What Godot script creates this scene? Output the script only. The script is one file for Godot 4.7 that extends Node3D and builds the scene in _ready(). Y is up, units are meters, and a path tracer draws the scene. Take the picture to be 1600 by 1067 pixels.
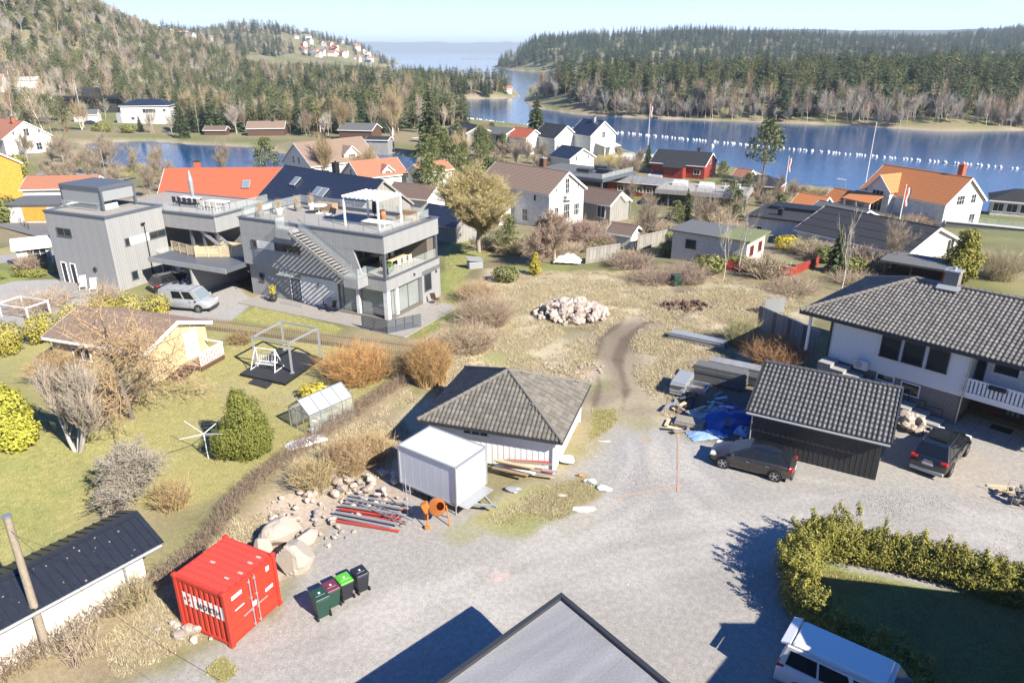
extends Node3D
# Aerial view of a fjord-side neighbourhood in early spring. Units are metres; the gravel yard is y = 0, the sea is y = -7.

const SEA := -7.0
var rng := RandomNumberGenerator.new()
var M := {}
var TX := {}
var taken := {}
var nz := FastNoiseLite.new()
var nz2 := FastNoiseLite.new()
var sea_poly := PackedVector2Array()
var pond_poly := PackedVector2Array()

# ---------------------------------------------------------------- mesh building
class B:
	var v := PackedVector3Array()
	var n := PackedVector3Array()
	var c := PackedColorArray()
	var uv := PackedVector2Array()
	var col := Color(1, 1, 1)
	var tf := Transform3D()

	func tri(a: Vector3, b: Vector3, d: Vector3) -> void:
		a = tf * a
		b = tf * b
		d = tf * d
		var m := (b - a).cross(d - a).normalized()
		v.append(a); v.append(d); v.append(b)
		n.append(m); n.append(m); n.append(m)
		c.append(col); c.append(col); c.append(col)

	func quad(a: Vector3, b: Vector3, d: Vector3, e: Vector3) -> void:
		tri(a, b, d)
		tri(a, d, e)

	func quv(a: Vector3, b: Vector3, d: Vector3, e: Vector3) -> void:
		quad(a, b, d, e)
		for t in [Vector2(0, 1), Vector2(1, 0), Vector2(1, 1), Vector2(0, 1), Vector2(0, 0), Vector2(1, 0)]:
			uv.append(t)

	func trin(a: Vector3, b: Vector3, d: Vector3, na: Vector3, nb: Vector3, nd: Vector3) -> void:
		v.append(tf * a); v.append(tf * d); v.append(tf * b)
		n.append((tf.basis * na).normalized()); n.append((tf.basis * nd).normalized()); n.append((tf.basis * nb).normalized())
		c.append(col); c.append(col); c.append(col)

	func hexa(p: Array) -> void:
		quad(p[3], p[2], p[1], p[0])
		quad(p[4], p[5], p[6], p[7])
		for i in 4:
			var j := (i + 1) % 4
			quad(p[i], p[j], p[j + 4], p[i + 4])

	func box(at: Vector3, s: Vector3, bs := Basis()) -> void:
		var h := s * 0.5
		var p := []
		for y in [-1.0, 1.0]:
			for k in [[-1, 1], [1, 1], [1, -1], [-1, -1]]:
				p.append(at + bs * Vector3(h.x * k[0], h.y * y, h.z * k[1]))
		hexa(p)

	func bev(at: Vector3, s: Vector3, r: float, bs := Basis()) -> void:
		var h := s * 0.5
		var rings := []
		for k in [[-h.y, 0.0], [h.y - r, 0.0], [h.y, r]]:
			var ring := []
			var hx: float = h.x - k[1]
			var hz: float = h.z - k[1]
			for q in [[-hx, hz - r], [-hx + r, hz], [hx - r, hz], [hx, hz - r], [hx, -hz + r], [hx - r, -hz], [-hx + r, -hz], [-hx, -hz + r]]:
				ring.append(at + bs * Vector3(q[0], k[0], q[1]))
			rings.append(ring)
		for i in 2:
			for j in 8:
				var k2 := (j + 1) % 8
				quad(rings[i][j], rings[i][k2], rings[i + 1][k2], rings[i + 1][j])
		for j in range(1, 7):
			tri(rings[2][0], rings[2][j], rings[2][j + 1])
			tri(rings[0][0], rings[0][j + 1], rings[0][j])

	func beam(p: Vector3, q: Vector3, w: float, h: float, up := Vector3.UP) -> void:
		var d := q - p
		var l := d.length()
		if l < 0.0001:
			return
		var x := d / l
		if absf(x.dot(up)) > 0.98:
			up = Vector3(0, 0, 1)
		var z := x.cross(up).normalized()
		var y := z.cross(x).normalized()
		box((p + q) * 0.5, Vector3(l, h, w), Basis(x, y, z))

	func tube(p: Vector3, q: Vector3, r0: float, r1: float, k := 6, cap := true) -> void:
		var d := q - p
		if d.length() < 0.0001:
			return
		var x := d.normalized()
		var u := x.cross(Vector3(0, 0, 1) if absf(x.z) < 0.9 else Vector3(1, 0, 0)).normalized()
		var w := x.cross(u)
		for i in k:
			var a0 := TAU * i / k
			var a1 := TAU * (i + 1) / k
			var n0 := u * cos(a0) + w * sin(a0)
			var n1 := u * cos(a1) + w * sin(a1)
			trin(p + n0 * r0, p + n1 * r0, q + n1 * r1, n0, n1, n1)
			trin(p + n0 * r0, q + n1 * r1, q + n0 * r1, n0, n1, n0)
			if cap:
				tri(q, q + n0 * r1, q + n1 * r1)
				tri(p, p + n1 * r0, p + n0 * r0)

	func lathe(at: Vector3, pts: Array, k := 12, ax := Vector3.UP) -> void:
		var u := ax.cross(Vector3(0, 0, 1) if absf(ax.z) < 0.9 else Vector3(1, 0, 0)).normalized()
		var w := ax.cross(u)
		for i in pts.size() - 1:
			var r0: float = pts[i][0]
			var r1: float = pts[i + 1][0]
			var y0: float = pts[i][1]
			var y1: float = pts[i + 1][1]
			var sl := Vector2(y1 - y0, -(r1 - r0)).normalized()
			for j in k:
				var a0 := TAU * j / k
				var a1 := TAU * (j + 1) / k
				var d0 := u * cos(a0) + w * sin(a0)
				var d1 := u * cos(a1) + w * sin(a1)
				var n0 := d0 * sl.x + ax * sl.y
				var n1 := d1 * sl.x + ax * sl.y
				if r0 > 0.0:
					trin(at + d0 * r0 + ax * y0, at + d1 * r0 + ax * y0, at + d1 * r1 + ax * y1, n0, n1, n1)
				if r1 > 0.0:
					trin(at + d0 * r0 + ax * y0, at + d1 * r1 + ax * y1, at + d0 * r1 + ax * y1, n0, n1, n0)

	func fan(pts: Array, up: Vector3) -> void:
		for i in range(1, pts.size() - 1):
			var m: Vector3 = (pts[i] - pts[0]).cross(pts[i + 1] - pts[0])
			if m.dot(up) >= 0.0:
				tri(pts[0], pts[i], pts[i + 1])
			else:
				tri(pts[0], pts[i + 1], pts[i])

	func slab(pts: Array, t: float, up := Vector3.UP) -> void:
		fan(pts, up)
		var low := []
		for p in pts:
			low.append(p - up * t)
		fan(low, -up)
		var mid := Vector3.ZERO
		for p in pts:
			mid += p / pts.size()
		for i in pts.size():
			var j := (i + 1) % pts.size()
			var m: Vector3 = (pts[j] - pts[i]).cross(-up)
			if m.dot((pts[i] + pts[j]) * 0.5 - mid) >= 0.0:
				quad(pts[i], low[i], low[j], pts[j])
			else:
				quad(pts[j], low[j], low[i], pts[i])

	func mesh() -> ArrayMesh:
		var a := []
		a.resize(Mesh.ARRAY_MAX)
		a[Mesh.ARRAY_VERTEX] = v
		a[Mesh.ARRAY_NORMAL] = n
		a[Mesh.ARRAY_COLOR] = c
		if uv.size() == v.size():
			a[Mesh.ARRAY_TEX_UV] = uv
		var m := ArrayMesh.new()
		if v.size():
			m.add_surface_from_arrays(Mesh.PRIMITIVE_TRIANGLES, a)
		return m

	func smooth() -> ArrayMesh:
		var st := SurfaceTool.new()
		st.begin(Mesh.PRIMITIVE_TRIANGLES)
		st.set_smooth_group(0)
		for i in v.size():
			st.set_color(c[i])
			st.add_vertex(v[i])
		st.generate_normals()
		return st.commit()

func obj(parent: Node, called: String, m: Mesh, mt: Material) -> MeshInstance3D:
	var o := MeshInstance3D.new()
	o.name = called
	o.mesh = m
	o.material_override = mt
	parent.add_child(o, true)
	return o

func numbered(called: String) -> String:
	var k: int = taken.get(called, 0)
	taken[called] = k + 1
	return called if k == 0 else "%s_%03d" % [called, k]

func tag(o: Node, label: String, category := "", group := "", kind := "") -> Node:
	if label: o.set_meta("label", label)
	if category: o.set_meta("category", category)
	if group: o.set_meta("group", group)
	if kind: o.set_meta("kind", kind)
	return o

func thing(called: String, label: String, category: String, at := Vector3.ZERO, yaw := 0.0, group := "") -> Node3D:
	var o := Node3D.new()
	o.name = numbered(called)
	add_child(o)
	o.position = at
	o.rotation.y = deg_to_rad(yaw)
	tag(o, label, category, group)
	return o

func one(called: String, b: B, mt: Material, label: String, category: String, at := Vector3.ZERO, yaw := 0.0, group := "") -> MeshInstance3D:
	var o := obj(self, numbered(called), b.mesh(), mt)
	o.position = at
	o.rotation.y = deg_to_rad(yaw)
	tag(o, label, category, group)
	return o

func copy(o: Node3D, label := "", at := Vector3.ZERO, yaw := 0.0, sc := Vector3.ONE) -> Node3D:
	var r: Node3D = o.duplicate()
	var nm := str(o.name)
	if nm.length() > 4 and nm[nm.length() - 4] == "_" and nm.right(3).is_valid_int():
		nm = nm.left(nm.length() - 4)
	r.name = numbered(nm)
	add_child(r)
	r.position = at
	r.rotation = Vector3(0, deg_to_rad(yaw), 0)
	r.scale = sc
	if label: r.set_meta("label", label)
	return r

func multi(parent: Node, called: String, m: Mesh, mt: Material, tfs: Array, cols := []) -> MultiMeshInstance3D:
	var mm := MultiMesh.new()
	mm.transform_format = MultiMesh.TRANSFORM_3D
	mm.use_colors = cols.size() > 0
	mm.mesh = m
	mm.instance_count = tfs.size()
	for i in tfs.size():
		mm.set_instance_transform(i, tfs[i])
		if cols.size():
			mm.set_instance_color(i, cols[i])
	var o := MultiMeshInstance3D.new()
	o.name = called
	o.multimesh = mm
	o.material_override = mt
	parent.add_child(o, true)
	o.set_meta("kind", "stuff")
	return o

func rr(a: float, b: float) -> float:
	return rng.randf_range(a, b)

# ---------------------------------------------------------------- textures and materials
func grey_tex(called: String, size: int, freq: float, lo: float, hi: float, oct := 3, sx := 1, sy := 1, sd := 1, contrast := 1.0) -> void:
	var f := FastNoiseLite.new()
	f.seed = sd
	f.noise_type = FastNoiseLite.TYPE_SIMPLEX_SMOOTH
	f.frequency = freq
	f.fractal_octaves = oct
	var im := f.get_seamless_image(size / sx, size / sy)
	im.convert(Image.FORMAT_RGB8)
	if sx > 1 or sy > 1:
		im.resize(size, size, Image.INTERPOLATE_CUBIC)
	var d := im.get_data()
	for i in d.size():
		var t := clampf((d[i] / 255.0 - 0.5) * contrast + 0.5, 0.0, 1.0)
		d[i] = int(255.0 * pow(lo + (hi - lo) * t, 0.4545))
	TX[called] = ImageTexture.create_from_image(Image.create_from_data(size, size, false, Image.FORMAT_RGB8, d))

func make_textures() -> void:
	grey_tex("fine", 256, 0.09, 0.82, 1.0, 3, 1, 1, 3, 1.4)
	grey_tex("blot", 256, 0.02, 0.80, 1.0, 4, 1, 1, 5, 1.5)
	grey_tex("wood", 256, 0.05, 0.80, 1.0, 3, 1, 8, 7, 1.5)
	grey_tex("grain", 512, 0.32, 0.7, 1.0, 2, 1, 1, 9, 1.7)
	grey_tex("grit", 512, 0.45, 0.55, 1.0, 1, 1, 1, 15, 2.2)
	grey_tex("dirty", 512, 0.03, 0.78, 1.0, 5, 1, 1, 11, 1.8)
	var im := Image.create(256, 256, false, Image.FORMAT_RGB8)
	var bh := Image.create(256, 256, false, Image.FORMAT_RGB8)
	rng.seed = 21
	for k in 16:
		var t := rr(0.88, 1.0)
		im.fill_rect(Rect2i(k * 16, 0, 16, 256), Color(t, t, t))
		im.fill_rect(Rect2i(k * 16, 0, 2, 256), Color(t * 0.72, t * 0.72, t * 0.72))
		bh.fill_rect(Rect2i(k * 16, 0, 16, 256), Color.WHITE)
		bh.fill_rect(Rect2i(k * 16, 0, 3, 256), Color(0.2, 0.2, 0.2))
	TX.boards = ImageTexture.create_from_image(im)
	TX.boards_h = ImageTexture.create_from_image(bh)
	var f := FastNoiseLite.new()
	f.seed = 4
	f.frequency = 0.03
	f.fractal_octaves = 4
	var w := f.get_seamless_image(512, 512)
	w.convert(Image.FORMAT_RGB8)
	w.bump_map_to_normal_map(6.0)
	TX.ripple = ImageTexture.create_from_image(w)

func mk(key: String, r: float, g: float, b: float, rough := 0.8, tex := "", ts := 1.0, tex2 := "", ts2 := 0.2, world := false) -> StandardMaterial3D:
	var m := StandardMaterial3D.new()
	m.resource_name = key
	m.albedo_color = Color(r, g, b).linear_to_srgb()
	m.roughness = rough
	if tex:
		m.albedo_texture = TX[tex]
		m.uv1_triplanar = true
		m.uv1_world_triplanar = world
		m.uv1_scale = Vector3.ONE * ts
	if tex2:
		m.detail_enabled = true
		m.detail_blend_mode = BaseMaterial3D.BLEND_MODE_MUL
		m.detail_albedo = TX[tex2]
		m.detail_uv_layer = BaseMaterial3D.DETAIL_UV_2
		m.uv2_triplanar = true
		m.uv2_world_triplanar = world
		m.uv2_scale = Vector3.ONE * ts2
	M[key] = m
	return m

func relief(key: String, tex: String, depth_cm: float) -> void:
	var m: StandardMaterial3D = M[key]
	m.heightmap_enabled = true
	m.heightmap_texture = TX[tex]
	m.heightmap_scale = depth_cm

func vc(key: String, rough := 0.9, tex := "", ts := 1.0, back := 0.0) -> StandardMaterial3D:
	var m := mk(key, 1, 1, 1, rough, tex, ts, "", 1.0, true)
	m.vertex_color_use_as_albedo = true
	if back > 0.0:
		m.backlight_enabled = true
		m.backlight = Color(back, back, back * 0.6)
	return m

func glass(key: String, r: float, g: float, b: float, a: float) -> void:
	var m := mk(key, r, g, b, 0.03)
	m.albedo_color.a = a
	m.transparency = BaseMaterial3D.TRANSPARENCY_ALPHA

func make_materials() -> void:
	mk("white", 0.78, 0.78, 0.77, 0.6, "blot", 0.23, "fine", 1.5)
	mk("white_trim", 0.80, 0.80, 0.80, 0.5)
	mk("off_white", 0.74, 0.71, 0.64, 0.7, "dirty", 0.2, "fine", 1.4)
	mk("white_board", 0.82, 0.83, 0.84, 0.6, "fine", 0.8)
	mk("grey_clad", 0.39, 0.395, 0.405, 0.75, "boards", 0.9, "fine", 0.3)
	relief("grey_clad", "boards_h", 1.2)
	mk("grey_wood", 0.36, 0.35, 0.335, 0.8, "boards", 0.42, "wood", 0.4)
	relief("grey_wood", "boards_h", 1.0)
	mk("yellow_clad", 0.70, 0.58, 0.34, 0.75, "wood", 0.6, "dirty", 0.2)
	mk("orange_paint", 0.64, 0.31, 0.05, 0.6, "blot", 0.3)
	mk("red_paint", 0.34, 0.045, 0.03, 0.6, "boards", 0.4, "blot", 0.2)
	mk("brown_wood", 0.12, 0.065, 0.045, 0.75, "wood", 0.7, "dirty", 0.5)
	mk("tan_wood", 0.38, 0.27, 0.17, 0.8, "wood", 0.8, "dirty", 0.4)
	mk("pale_wood", 0.62, 0.50, 0.32, 0.75, "wood", 0.8)
	mk("old_wood", 0.30, 0.27, 0.235, 0.9, "wood", 0.9, "dirty", 0.4)
	mk("deck_black", 0.035, 0.036, 0.04, 0.7, "wood", 0.8, "dirty", 0.3)
	mk("black", 0.012, 0.012, 0.014, 0.5, "fine", 2.0)
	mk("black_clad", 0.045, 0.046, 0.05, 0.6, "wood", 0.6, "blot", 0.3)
	mk("dark_trim", 0.035, 0.038, 0.045, 0.5, "fine", 1.0)
	mk("slate", 0.10, 0.115, 0.14, 0.45, "fine", 0.8)
	mk("steel", 0.50, 0.52, 0.54, 0.35, "fine", 1.2).metallic = 0.7
	mk("galv", 0.42, 0.44, 0.46, 0.5, "dirty", 0.8).metallic = 0.4
	mk("alu_white", 0.66, 0.69, 0.73, 0.4, "fine", 1.0)
	mk("roof_brown", 0.30, 0.215, 0.165, 0.85, "dirty", 0.35, "grain", 1.2)
	mk("roof_brown_dark", 0.20, 0.14, 0.115, 0.85, "dirty", 0.35, "grain", 1.2)
	mk("roof_red", 0.50, 0.13, 0.065, 0.75, "dirty", 0.3, "grain", 1.2)
	mk("roof_orange", 0.62, 0.24, 0.085, 0.75, "dirty", 0.3, "grain", 1.2)
	mk("roof_coral", 0.46, 0.20, 0.12, 0.8, "dirty", 0.3, "grain", 1.2)
	mk("roof_blue", 0.022, 0.03, 0.055, 0.42, "dirty", 0.3)
	mk("roof_black", 0.035, 0.037, 0.042, 0.75, "dirty", 0.2, "grain", 0.8)
	mk("roof_grey", 0.15, 0.155, 0.16, 0.8, "dirty", 0.25, "grain", 0.9)
	mk("roof_felt", 0.29, 0.295, 0.31, 0.6, "fine", 0.4, "wood", 0.1)
	mk("roof_green", 0.20, 0.23, 0.11, 0.9, "dirty", 0.5, "grain", 0.9)
	mk("roof_light", 0.58, 0.60, 0.62, 0.6, "dirty", 0.3)
	mk("sheet_black", 0.022, 0.026, 0.036, 0.38, "dirty", 0.3)
	for k in 3:
		var t: float = [0.85, 1.0, 1.18][k]
		mk("tile_dark%d" % k, 0.085 * t, 0.087 * t, 0.094 * t, 0.55, "fine", 1.1, "dirty", 0.4)
		mk("tile_old%d" % k, 0.27 * t, 0.25 * t, 0.225 * t, 0.9, "dirty", 1.3, "grit", 1.4)
		mk("tile_moss%d" % k, 0.205 * t, 0.19 * t, 0.17 * t, 0.95, "dirty", 0.9, "grit", 1.6)
	mk("concrete", 0.40, 0.39, 0.375, 0.9, "dirty", 0.3, "grain", 0.9)
	mk("plaster", 0.30, 0.285, 0.265, 0.9, "dirty", 0.4, "grit", 1.0)
	mk("brick_red", 0.16, 0.07, 0.05, 0.9, "dirty", 0.8, "grain", 0.9)
	mk("paving", 0.37, 0.355, 0.335, 0.9, "dirty", 0.2, "grit", 0.9)
	mk("deck_grey", 0.36, 0.335, 0.31, 0.85, "wood", 0.5, "dirty", 0.3)
	mk("asphalt", 0.23, 0.225, 0.22, 0.92, "dirty", 0.12, "grit", 0.8)
	mk("asphalt_pale", 0.34, 0.335, 0.33, 0.92, "dirty", 0.12, "grit", 0.8)
	mk("container_red", 0.60, 0.050, 0.028, 0.5, "dirty", 0.35, "fine", 1.0)
	mk("container_roof", 0.62, 0.075, 0.05, 0.55, "dirty", 0.6, "fine", 1.0)
	mk("red_steel", 0.50, 0.065, 0.05, 0.55, "dirty", 1.2)
	mk("mixer_orange", 0.62, 0.20, 0.035, 0.5, "dirty", 2.0, "fine", 3.0)
	mk("bin_green", 0.018, 0.06, 0.045, 0.5, "dirty", 1.0)
	mk("bin_maroon", 0.15, 0.035, 0.06, 0.5, "dirty", 1.0)
	mk("bin_lime", 0.10, 0.45, 0.04, 0.45, "dirty", 1.0)
	mk("bin_black", 0.02, 0.024, 0.034, 0.45, "dirty", 1.0)
	mk("tarp", 0.012, 0.085, 0.38, 0.32, "dirty", 0.5)
	mk("tarp_pale", 0.25, 0.38, 0.62, 0.4, "dirty", 0.7)
	mk("plastic_sheet", 0.76, 0.77, 0.78, 0.3, "dirty", 0.6)
	mk("fabric_white", 0.78, 0.78, 0.76, 0.9, "fine", 2.0).backlight_enabled = true
	mk("stone_pink", 0.50, 0.41, 0.35, 0.95, "dirty", 0.6, "grit", 0.8)
	mk("stone_pink2", 0.42, 0.36, 0.325, 0.95, "dirty", 0.6, "grit", 0.8)
	mk("stone_pale", 0.56, 0.49, 0.42, 0.95, "dirty", 0.6, "grit", 0.8)
	mk("stone_grey", 0.30, 0.285, 0.27, 0.95, "dirty", 0.7, "grit", 0.8)
	mk("chip_pink", 0.62, 0.52, 0.46, 0.95, "dirty", 0.6, "grit", 0.8)
	mk("terracotta", 0.42, 0.19, 0.09, 0.8, "dirty", 2.0)
	mk("bark_grey", 0.22, 0.20, 0.18, 0.95, "wood", 1.5, "grit", 2.0)
	mk("bark_pale", 0.46, 0.43, 0.385, 0.95, "dirty", 1.2, "grit", 2.0)
	mk("bark_dark", 0.085, 0.065, 0.05, 0.95, "wood", 1.5, "grit", 2.0)
	mk("birch", 0.62, 0.59, 0.54, 0.85, "dirty", 1.6)
	mk("pole_wood", 0.34, 0.285, 0.22, 0.9, "wood", 0.7, "dirty", 0.5)
	mk("rubber", 0.012, 0.012, 0.013, 0.75)
	mk("alloy", 0.48, 0.49, 0.50, 0.3).metallic = 0.8
	mk("chrome", 0.65, 0.66, 0.68, 0.15).metallic = 1.0
	mk("car_glass", 0.010, 0.013, 0.017, 0.06)
	mk("pane", 0.022, 0.028, 0.034, 0.05)
	mk("pane_pale", 0.16, 0.20, 0.24, 0.06)
	mk("interior", 0.16, 0.14, 0.12, 0.9, "dirty", 0.5)
	mk("tail_red", 0.42, 0.012, 0.015, 0.2)
	mk("lamp_clear", 0.62, 0.64, 0.66, 0.12)
	mk("plate_white", 0.66, 0.68, 0.75, 0.4)
	mk("sign_white", 0.76, 0.76, 0.75, 0.6)
	mk("sign_black", 0.02, 0.02, 0.02, 0.6)
	mk("mark_orange", 0.52, 0.37, 0.28, 0.95, "grit", 1.0)
	mk("rope", 0.45, 0.43, 0.38, 0.9)
	for k in [["car_brown", 0.042, 0.034, 0.032], ["car_black", 0.010, 0.011, 0.013], ["car_white", 0.74, 0.74, 0.73], ["car_silver", 0.40, 0.42, 0.45], ["car_blue", 0.03, 0.05, 0.09]]:
		var m := mk(k[0], k[1], k[2], k[3], 0.38)
		m.metallic = 0.25 if k[0] != "car_white" else 0.0
		m.clearcoat_enabled = true
		m.clearcoat = 1.0
		m.clearcoat_roughness = 0.05
	glass("rail_glass", 0.80, 0.90, 0.88, 0.12)
	glass("poly_glass", 0.75, 0.80, 0.80, 0.35)
	glass("win_glass", 0.55, 0.62, 0.60, 0.25)
	vc("leaf", 0.7, "", 1.0, 0.25)
	vc("needle", 0.8)
	vc("twig", 0.9)
	vc("straw", 0.9, "", 1.0, 0.3)
	vc("stones", 0.95, "dirty", 0.7)
	vc("paint_vc", 0.7)

# ---------------------------------------------------------------- terrain
func seg_dist(p: Vector2, poly: PackedVector2Array) -> float:
	var best := 1e12
	var inside := false
	var k := poly.size()
	var j := k - 1
	for i in k:
		var a := poly[i]
		var b := poly[j]
		var e := b - a
		var w := p - a
		var t := clampf(w.dot(e) / maxf(e.length_squared(), 1e-9), 0.0, 1.0)
		best = minf(best, (w - e * t).length_squared())
		if (a.y > p.y) != (b.y > p.y) and p.x < (b.x - a.x) * (p.y - a.y) / (b.y - a.y) + a.x:
			inside = not inside
		j = i
	return -sqrt(best) if inside else sqrt(best)

func slope_base(z: float) -> float:
	var d := -z
	if d < 72.0: return 0.0
	if d < 108.0: return -3.5 * (d - 72.0) / 36.0
	if d < 160.0: return -3.5 - 2.3 * (d - 108.0) / 52.0
	return -5.8

func hill(x: float, z: float, cx: float, cz: float, sx: float, sz: float, h: float) -> float:
	var a := (x - cx) / sx
	var b := (z - cz) / sz
	return h * exp(-0.5 * (a * a + b * b))

func shore(x: float, z: float) -> float:
	if z > -96.0:
		return 1000.0
	var d := seg_dist(Vector2(x, z), sea_poly)
	if z > -330.0 and x < 60.0:
		d = minf(d, seg_dist(Vector2(x, z), pond_poly))
	return d

func ground_d(x: float, z: float, d: float) -> float:
	var h := slope_base(z)
	if z < -96.0 or absf(x) > 64.0:
		var far := smoothstep(180.0, 330.0, Vector2(x, z).length())
		h += far * (hill(x, z, -485, -560, 118, 165, 112) + hill(x, z, -480, -980, 110, 170, 34) + hill(x, z, -490, -1420, 95, 220, 52) + hill(x, z, -350, -1500, 60, 150, 12))
		h += far * (hill(x, z, 330, -1560, 420, 330, 52) + hill(x, z, 1350, -1700, 300, 500, 72) + hill(x, z, 300, -430, 190, 90, 15) + hill(x, z, -250, -700, 100, 160, 5))
		h += far * (nz.get_noise_2d(x * 0.35, z * 0.35) * 7.0 + nz.get_noise_2d(x * 1.7, z * 1.7) * 1.5)
		h += (1.0 - far) * nz.get_noise_2d(x * 1.7, z * 1.7) * 0.35 * smoothstep(96.0, 110.0, maxf(-z, absf(x) + 32.0))
	if d < 0.0:
		return SEA - 0.25 - minf(-d * 0.3, 4.0)
	if d < 400.0:
		h = minf(maxf(h, SEA + 0.5), SEA + 0.15 + d * 0.22 + d * d * 0.004)
	return h

func ground(x: float, z: float) -> float:
	return ground_d(x, z, shore(x, z))

func at_ground(x: float, z: float) -> Vector3:
	return Vector3(x, ground(x, z), z)

const NEAR := Rect2(-62, -100, 128, 120)

func zone(im: Array, w: int, hgt: int, pts: Array, color: Color, feather: float, vary := 0.5, strength := 1.0) -> void:
	var poly := PackedVector2Array()
	var lo := Vector2(1e9, 1e9)
	var hi := -lo
	for p in pts:
		var q := Vector2(p.x, p.z)
		poly.append(q)
		lo = lo.min(q)
		hi = hi.max(q)
	var cell := Vector2(NEAR.size.x / w, NEAR.size.y / hgt)
	var i0 := maxi(0, int((lo.x - feather - 1.0 - NEAR.position.x) / cell.x))
	var i1 := mini(w - 1, int((hi.x + feather + 1.0 - NEAR.position.x) / cell.x))
	var j0 := maxi(0, int((lo.y - feather - 1.0 - NEAR.position.y) / cell.y))
	var j1 := mini(hgt - 1, int((hi.y + feather + 1.0 - NEAR.position.y) / cell.y))
	var buf: PackedColorArray = im[0]
	for j in range(j0, j1 + 1):
		var z := NEAR.position.y + (j + 0.5) * cell.y
		for i in range(i0, i1 + 1):
			var x := NEAR.position.x + (i + 0.5) * cell.x
			var s := seg_dist(Vector2(x, z), poly)
			if s > feather * 1.6:
				continue
			s += nz2.get_noise_2d(x * 2.2, z * 2.2) * feather * 1.1
			var t := smoothstep(feather * 0.5, -feather * 0.5, s) * strength
			if t <= 0.0:
				continue
			var m := 1.0 + vary * (nz.get_noise_2d(x * 7.0 + 50.0, z * 7.0) * 0.7 + nz2.get_noise_2d(x * 1.2, z * 1.2 + 80.0) * 0.5)
			buf[j * w + i] = buf[j * w + i].lerp(Color(color.r * m, color.g * m, color.b * m), t)
	im[0] = buf

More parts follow.
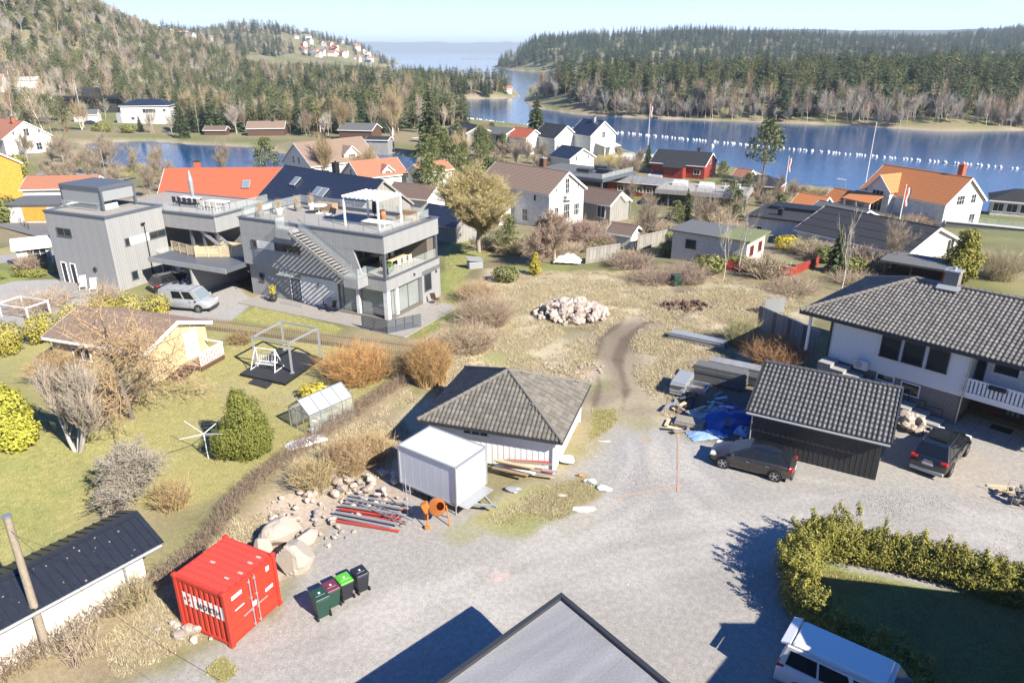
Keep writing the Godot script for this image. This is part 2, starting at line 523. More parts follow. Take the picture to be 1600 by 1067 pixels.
func make_ground_picture() -> ImageTexture:
	var w := 600
	var h := 562
	var buf := PackedColorArray()
	buf.resize(w * h)
	for j in h:
		var z := NEAR.position.y + (j + 0.5) * NEAR.size.y / h
		for i in w:
			var x := NEAR.position.x + (i + 0.5) * NEAR.size.x / w
			var t := clampf(0.5 + 1.2 * nz2.get_noise_2d(x, z), 0.0, 1.0)
			var m := 1.0 + 0.5 * nz.get_noise_2d(x * 8.0, z * 8.0)
			buf[j * w + i] = Color(0.27 * m, 0.225 * m, 0.13 * m).lerp(Color(0.17 * m, 0.175 * m, 0.06 * m), t)
	var im := [buf]
	var straw := Color(0.42, 0.36, 0.25)
	var lawn := Color(0.31, 0.29, 0.12)
	var green := Color(0.22, 0.25, 0.07)
	var gravel := Color(0.34, 0.322, 0.298)
	var soil := Color(0.155, 0.115, 0.082)
	zone(im, w, h, [gp(-6.95, -44.1), gp(-6.45, -56.58), gp(-2.65, -71.83), gp(1.31, -70.67), gp(17, -70.67), gp(27.92, -63.4), gp(18.9, -47.31), gp(9.64, -36.35), gp(5.15, -39.49), gp(-3.53, -34.25), gp(-6.46, -30.6), gp(-10.64, -31.74)], straw, 2.5, 0.55)
	zone(im, w, h, [gp(-37.65, -48.47), gp(-39.25, -56.58), gp(-24.97, -55.81), gp(-6.59, -48.47), gp(-7.58, -43.89), gp(-10.2, -39.92), gp(-12.13, -35.99), gp(-13.7, -31.45), gp(-15.39, -29.51), gp(-19.79, -29.51), gp(-18.34, -19.24), gp(-22.01, -19.24), gp(-41.72, -44.1)], lawn, 1.6, 0.35)
	zone(im, w, h, [gp(-27.64, -29.51), gp(-26.98, -35.63), gp(-20.9, -32.96), gp(-20.1, -29.51), gp(-22.62, -25.72), gp(-23.7, -24.09)], green, 4.0, 0.3, 0.8)
	zone(im, w, h, [gp(-20.42, -44.1), gp(-16.51, -44.1), gp(-10.04, -42.15), gp(-10.22, -39.08), gp(-14.93, -40.35)], straw, 3.0, 0.4, 0.55)
	zone(im, w, h, [gp(-19.77, -48.47), gp(-16.42, -53.63), gp(-11.3, -48.47), gp(-14.34, -44.1)], straw, 3.0, 0.4, 0.4)
	zone(im, w, h, [gp(-7.61, -52.93), gp(-5.79, -61.57), gp(-7.75, -76.82), gp(-8.5, -94.44), gp(-4.68, -94.44), gp(-2.59, -81), gp(-4.89, -67.38), gp(-3.18, -61.57), gp(-4.52, -55.81)], green, 1.2, 0.4)
	zone(im, w, h, [gp(-23.66, -56.58), gp(-22.69, -60.51), gp(-13.59, -54.78), gp(-14.05, -52.25)], green, 0.4, 0.35)
	zone(im, w, h, [gp(-54.41, -61.57), gp(-67.64, -82.48), gp(-55.98, -84.97), gp(-46.76, -70.67), gp(-48.9, -67.38)], green, 0.7, 0.35)
	zone(im, w, h, [gp(-81.09, -100.58), gp(-61.31, -91.8), gp(-53.97, -81), gp(-55.52, -75.52), gp(-59.72, -71.83)], Color(0.34, 0.30, 0.14), 0.7, 0.35)
	zone(im, w, h, [gp(-2.96, -81), gp(2.18, -79.56), gp(7.4, -76.82), gp(5.89, -70.67), gp(0, -71.83)], green, 1.5, 0.5, 0.7)
	zone(im, w, h, [gp(-54.41, -61.57), gp(-48.9, -67.38), gp(-44.69, -68.23), gp(-36.23, -63.4), gp(-32.88, -61.57), gp(-30.19, -71.83), gp(-23.27, -61.57), gp(-23.76, -56.58), gp(-31.27, -55.66), gp(-37.63, -56.58), gp(-40.15, -52.25), gp(-44.24, -48.47)], Color(0.37, 0.36, 0.35), 0.5, 0.2)
	zone(im, w, h, [gp(-58.92, -67.38), gp(-60.62, -76.82), gp(-55.41, -84.02), gp(-52.86, -80.13), gp(-56.07, -72.3), gp(-55.54, -63.03)], Color(0.36, 0.35, 0.345), 0.4, 0.15)
	zone(im, w, h, [gp(-37.62, -61.57), gp(-32.87, -61.93), gp(-31.14, -58.81), gp(-35.8, -58.16)], Color(0.40, 0.35, 0.27), 0.8, 0.3, 0.7)
	zone(im, w, h, [gp(-15.43, -12.25), gp(-15.38, -18.08), gp(-13.51, -19.44), gp(-11.56, -21.26), gp(-9.95, -22.79), gp(-9.75, -25.72), gp(-8.48, -29.51), gp(-6.23, -31.16), gp(-0.94, -29.51), gp(2.4, -32.96), gp(4.08, -35.63), gp(5.11, -39.08), gp(7.27, -39.08), gp(9.71, -36.72), gp(13.71, -36.35), gp(22.23, -36.35), gp(25.83, -40.35), gp(30.39, -36.35), gp(33.25, -31.74), gp(15.94, -10.79), gp(4.78, -10.79), gp(-6.38, -10.79)], gravel, 1.3, 0.10)
	zone(im, w, h, [gp(3.71, -34.25), gp(7.47, -40.35), gp(9.96, -37.87), gp(13.13, -35.63), gp(10.16, -31.16), gp(5.1, -30.05)], Color(0.33, 0.325, 0.32), 2.0, 0.25, 0.8)
	zone(im, w, h, [gp(-5.03, -21.92), gp(-2.19, -24.68), gp(5.8, -26.59), gp(25.13, -29.51), gp(27.14, -27.99), gp(13.17, -26.15), gp(5.32, -23.71), gp(-2.43, -20.94)], Color(0.41, 0.39, 0.37), 2.5, 0.2, 0.7)
	zone(im, w, h, [gp(14.75, -31.16), gp(20.4, -32.65), gp(21.97, -30.6), gp(15.7, -29.51)], Color(0.29, 0.29, 0.285), 1.6, 0.25, 0.6)
	zone(im, w, h, [gp(-1.24, -24.88), gp(-0.78, -25.38), gp(0, -25.21), gp(0.08, -24.56), gp(-0.76, -24.28)], Color(0.50, 0.40, 0.36), 0.5, 0.4, 0.9)
	zone(im, w, h, [gp(7.06, -37.71), gp(8.07, -38.03), gp(8.52, -36.35), gp(7.5, -35.77)], Color(0.36, 0.29, 0.19), 0.7, 0.4, 0.8)
	zone(im, w, h, [gp(25.52, -35.63), gp(28.26, -34.25), gp(25.75, -29.51), gp(22.94, -31.16)], Color(0.37, 0.32, 0.26), 2.0, 0.4, 0.6)
	zone(im, w, h, [gp(-1.7, -28.89), gp(0, -30.6), gp(2.38, -32.65), gp(4.3, -33.09), gp(4.65, -31.16), gp(3.28, -29.25), gp(0.6, -27.9)], Color(0.30, 0.26, 0.135), 1.2, 0.7)
	for p in [[gp(-0.31, -28.74), 1.2], [gp(1.64, -31.16), 1.0], [gp(2.48, -28.99), 1.1], [gp(3.85, -32.04), 1.0], [gp(0.61, -28.24), 0.9], [gp(3.8, -35.28), 0.7], [gp(5.7, -39.08), 1.2], [gp(4.82, -36.35), 0.6], [gp(1.81, -27.99), 0.8], [gp(-10.79, -19.87), 0.8], [gp(-2.4, -27.75), 0.7]]:
		var q: Vector3 = p[0]
		var r: float = p[1]
		zone(im, w, h, [q + Vector3(-r, 0, 0), q + Vector3(0, 0, r), q + Vector3(r, 0, 0), q + Vector3(0, 0, -r)], Color(0.24, 0.25, 0.10), 0.9, 0.6, 0.55)
	zone(im, w, h, [gp(-7.75, -45.12), gp(-5.89, -44.3), gp(-7.29, -35.63), gp(-7.87, -31.16), gp(-9.57, -26.59), gp(-9.6, -23.33), gp(-11.8, -21.26), gp(-13.51, -19.44), gp(-15.6, -18.08), gp(-18.89, -18.08), gp(-14.8, -25.29), gp(-13.11, -31.16), gp(-12.13, -35.99)], Color(0.33, 0.265, 0.165), 1.3, 0.6)
	zone(im, w, h, [gp(-12.56, -29.51), gp(-9.59, -32.96), gp(-5.32, -31.74), gp(-6.37, -30.05), gp(-8.73, -29.25), gp(-9.52, -24.88), gp(-9.88, -22.97)], Color(0.44, 0.36, 0.29), 1.4, 0.6, 0.9)
	for k in [[gp(-9.8, -19.73), gp(-4.63, -22.61), gp(1.13, -25.72), gp(8.93, -27.51), gp(16.92, -28.74), gp(25.33, -27.99)], [gp(-8.6, -18.88), gp(-3.5, -21.75), gp(1.92, -24.68), gp(9.26, -26.5), gp(13.01, -27.28)], [gp(7.73, -38.26), gp(7.42, -34.25), gp(5.73, -30.05), gp(2.35, -27.05), gp(-2.66, -23.71)], [gp(8.89, -36.35), gp(8.56, -32.96), gp(10.05, -29.51), gp(13.87, -27.99)], [gp(14.96, -31.74), gp(17.89, -30.88), gp(21.02, -30.05), gp(23.5, -27.05)], [gp(-5.9, -21.26), gp(-1.08, -24.28), gp(4.7, -27.05), gp(12.39, -28.99), gp(20.17, -30.88)]]:
		for i in k.size() - 1:
			for s in [-0.8, 0.8]:
				var side: Vector3 = (k[i + 1] - k[i]).cross(Vector3.UP).normalized()
				var p0: Vector3 = k[i] + side * s
				var p1: Vector3 = k[i + 1] + side * s
				zone(im, w, h, [p0 - side * 0.3, p1 - side * 0.3, p1 + side * 0.3, p0 + side * 0.3], Color(0.42, 0.398, 0.37), 0.7, 0.12, 0.8)
	for p in [[gp(-2.46, -21.26), 1.6], [gp(16.88, -30.05), 1.8], [gp(12.1, -30.05), 1.3], [gp(6.65, -31.74), 1.2], [gp(1.6, -23.71), 1.2], [gp(-7.3, -20.94), 1.5], [gp(9.1, -24.88), 1.5], [gp(19.6, -27.99), 1.4]]:
		var q: Vector3 = p[0]
		var r: float = p[1]
		zone(im, w, h, [q + Vector3(-r * 1.6, 0, 0), q + Vector3(0, 0, r), q + Vector3(r * 1.6, 0, 0), q + Vector3(0, 0, -r)], Color(0.30, 0.285, 0.265), 1.6, 0.3, 0.5)
	for i in 60:
		var q := gp(-4.71, -48.47).lerp(gp(16.47, -48.47), rng.randf()) + Vector3(rr(-6, 6), 0, rr(-16, 9))
		var r := rr(0.5, 1.8)
		zone(im, w, h, [q + Vector3(-r * 1.5, 0, 0), q + Vector3(0, 0, r), q + Vector3(r * 1.5, 0, 0), q + Vector3(0, 0, -r)], [Color(0.24, 0.18, 0.12), Color(0.23, 0.24, 0.09), Color(0.30, 0.25, 0.18)][i % 3], 1.1, 0.5, 0.75)
	zone(im, w, h, [gp(4.96, -42.34), gp(6.33, -44.3), gp(6.02, -48.47), gp(7.53, -54.34), gp(10.79, -58.48), gp(15.03, -60.16), gp(15.07, -57.84), gp(11.37, -55.51), gp(9.08, -50.94), gp(8.6, -44.1), gp(7.26, -41.69), gp(5.15, -39.49)], Color(0.26, 0.21, 0.155), 1.0, 0.5, 0.55)
	zone(im, w, h, [gp(6.82, -48.47), gp(8.02, -52.93), gp(10.17, -56.27), gp(10.6, -55.66), gp(8.63, -52.25), gp(7.62, -48.47), gp(7.89, -43.11), gp(7.28, -42.72)], Color(0.27, 0.215, 0.16), 0.5, 0.5, 0.9)
	for s in [-0.9, 0.9]:
		var k := [gp(6.05, -40.35), gp(6.8, -43.6), gp(6.8, -48.23), gp(7.97, -52.52), gp(10.48, -56.58), gp(14.42, -58.65)]
		for i in k.size() - 1:
			var side: Vector3 = (k[i + 1] - k[i]).cross(Vector3.UP).normalized()
			zone(im, w, h, [k[i] + side * (s - 0.2), k[i + 1] + side * (s - 0.2), k[i + 1] + side * (s + 0.2), k[i] + side * (s + 0.2)], Color(0.15, 0.11, 0.08), 0.4, 0.4, 0.8)
	zone(im, w, h, [gp(11.85, -59.82), gp(15.65, -64.36), gp(18.2, -64.94), gp(15.97, -58.16), gp(13.44, -56.58)], soil, 1.4, 0.6, 0.9)
	zone(im, w, h, [gp(16.5, -61.57), gp(19.72, -64.94), gp(22.45, -63.03), gp(21.75, -58.16), gp(17.49, -55.66), gp(16.17, -57.84)], Color(0.25, 0.19, 0.14), 0.8, 0.3)
	zone(im, w, h, [gp(16.84, -63.03), gp(19.68, -65.94), gp(23.06, -64.94), gp(23.16, -62.47), gp(20.68, -63.03), gp(17.54, -62.29)], green, 0.8, 0.4, 0.8)
	zone(im, w, h, [gp(1.63, -47.88), gp(3.86, -49.92), gp(6.39, -46.74), gp(5.74, -44.1), gp(2.84, -44.3)], Color(0.42, 0.34, 0.28), 0.8, 0.4)
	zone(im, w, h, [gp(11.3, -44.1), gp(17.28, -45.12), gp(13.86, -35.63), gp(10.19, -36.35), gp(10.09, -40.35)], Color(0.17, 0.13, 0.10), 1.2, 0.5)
	zone(im, w, h, [gp(19.19, -59.82), gp(23.12, -56.58), gp(21.65, -48.47), gp(17.52, -47.31)], Color(0.17, 0.15, 0.08), 1.6, 0.5, 0.9)
	zone(im, w, h, [gp(13.25, -26.5), gp(14.71, -25.09), gp(21.84, -22.97), gp(16.7, -13.95), gp(12.99, -13.95), gp(12.89, -20.94), gp(11.91, -23.9)], green, 0.6, 0.5)
	zone(im, w, h, [gp(-4.83, -88.95), gp(2.5, -92.54), gp(5.64, -76.82), gp(-2.02, -73.02)], Color(0.22, 0.16, 0.09), 1.6, 0.5, 0.6)
	buf = im[0]
	var img := Image.create(w, h, false, Image.FORMAT_RGBF)
	for j in h:
		for i in w:
			img.set_pixel(i, j, buf[j * w + i].linear_to_srgb())
	img.convert(Image.FORMAT_RGB8)
	img.resize(1800, 1686, Image.INTERPOLATE_CUBIC)
	var f := FastNoiseLite.new()
	f.seed = 31
	f.frequency = 0.22
	f.fractal_octaves = 3
	var gi := f.get_image(1800, 1686, false, false, false).get_data()
	var d := img.get_data()
	for i in gi.size():
		var m := 0.90 + gi[i] * 0.0008
		d[i * 3] = mini(255, int(d[i * 3] * m))
		d[i * 3 + 1] = mini(255, int(d[i * 3 + 1] * m))
		d[i * 3 + 2] = mini(255, int(d[i * 3 + 2] * m))
	img = Image.create_from_data(1800, 1686, false, Image.FORMAT_RGB8, d)
	return ImageTexture.create_from_image(img)

func lines(from: float, a: float, b: float, to: float, step: float, growth: float) -> PackedFloat32Array:
	var low := []
	var p := a
	var s := step
	while p > from:
		s *= growth
		p -= s
		low.append(maxf(p, from))
	low.reverse()
	var out := PackedFloat32Array(low)
	var k := int(round((b - a) / step))
	for i in k + 1:
		out.append(a + (b - a) * i / k)
	p = b
	s = step
	while p < to:
		s *= growth
		p += s
		out.append(minf(p, to))
	return out

func make_terrain() -> void:
	var xs := lines(-2200.0, NEAR.position.x, NEAR.end.x, 2600.0, 0.8, 1.06)
	var zs := lines(-2800.0, NEAR.position.y, NEAR.end.y, 120.0, 0.8, 1.035)
	var nx := xs.size()
	var nzs := zs.size()
	var pos := PackedVector3Array()
	var col := PackedColorArray()
	pos.resize(nx * nzs)
	col.resize(nx * nzs)
	for j in nzs:
		var z := zs[j]
		for i in nx:
			var x := xs[i]
			var d := shore(x, z)
			var y := ground_d(x, z, d)
			if z > -96.0 and absf(x) < 64.0:
				y += 0.03 * nz2.get_noise_2d(x * 5.0, z * 5.0)
			pos[j * nx + i] = Vector3(x, y, z)
			var t := clampf(0.5 + 1.4 * nz2.get_noise_2d(x * 0.6, z * 0.6), 0.0, 1.0)
			var c := Color(0.25, 0.205, 0.12).lerp(Color(0.16, 0.17, 0.06), t)
			if d < 7.0 and z < -96.0:
				c = Color(0.36, 0.30, 0.21).lerp(c, smoothstep(1.0, 3.2, d + 3.0 * nz2.get_noise_2d(x * 1.5, z * 1.5)))
			col[j * nx + i] = c
	var am := ArrayMesh.new()
	for part in 2:
		var idx := PackedInt32Array()
		for j in nzs - 1:
			for i in nx - 1:
				var near := xs[i] >= NEAR.position.x - 0.01 and xs[i + 1] <= NEAR.end.x + 0.01 and zs[j] >= NEAR.position.y - 0.01 and zs[j + 1] <= NEAR.end.y + 0.01
				if near != (part == 0):
					continue
				var a := j * nx + i
				idx.append_array(PackedInt32Array([a, a + 1, a + nx + 1, a, a + nx + 1, a + nx]))
		var remap := {}
		var pv := PackedVector3Array()
		var pc := PackedColorArray()
		var pu := PackedVector2Array()
		var ii := PackedInt32Array()
		ii.resize(idx.size())
		var back := PackedInt32Array()
		back.resize(nx * nzs)
		back.fill(-1)
		for k in idx.size():
			var a := idx[k]
			if back[a] < 0:
				back[a] = pv.size()
				pv.append(pos[a])
				pc.append(col[a])
				pu.append(Vector2((pos[a].x - NEAR.position.x) / NEAR.size.x, (pos[a].z - NEAR.position.y) / NEAR.size.y))
			ii[k] = back[a]
		var nn := PackedVector3Array()
		nn.resize(pv.size())
		nn.fill(Vector3.ZERO)
		for k in range(0, ii.size(), 3):
			var m := (pv[ii[k + 2]] - pv[ii[k]]).cross(pv[ii[k + 1]] - pv[ii[k]])
			if m.y < 0.0:
				m = -m
			nn[ii[k]] += m
			nn[ii[k + 1]] += m
			nn[ii[k + 2]] += m
		for k in nn.size():
			nn[k] = nn[k].normalized()
		var arr := []
		arr.resize(Mesh.ARRAY_MAX)
		arr[Mesh.ARRAY_VERTEX] = pv
		arr[Mesh.ARRAY_NORMAL] = nn
		arr[Mesh.ARRAY_TEX_UV] = pu
		if part == 1:
			arr[Mesh.ARRAY_COLOR] = pc
		arr[Mesh.ARRAY_INDEX] = ii
		am.add_surface_from_arrays(Mesh.PRIMITIVE_TRIANGLES, arr)
	var gm := StandardMaterial3D.new()
	gm.resource_name = "yard_ground"
	gm.albedo_texture = make_ground_picture()
	gm.texture_repeat = true
	gm.roughness = 0.95
	gm.detail_enabled = true
	gm.detail_blend_mode = BaseMaterial3D.BLEND_MODE_MUL
	gm.detail_albedo = TX.grain
	gm.detail_uv_layer = BaseMaterial3D.DETAIL_UV_2
	gm.uv2_triplanar = true
	gm.uv2_world_triplanar = true
	gm.uv2_scale = Vector3.ONE * 0.07
	var fm := vc("far_ground", 0.95, "dirty", 0.05)
	am.surface_set_material(0, gm)
	am.surface_set_material(1, fm)
	var o := MeshInstance3D.new()
	o.name = "ground"
	o.mesh = am
	add_child(o)
	tag(o, "", "", "", "structure")
	var b := B.new()
	b.quad(Vector3(-9000, SEA, -90), Vector3(9000, SEA, -90), Vector3(9000, SEA, -16000), Vector3(-9000, SEA, -16000))
	var wm := mk("water", 0.008, 0.065, 0.19, 0.05)
	wm.metallic_specular = 0.5
	wm.normal_enabled = true
	wm.normal_texture = TX.ripple
	wm.normal_scale = 0.12
	wm.uv1_triplanar = true
	wm.uv1_world_triplanar = true
	wm.uv1_scale = Vector3(0.05, 0.05, 0.05)
	tag(obj(self, "fjord_water", b.mesh(), wm), "", "", "", "structure")

func ridge(called: String, pts: Array, mt: Material, depth: float) -> void:
	var b := B.new()
	for i in pts.size() - 1:
		for k in 5:
			var a0 := float(k) / 5.0
			var a1 := float(k + 1) / 5.0
			var f := func(i2: int, a: float) -> Vector3:
				var p: Array = pts[i2]
				return Vector3(p[0], SEA - 3.0 + (p[1] - SEA + 3.0) * sin(a * PI * 0.5), p[2] - depth * a * a)
			b.quad(f.call(i, a0), f.call(i + 1, a0), f.call(i + 1, a1), f.call(i, a1))
	tag(obj(self, called, b.smooth(), mt), "", "", "", "structure")

func make_far_hills() -> void:
	mk("far_wood", 0.07, 0.085, 0.07, 0.95, "dirty", 0.004, "dirty", 0.02, true)
	var pts := []
	var x := -5200.0
	var k := 0
	while x < 2600.0:
		pts.append([x, 150.0 + 60.0 * nz.get_noise_1d(k * 9.0) + 22.0 * nz.get_noise_1d(k * 40.0 + 300.0) - 0.006 * maxf(x, 0.0), -11500.0])
		x += 170.0
		k += 1
	ridge("far_hills", pts, M.far_wood, 900.0)
	pts = []
	x = 300.0
	k = 0
	while x < 4600.0:
		pts.append([x, 40.0 + smoothstep(300.0, 900.0, x) * (85.0 + 30.0 * nz.get_noise_1d(k * 11.0 + 77.0)), -3600.0])
		x += 110.0
		k += 1
	ridge("far_hills_001", pts, M.far_wood, 500.0)

# ---------------------------------------------------------------- vegetation
func twig(b: B, p: Vector3, q: Vector3, r: float) -> void:
	var x := (q - p).normalized()
	var u := x.cross(Vector3.UP if absf(x.y) < 0.9 else Vector3.RIGHT).normalized() * r
	var w := x.cross(u).normalized() * r
	b.tri(p + u, p - u * 0.5 + w * 0.87, q)
	b.tri(p - u * 0.5 + w * 0.87, p - u * 0.5 - w * 0.87, q)
	b.tri(p - u * 0.5 - w * 0.87, p + u, q)

func grow(wood: B, fine: B, p: Vector3, dir: Vector3, length: float, r: float, depth: int, o: Dictionary) -> void:
	var segs := 3 if depth > 0 else 2
	var d := dir
	var q := p
	for s in segs:
		var bend: float = o.get("bend", 0.18)
		d = (d + Vector3(rr(-bend, bend), rr(-bend, bend) + o.get("up", 0.08), rr(-bend, bend))).normalized()
		var e := q + d * length / segs
		var r0 := r * (1.0 - 0.28 * s / segs)
		var r1 := r * (1.0 - 0.28 * (s + 1) / segs)
		if depth == 0:
			twig(fine, q, e, maxf(r0, o.get("rmin", 0.012)))
		elif r0 > o.get("thick", 0.035):
			wood.tube(q, e, r0, r1, 6 if r0 > 0.08 else 4, false)
		else:
			fine.tube(q, e, maxf(r0, o.get("rmin", 0.012)), maxf(r1, o.get("rmin", 0.012)), 3, false)
		if depth > 0 and (s > 0 or depth < o.depth):
			var kids: int = o.kids + (1 if depth == 1 else 0)
			for k in kids:
				var a := rr(0, TAU)
				var side := d.cross(Vector3(cos(a), 0.3, sin(a))).normalized()
				var spread: float = o.get("spread", 0.8) * rr(0.7, 1.25)
				var nd := (d * cos(spread) + side * sin(spread)).normalized()
				nd.y += o.get("lift", 0.1)
				grow(wood, fine, q.lerp(e, rr(0.2, 1.0)), nd.normalized(), length * rr(o.get("f0", 0.5), o.get("f1", 0.78)), r1 * o.get("thin", 0.55), depth - 1, o)
		q = e
	if depth > 0:
		grow(wood, fine, q, d, length * 0.7, r * 0.6, depth - 1, o)

func bare_meshes(sd: int, h: float, o: Dictionary) -> Array:
	rng.seed = sd
	var wood := B.new()
	var fine := B.new()
	wood.col = o.get("bark", Color(0.2, 0.18, 0.16))
	fine.col = o.get("tint", Color(0.2, 0.17, 0.14))
	var stems: int = o.get("stems", 1)
	for s in stems:
		var lean: Vector3 = Vector3(rr(-1, 1), 0, rr(-1, 1)).normalized() * (o.get("splay", 0.35) if stems > 1 else 0.05)
		grow(wood, fine, Vector3(lean.x * 0.3, -0.1, lean.z * 0.3), (Vector3.UP + lean).normalized(), h * o.get("first", 0.42), h * o.get("girth", 0.018), o.depth, o)
	if o.get("buds", 0) > 0:
		fine.col = o.bud_col
		var k := fine.v.size() / 3
		for i in o.buds:
			var t := rng.randi_range(0, k - 1) * 3
			var c := fine.v[t + 1].lerp(fine.v[t], rr(0, 0.6))
			var s: float = o.get("bud", 0.06)
			fine.tri(c + Vector3(rr(-s, s), rr(-s, s), rr(-s, s)), c + Vector3(rr(-s, s), rr(-s, s), rr(-s, s)), c + Vector3(rr(-s, s), rr(-s, s), rr(-s, s)))
	return [wood.mesh(), fine.mesh()]

func spruce_mesh(sd: int, h: float, rad: float, levels: int, per: int, leaves: int, low: float, tone: Color, both := false) -> Array:
	rng.seed = sd
	var wood := B.new()
	wood.col = Color(0.10, 0.08, 0.065)
	wood.tube(Vector3(0, -0.3, 0), Vector3(0, h * 0.97, 0), h * 0.014, h * 0.002, 5, false)
	var b := B.new()
	for i in levels:
		var t := (i + rr(-0.3, 0.3)) / float(levels)
		var y := h * (low + (1.0 - low) * t)
		var r := rad * pow(1.0 - clampf(t, 0, 1), 0.75) * rr(0.8, 1.15) + 0.05
		var a0 := rr(0, TAU)
		for k in per:
			var a := a0 + TAU * (k + rr(-0.25, 0.25)) / per
			var rl := r * rr(0.7, 1.15)
			var out := Vector3(cos(a), 0, sin(a))
			for l in leaves:
				var s := (l + rr(0.2, 0.9)) / leaves
				var c := Vector3(0, y, 0) + out * rl * s + Vector3(0, -rl * 0.35 * s + rr(-0.15, 0.1), 0)
				var m := rr(0.7, 1.3)
				b.col = Color(tone.r * m, tone.g * m, tone.b * m)
				var w := rl * 0.42 * (1.15 - 0.5 * s) / sqrt(leaves / 4.0)
				var sd2 := out.cross(Vector3.UP)
				var p0 := c + sd2 * w * rr(0.6, 1.2) + Vector3(0, rr(-0.25, 0.05), 0)
				var p1 := c - sd2 * w * rr(0.6, 1.2) + Vector3(0, rr(-0.25, 0.05), 0)
				b.tri(p0, p1, c + out * w * rr(0.8, 1.7) - Vector3(0, w * rr(0.1, 0.7), 0))
				if both:
					b.tri(c + Vector3(0, w * 0.5, 0), c - out * w * 0.6 - Vector3(0, w * 0.2, 0), c + out * w - Vector3(0, w * 0.6, 0))
	if h > 0.0:
		b.col = tone
		b.tri(Vector3(0.06 * rad, h * 0.93, 0), Vector3(-0.06 * rad, h * 0.93, 0), Vector3(0, h, 0))
		b.tri(Vector3(0, h * 0.93, 0.06 * rad), Vector3(0, h * 0.93, -0.06 * rad), Vector3(0, h, 0))
	return [wood.mesh(), b.mesh()]

func pine_mesh(sd: int, h: float, rad: float, clumps: int, leaves: int, low: float, tone: Color) -> Array:
	rng.seed = sd
	var wood := B.new()
	wood.col = Color(0.20, 0.12, 0.075)
	var top := Vector3(rr(-0.3, 0.3), h * 0.93, rr(-0.3, 0.3))
	wood.tube(Vector3(0, -0.3, 0), top * 0.5, h * 0.017, h * 0.011, 6, false)
	wood.tube(top * 0.5, top, h * 0.011, h * 0.002, 5, false)
	var b := B.new()
	for i in clumps:
		var t := pow((i + 0.5) / clumps, 0.8)
		var y := h * (low + (0.96 - low) * t)
		var r := rad * sin(clampf(0.25 + t * 0.72, 0, 1) * PI) * rr(0.3, 1.0)
		var a := i * 2.4 + rr(-0.5, 0.5)
		var c := Vector3(cos(a) * r, y, sin(a) * r)
		wood.tube(Vector3(0, y - r * 0.35, 0), c, h * 0.004, h * 0.0015, 3, false)
		var cr := rad * rr(0.28, 0.42)
		for l in leaves:
			var d := Vector3(rr(-1, 1), rr(-0.7, 0.9), rr(-1, 1)).normalized() * pow(rng.randf(), 0.4)
			var q := c + Vector3(d.x * cr, d.y * cr * 0.62, d.z * cr)
			var m := rr(0.65, 1.35)
			b.col = Color(tone.r * m, tone.g * m, tone.b * m)
			var s := cr * 0.30
			b.tri(q + Vector3(rr(-s, s), rr(-s, s), rr(-s, s)), q + Vector3(rr(-s, s), rr(-s, s), rr(-s, s)), q + d * s * 1.3 + Vector3(rr(-s, s), rr(-s, s) * 0.6, rr(-s, s)) * 0.6)
	return [wood.mesh(), b.mesh()]

func leaf_blob(b: B, c: Vector3, rad: Vector3, count: int, s: float, tone: Color, tone2: Color, inner := 0.55) -> void:
	for i in count:
		var d := Vector3(rr(-1, 1), rr(-1, 1), rr(-1, 1))
		if d.length() > 1.0 or d.length() < 0.05:
			d = d.normalized() * rr(inner, 1.0)
		var dn := d.normalized()
		var bump := 0.86 + 0.3 * nz2.get_noise_3d(dn.x * 26.0 + c.x * 9.0, dn.y * 26.0 + c.y * 9.0, dn.z * 26.0 + c.z * 9.0)
		d = dn * lerpf(inner, 1.0, pow(rng.randf(), 0.6)) * bump
		var q := c + d * rad
		b.col = tone.lerp(tone2, rng.randf()) * rr(0.75, 1.2)
		var n := (dn + Vector3(rr(-0.8, 0.8), rr(-0.3, 1.0), rr(-0.8, 0.8))).normalized()
		var u := n.cross(Vector3(rr(-1, 1), rr(-1, 1), rr(-1, 1))).normalized() * s * rr(0.6, 1.2)
		var w := n.cross(u).normalized() * s * rr(0.5, 0.9)
		b.quad(q - u, q - w * 0.6, q + u, q + w * 0.6)

func plant(called: String, label: String, category: String, at: Vector3, meshes: Array, wood_mat: Material, crown_mat: Material, yaw := 0.0, sc := 1.0, group := "", parts := ["trunk", "crown"]) -> Node3D:
	var t := thing(called, label, category, at, yaw, group)
	t.scale = Vector3.ONE * sc
	if meshes[0].get_surface_count() > 0:
		obj(t, parts[0], meshes[0], wood_mat)
	obj(t, parts[1], meshes[1], crown_mat)
	return t

func shrub(called: String, label: String, at: Vector3, blobs: Array, s: float, tone: Color, tone2: Color, inner := 0.5, category := "shrub") -> Node3D:
	var b := B.new()
	var w := B.new()
	w.col = Color(0.13, 0.10, 0.075)
	for k in blobs:
		leaf_blob(b, k[0], k[1], k[2], s, tone, tone2, inner)
		var c: Vector3 = k[0]
		for i in 4:
			w.tube(Vector3(c.x * 0.4, -0.1, c.z * 0.4), c + Vector3(rr(-0.4, 0.4), rr(-0.1, 0.3), rr(-0.4, 0.4)) * k[1], 0.03, 0.012, 4, false)
	return plant(called, label, category, at, [w.mesh(), b.mesh()], M.twig, M.leaf, 0.0, 1.0, "", ["stem", "foliage"])

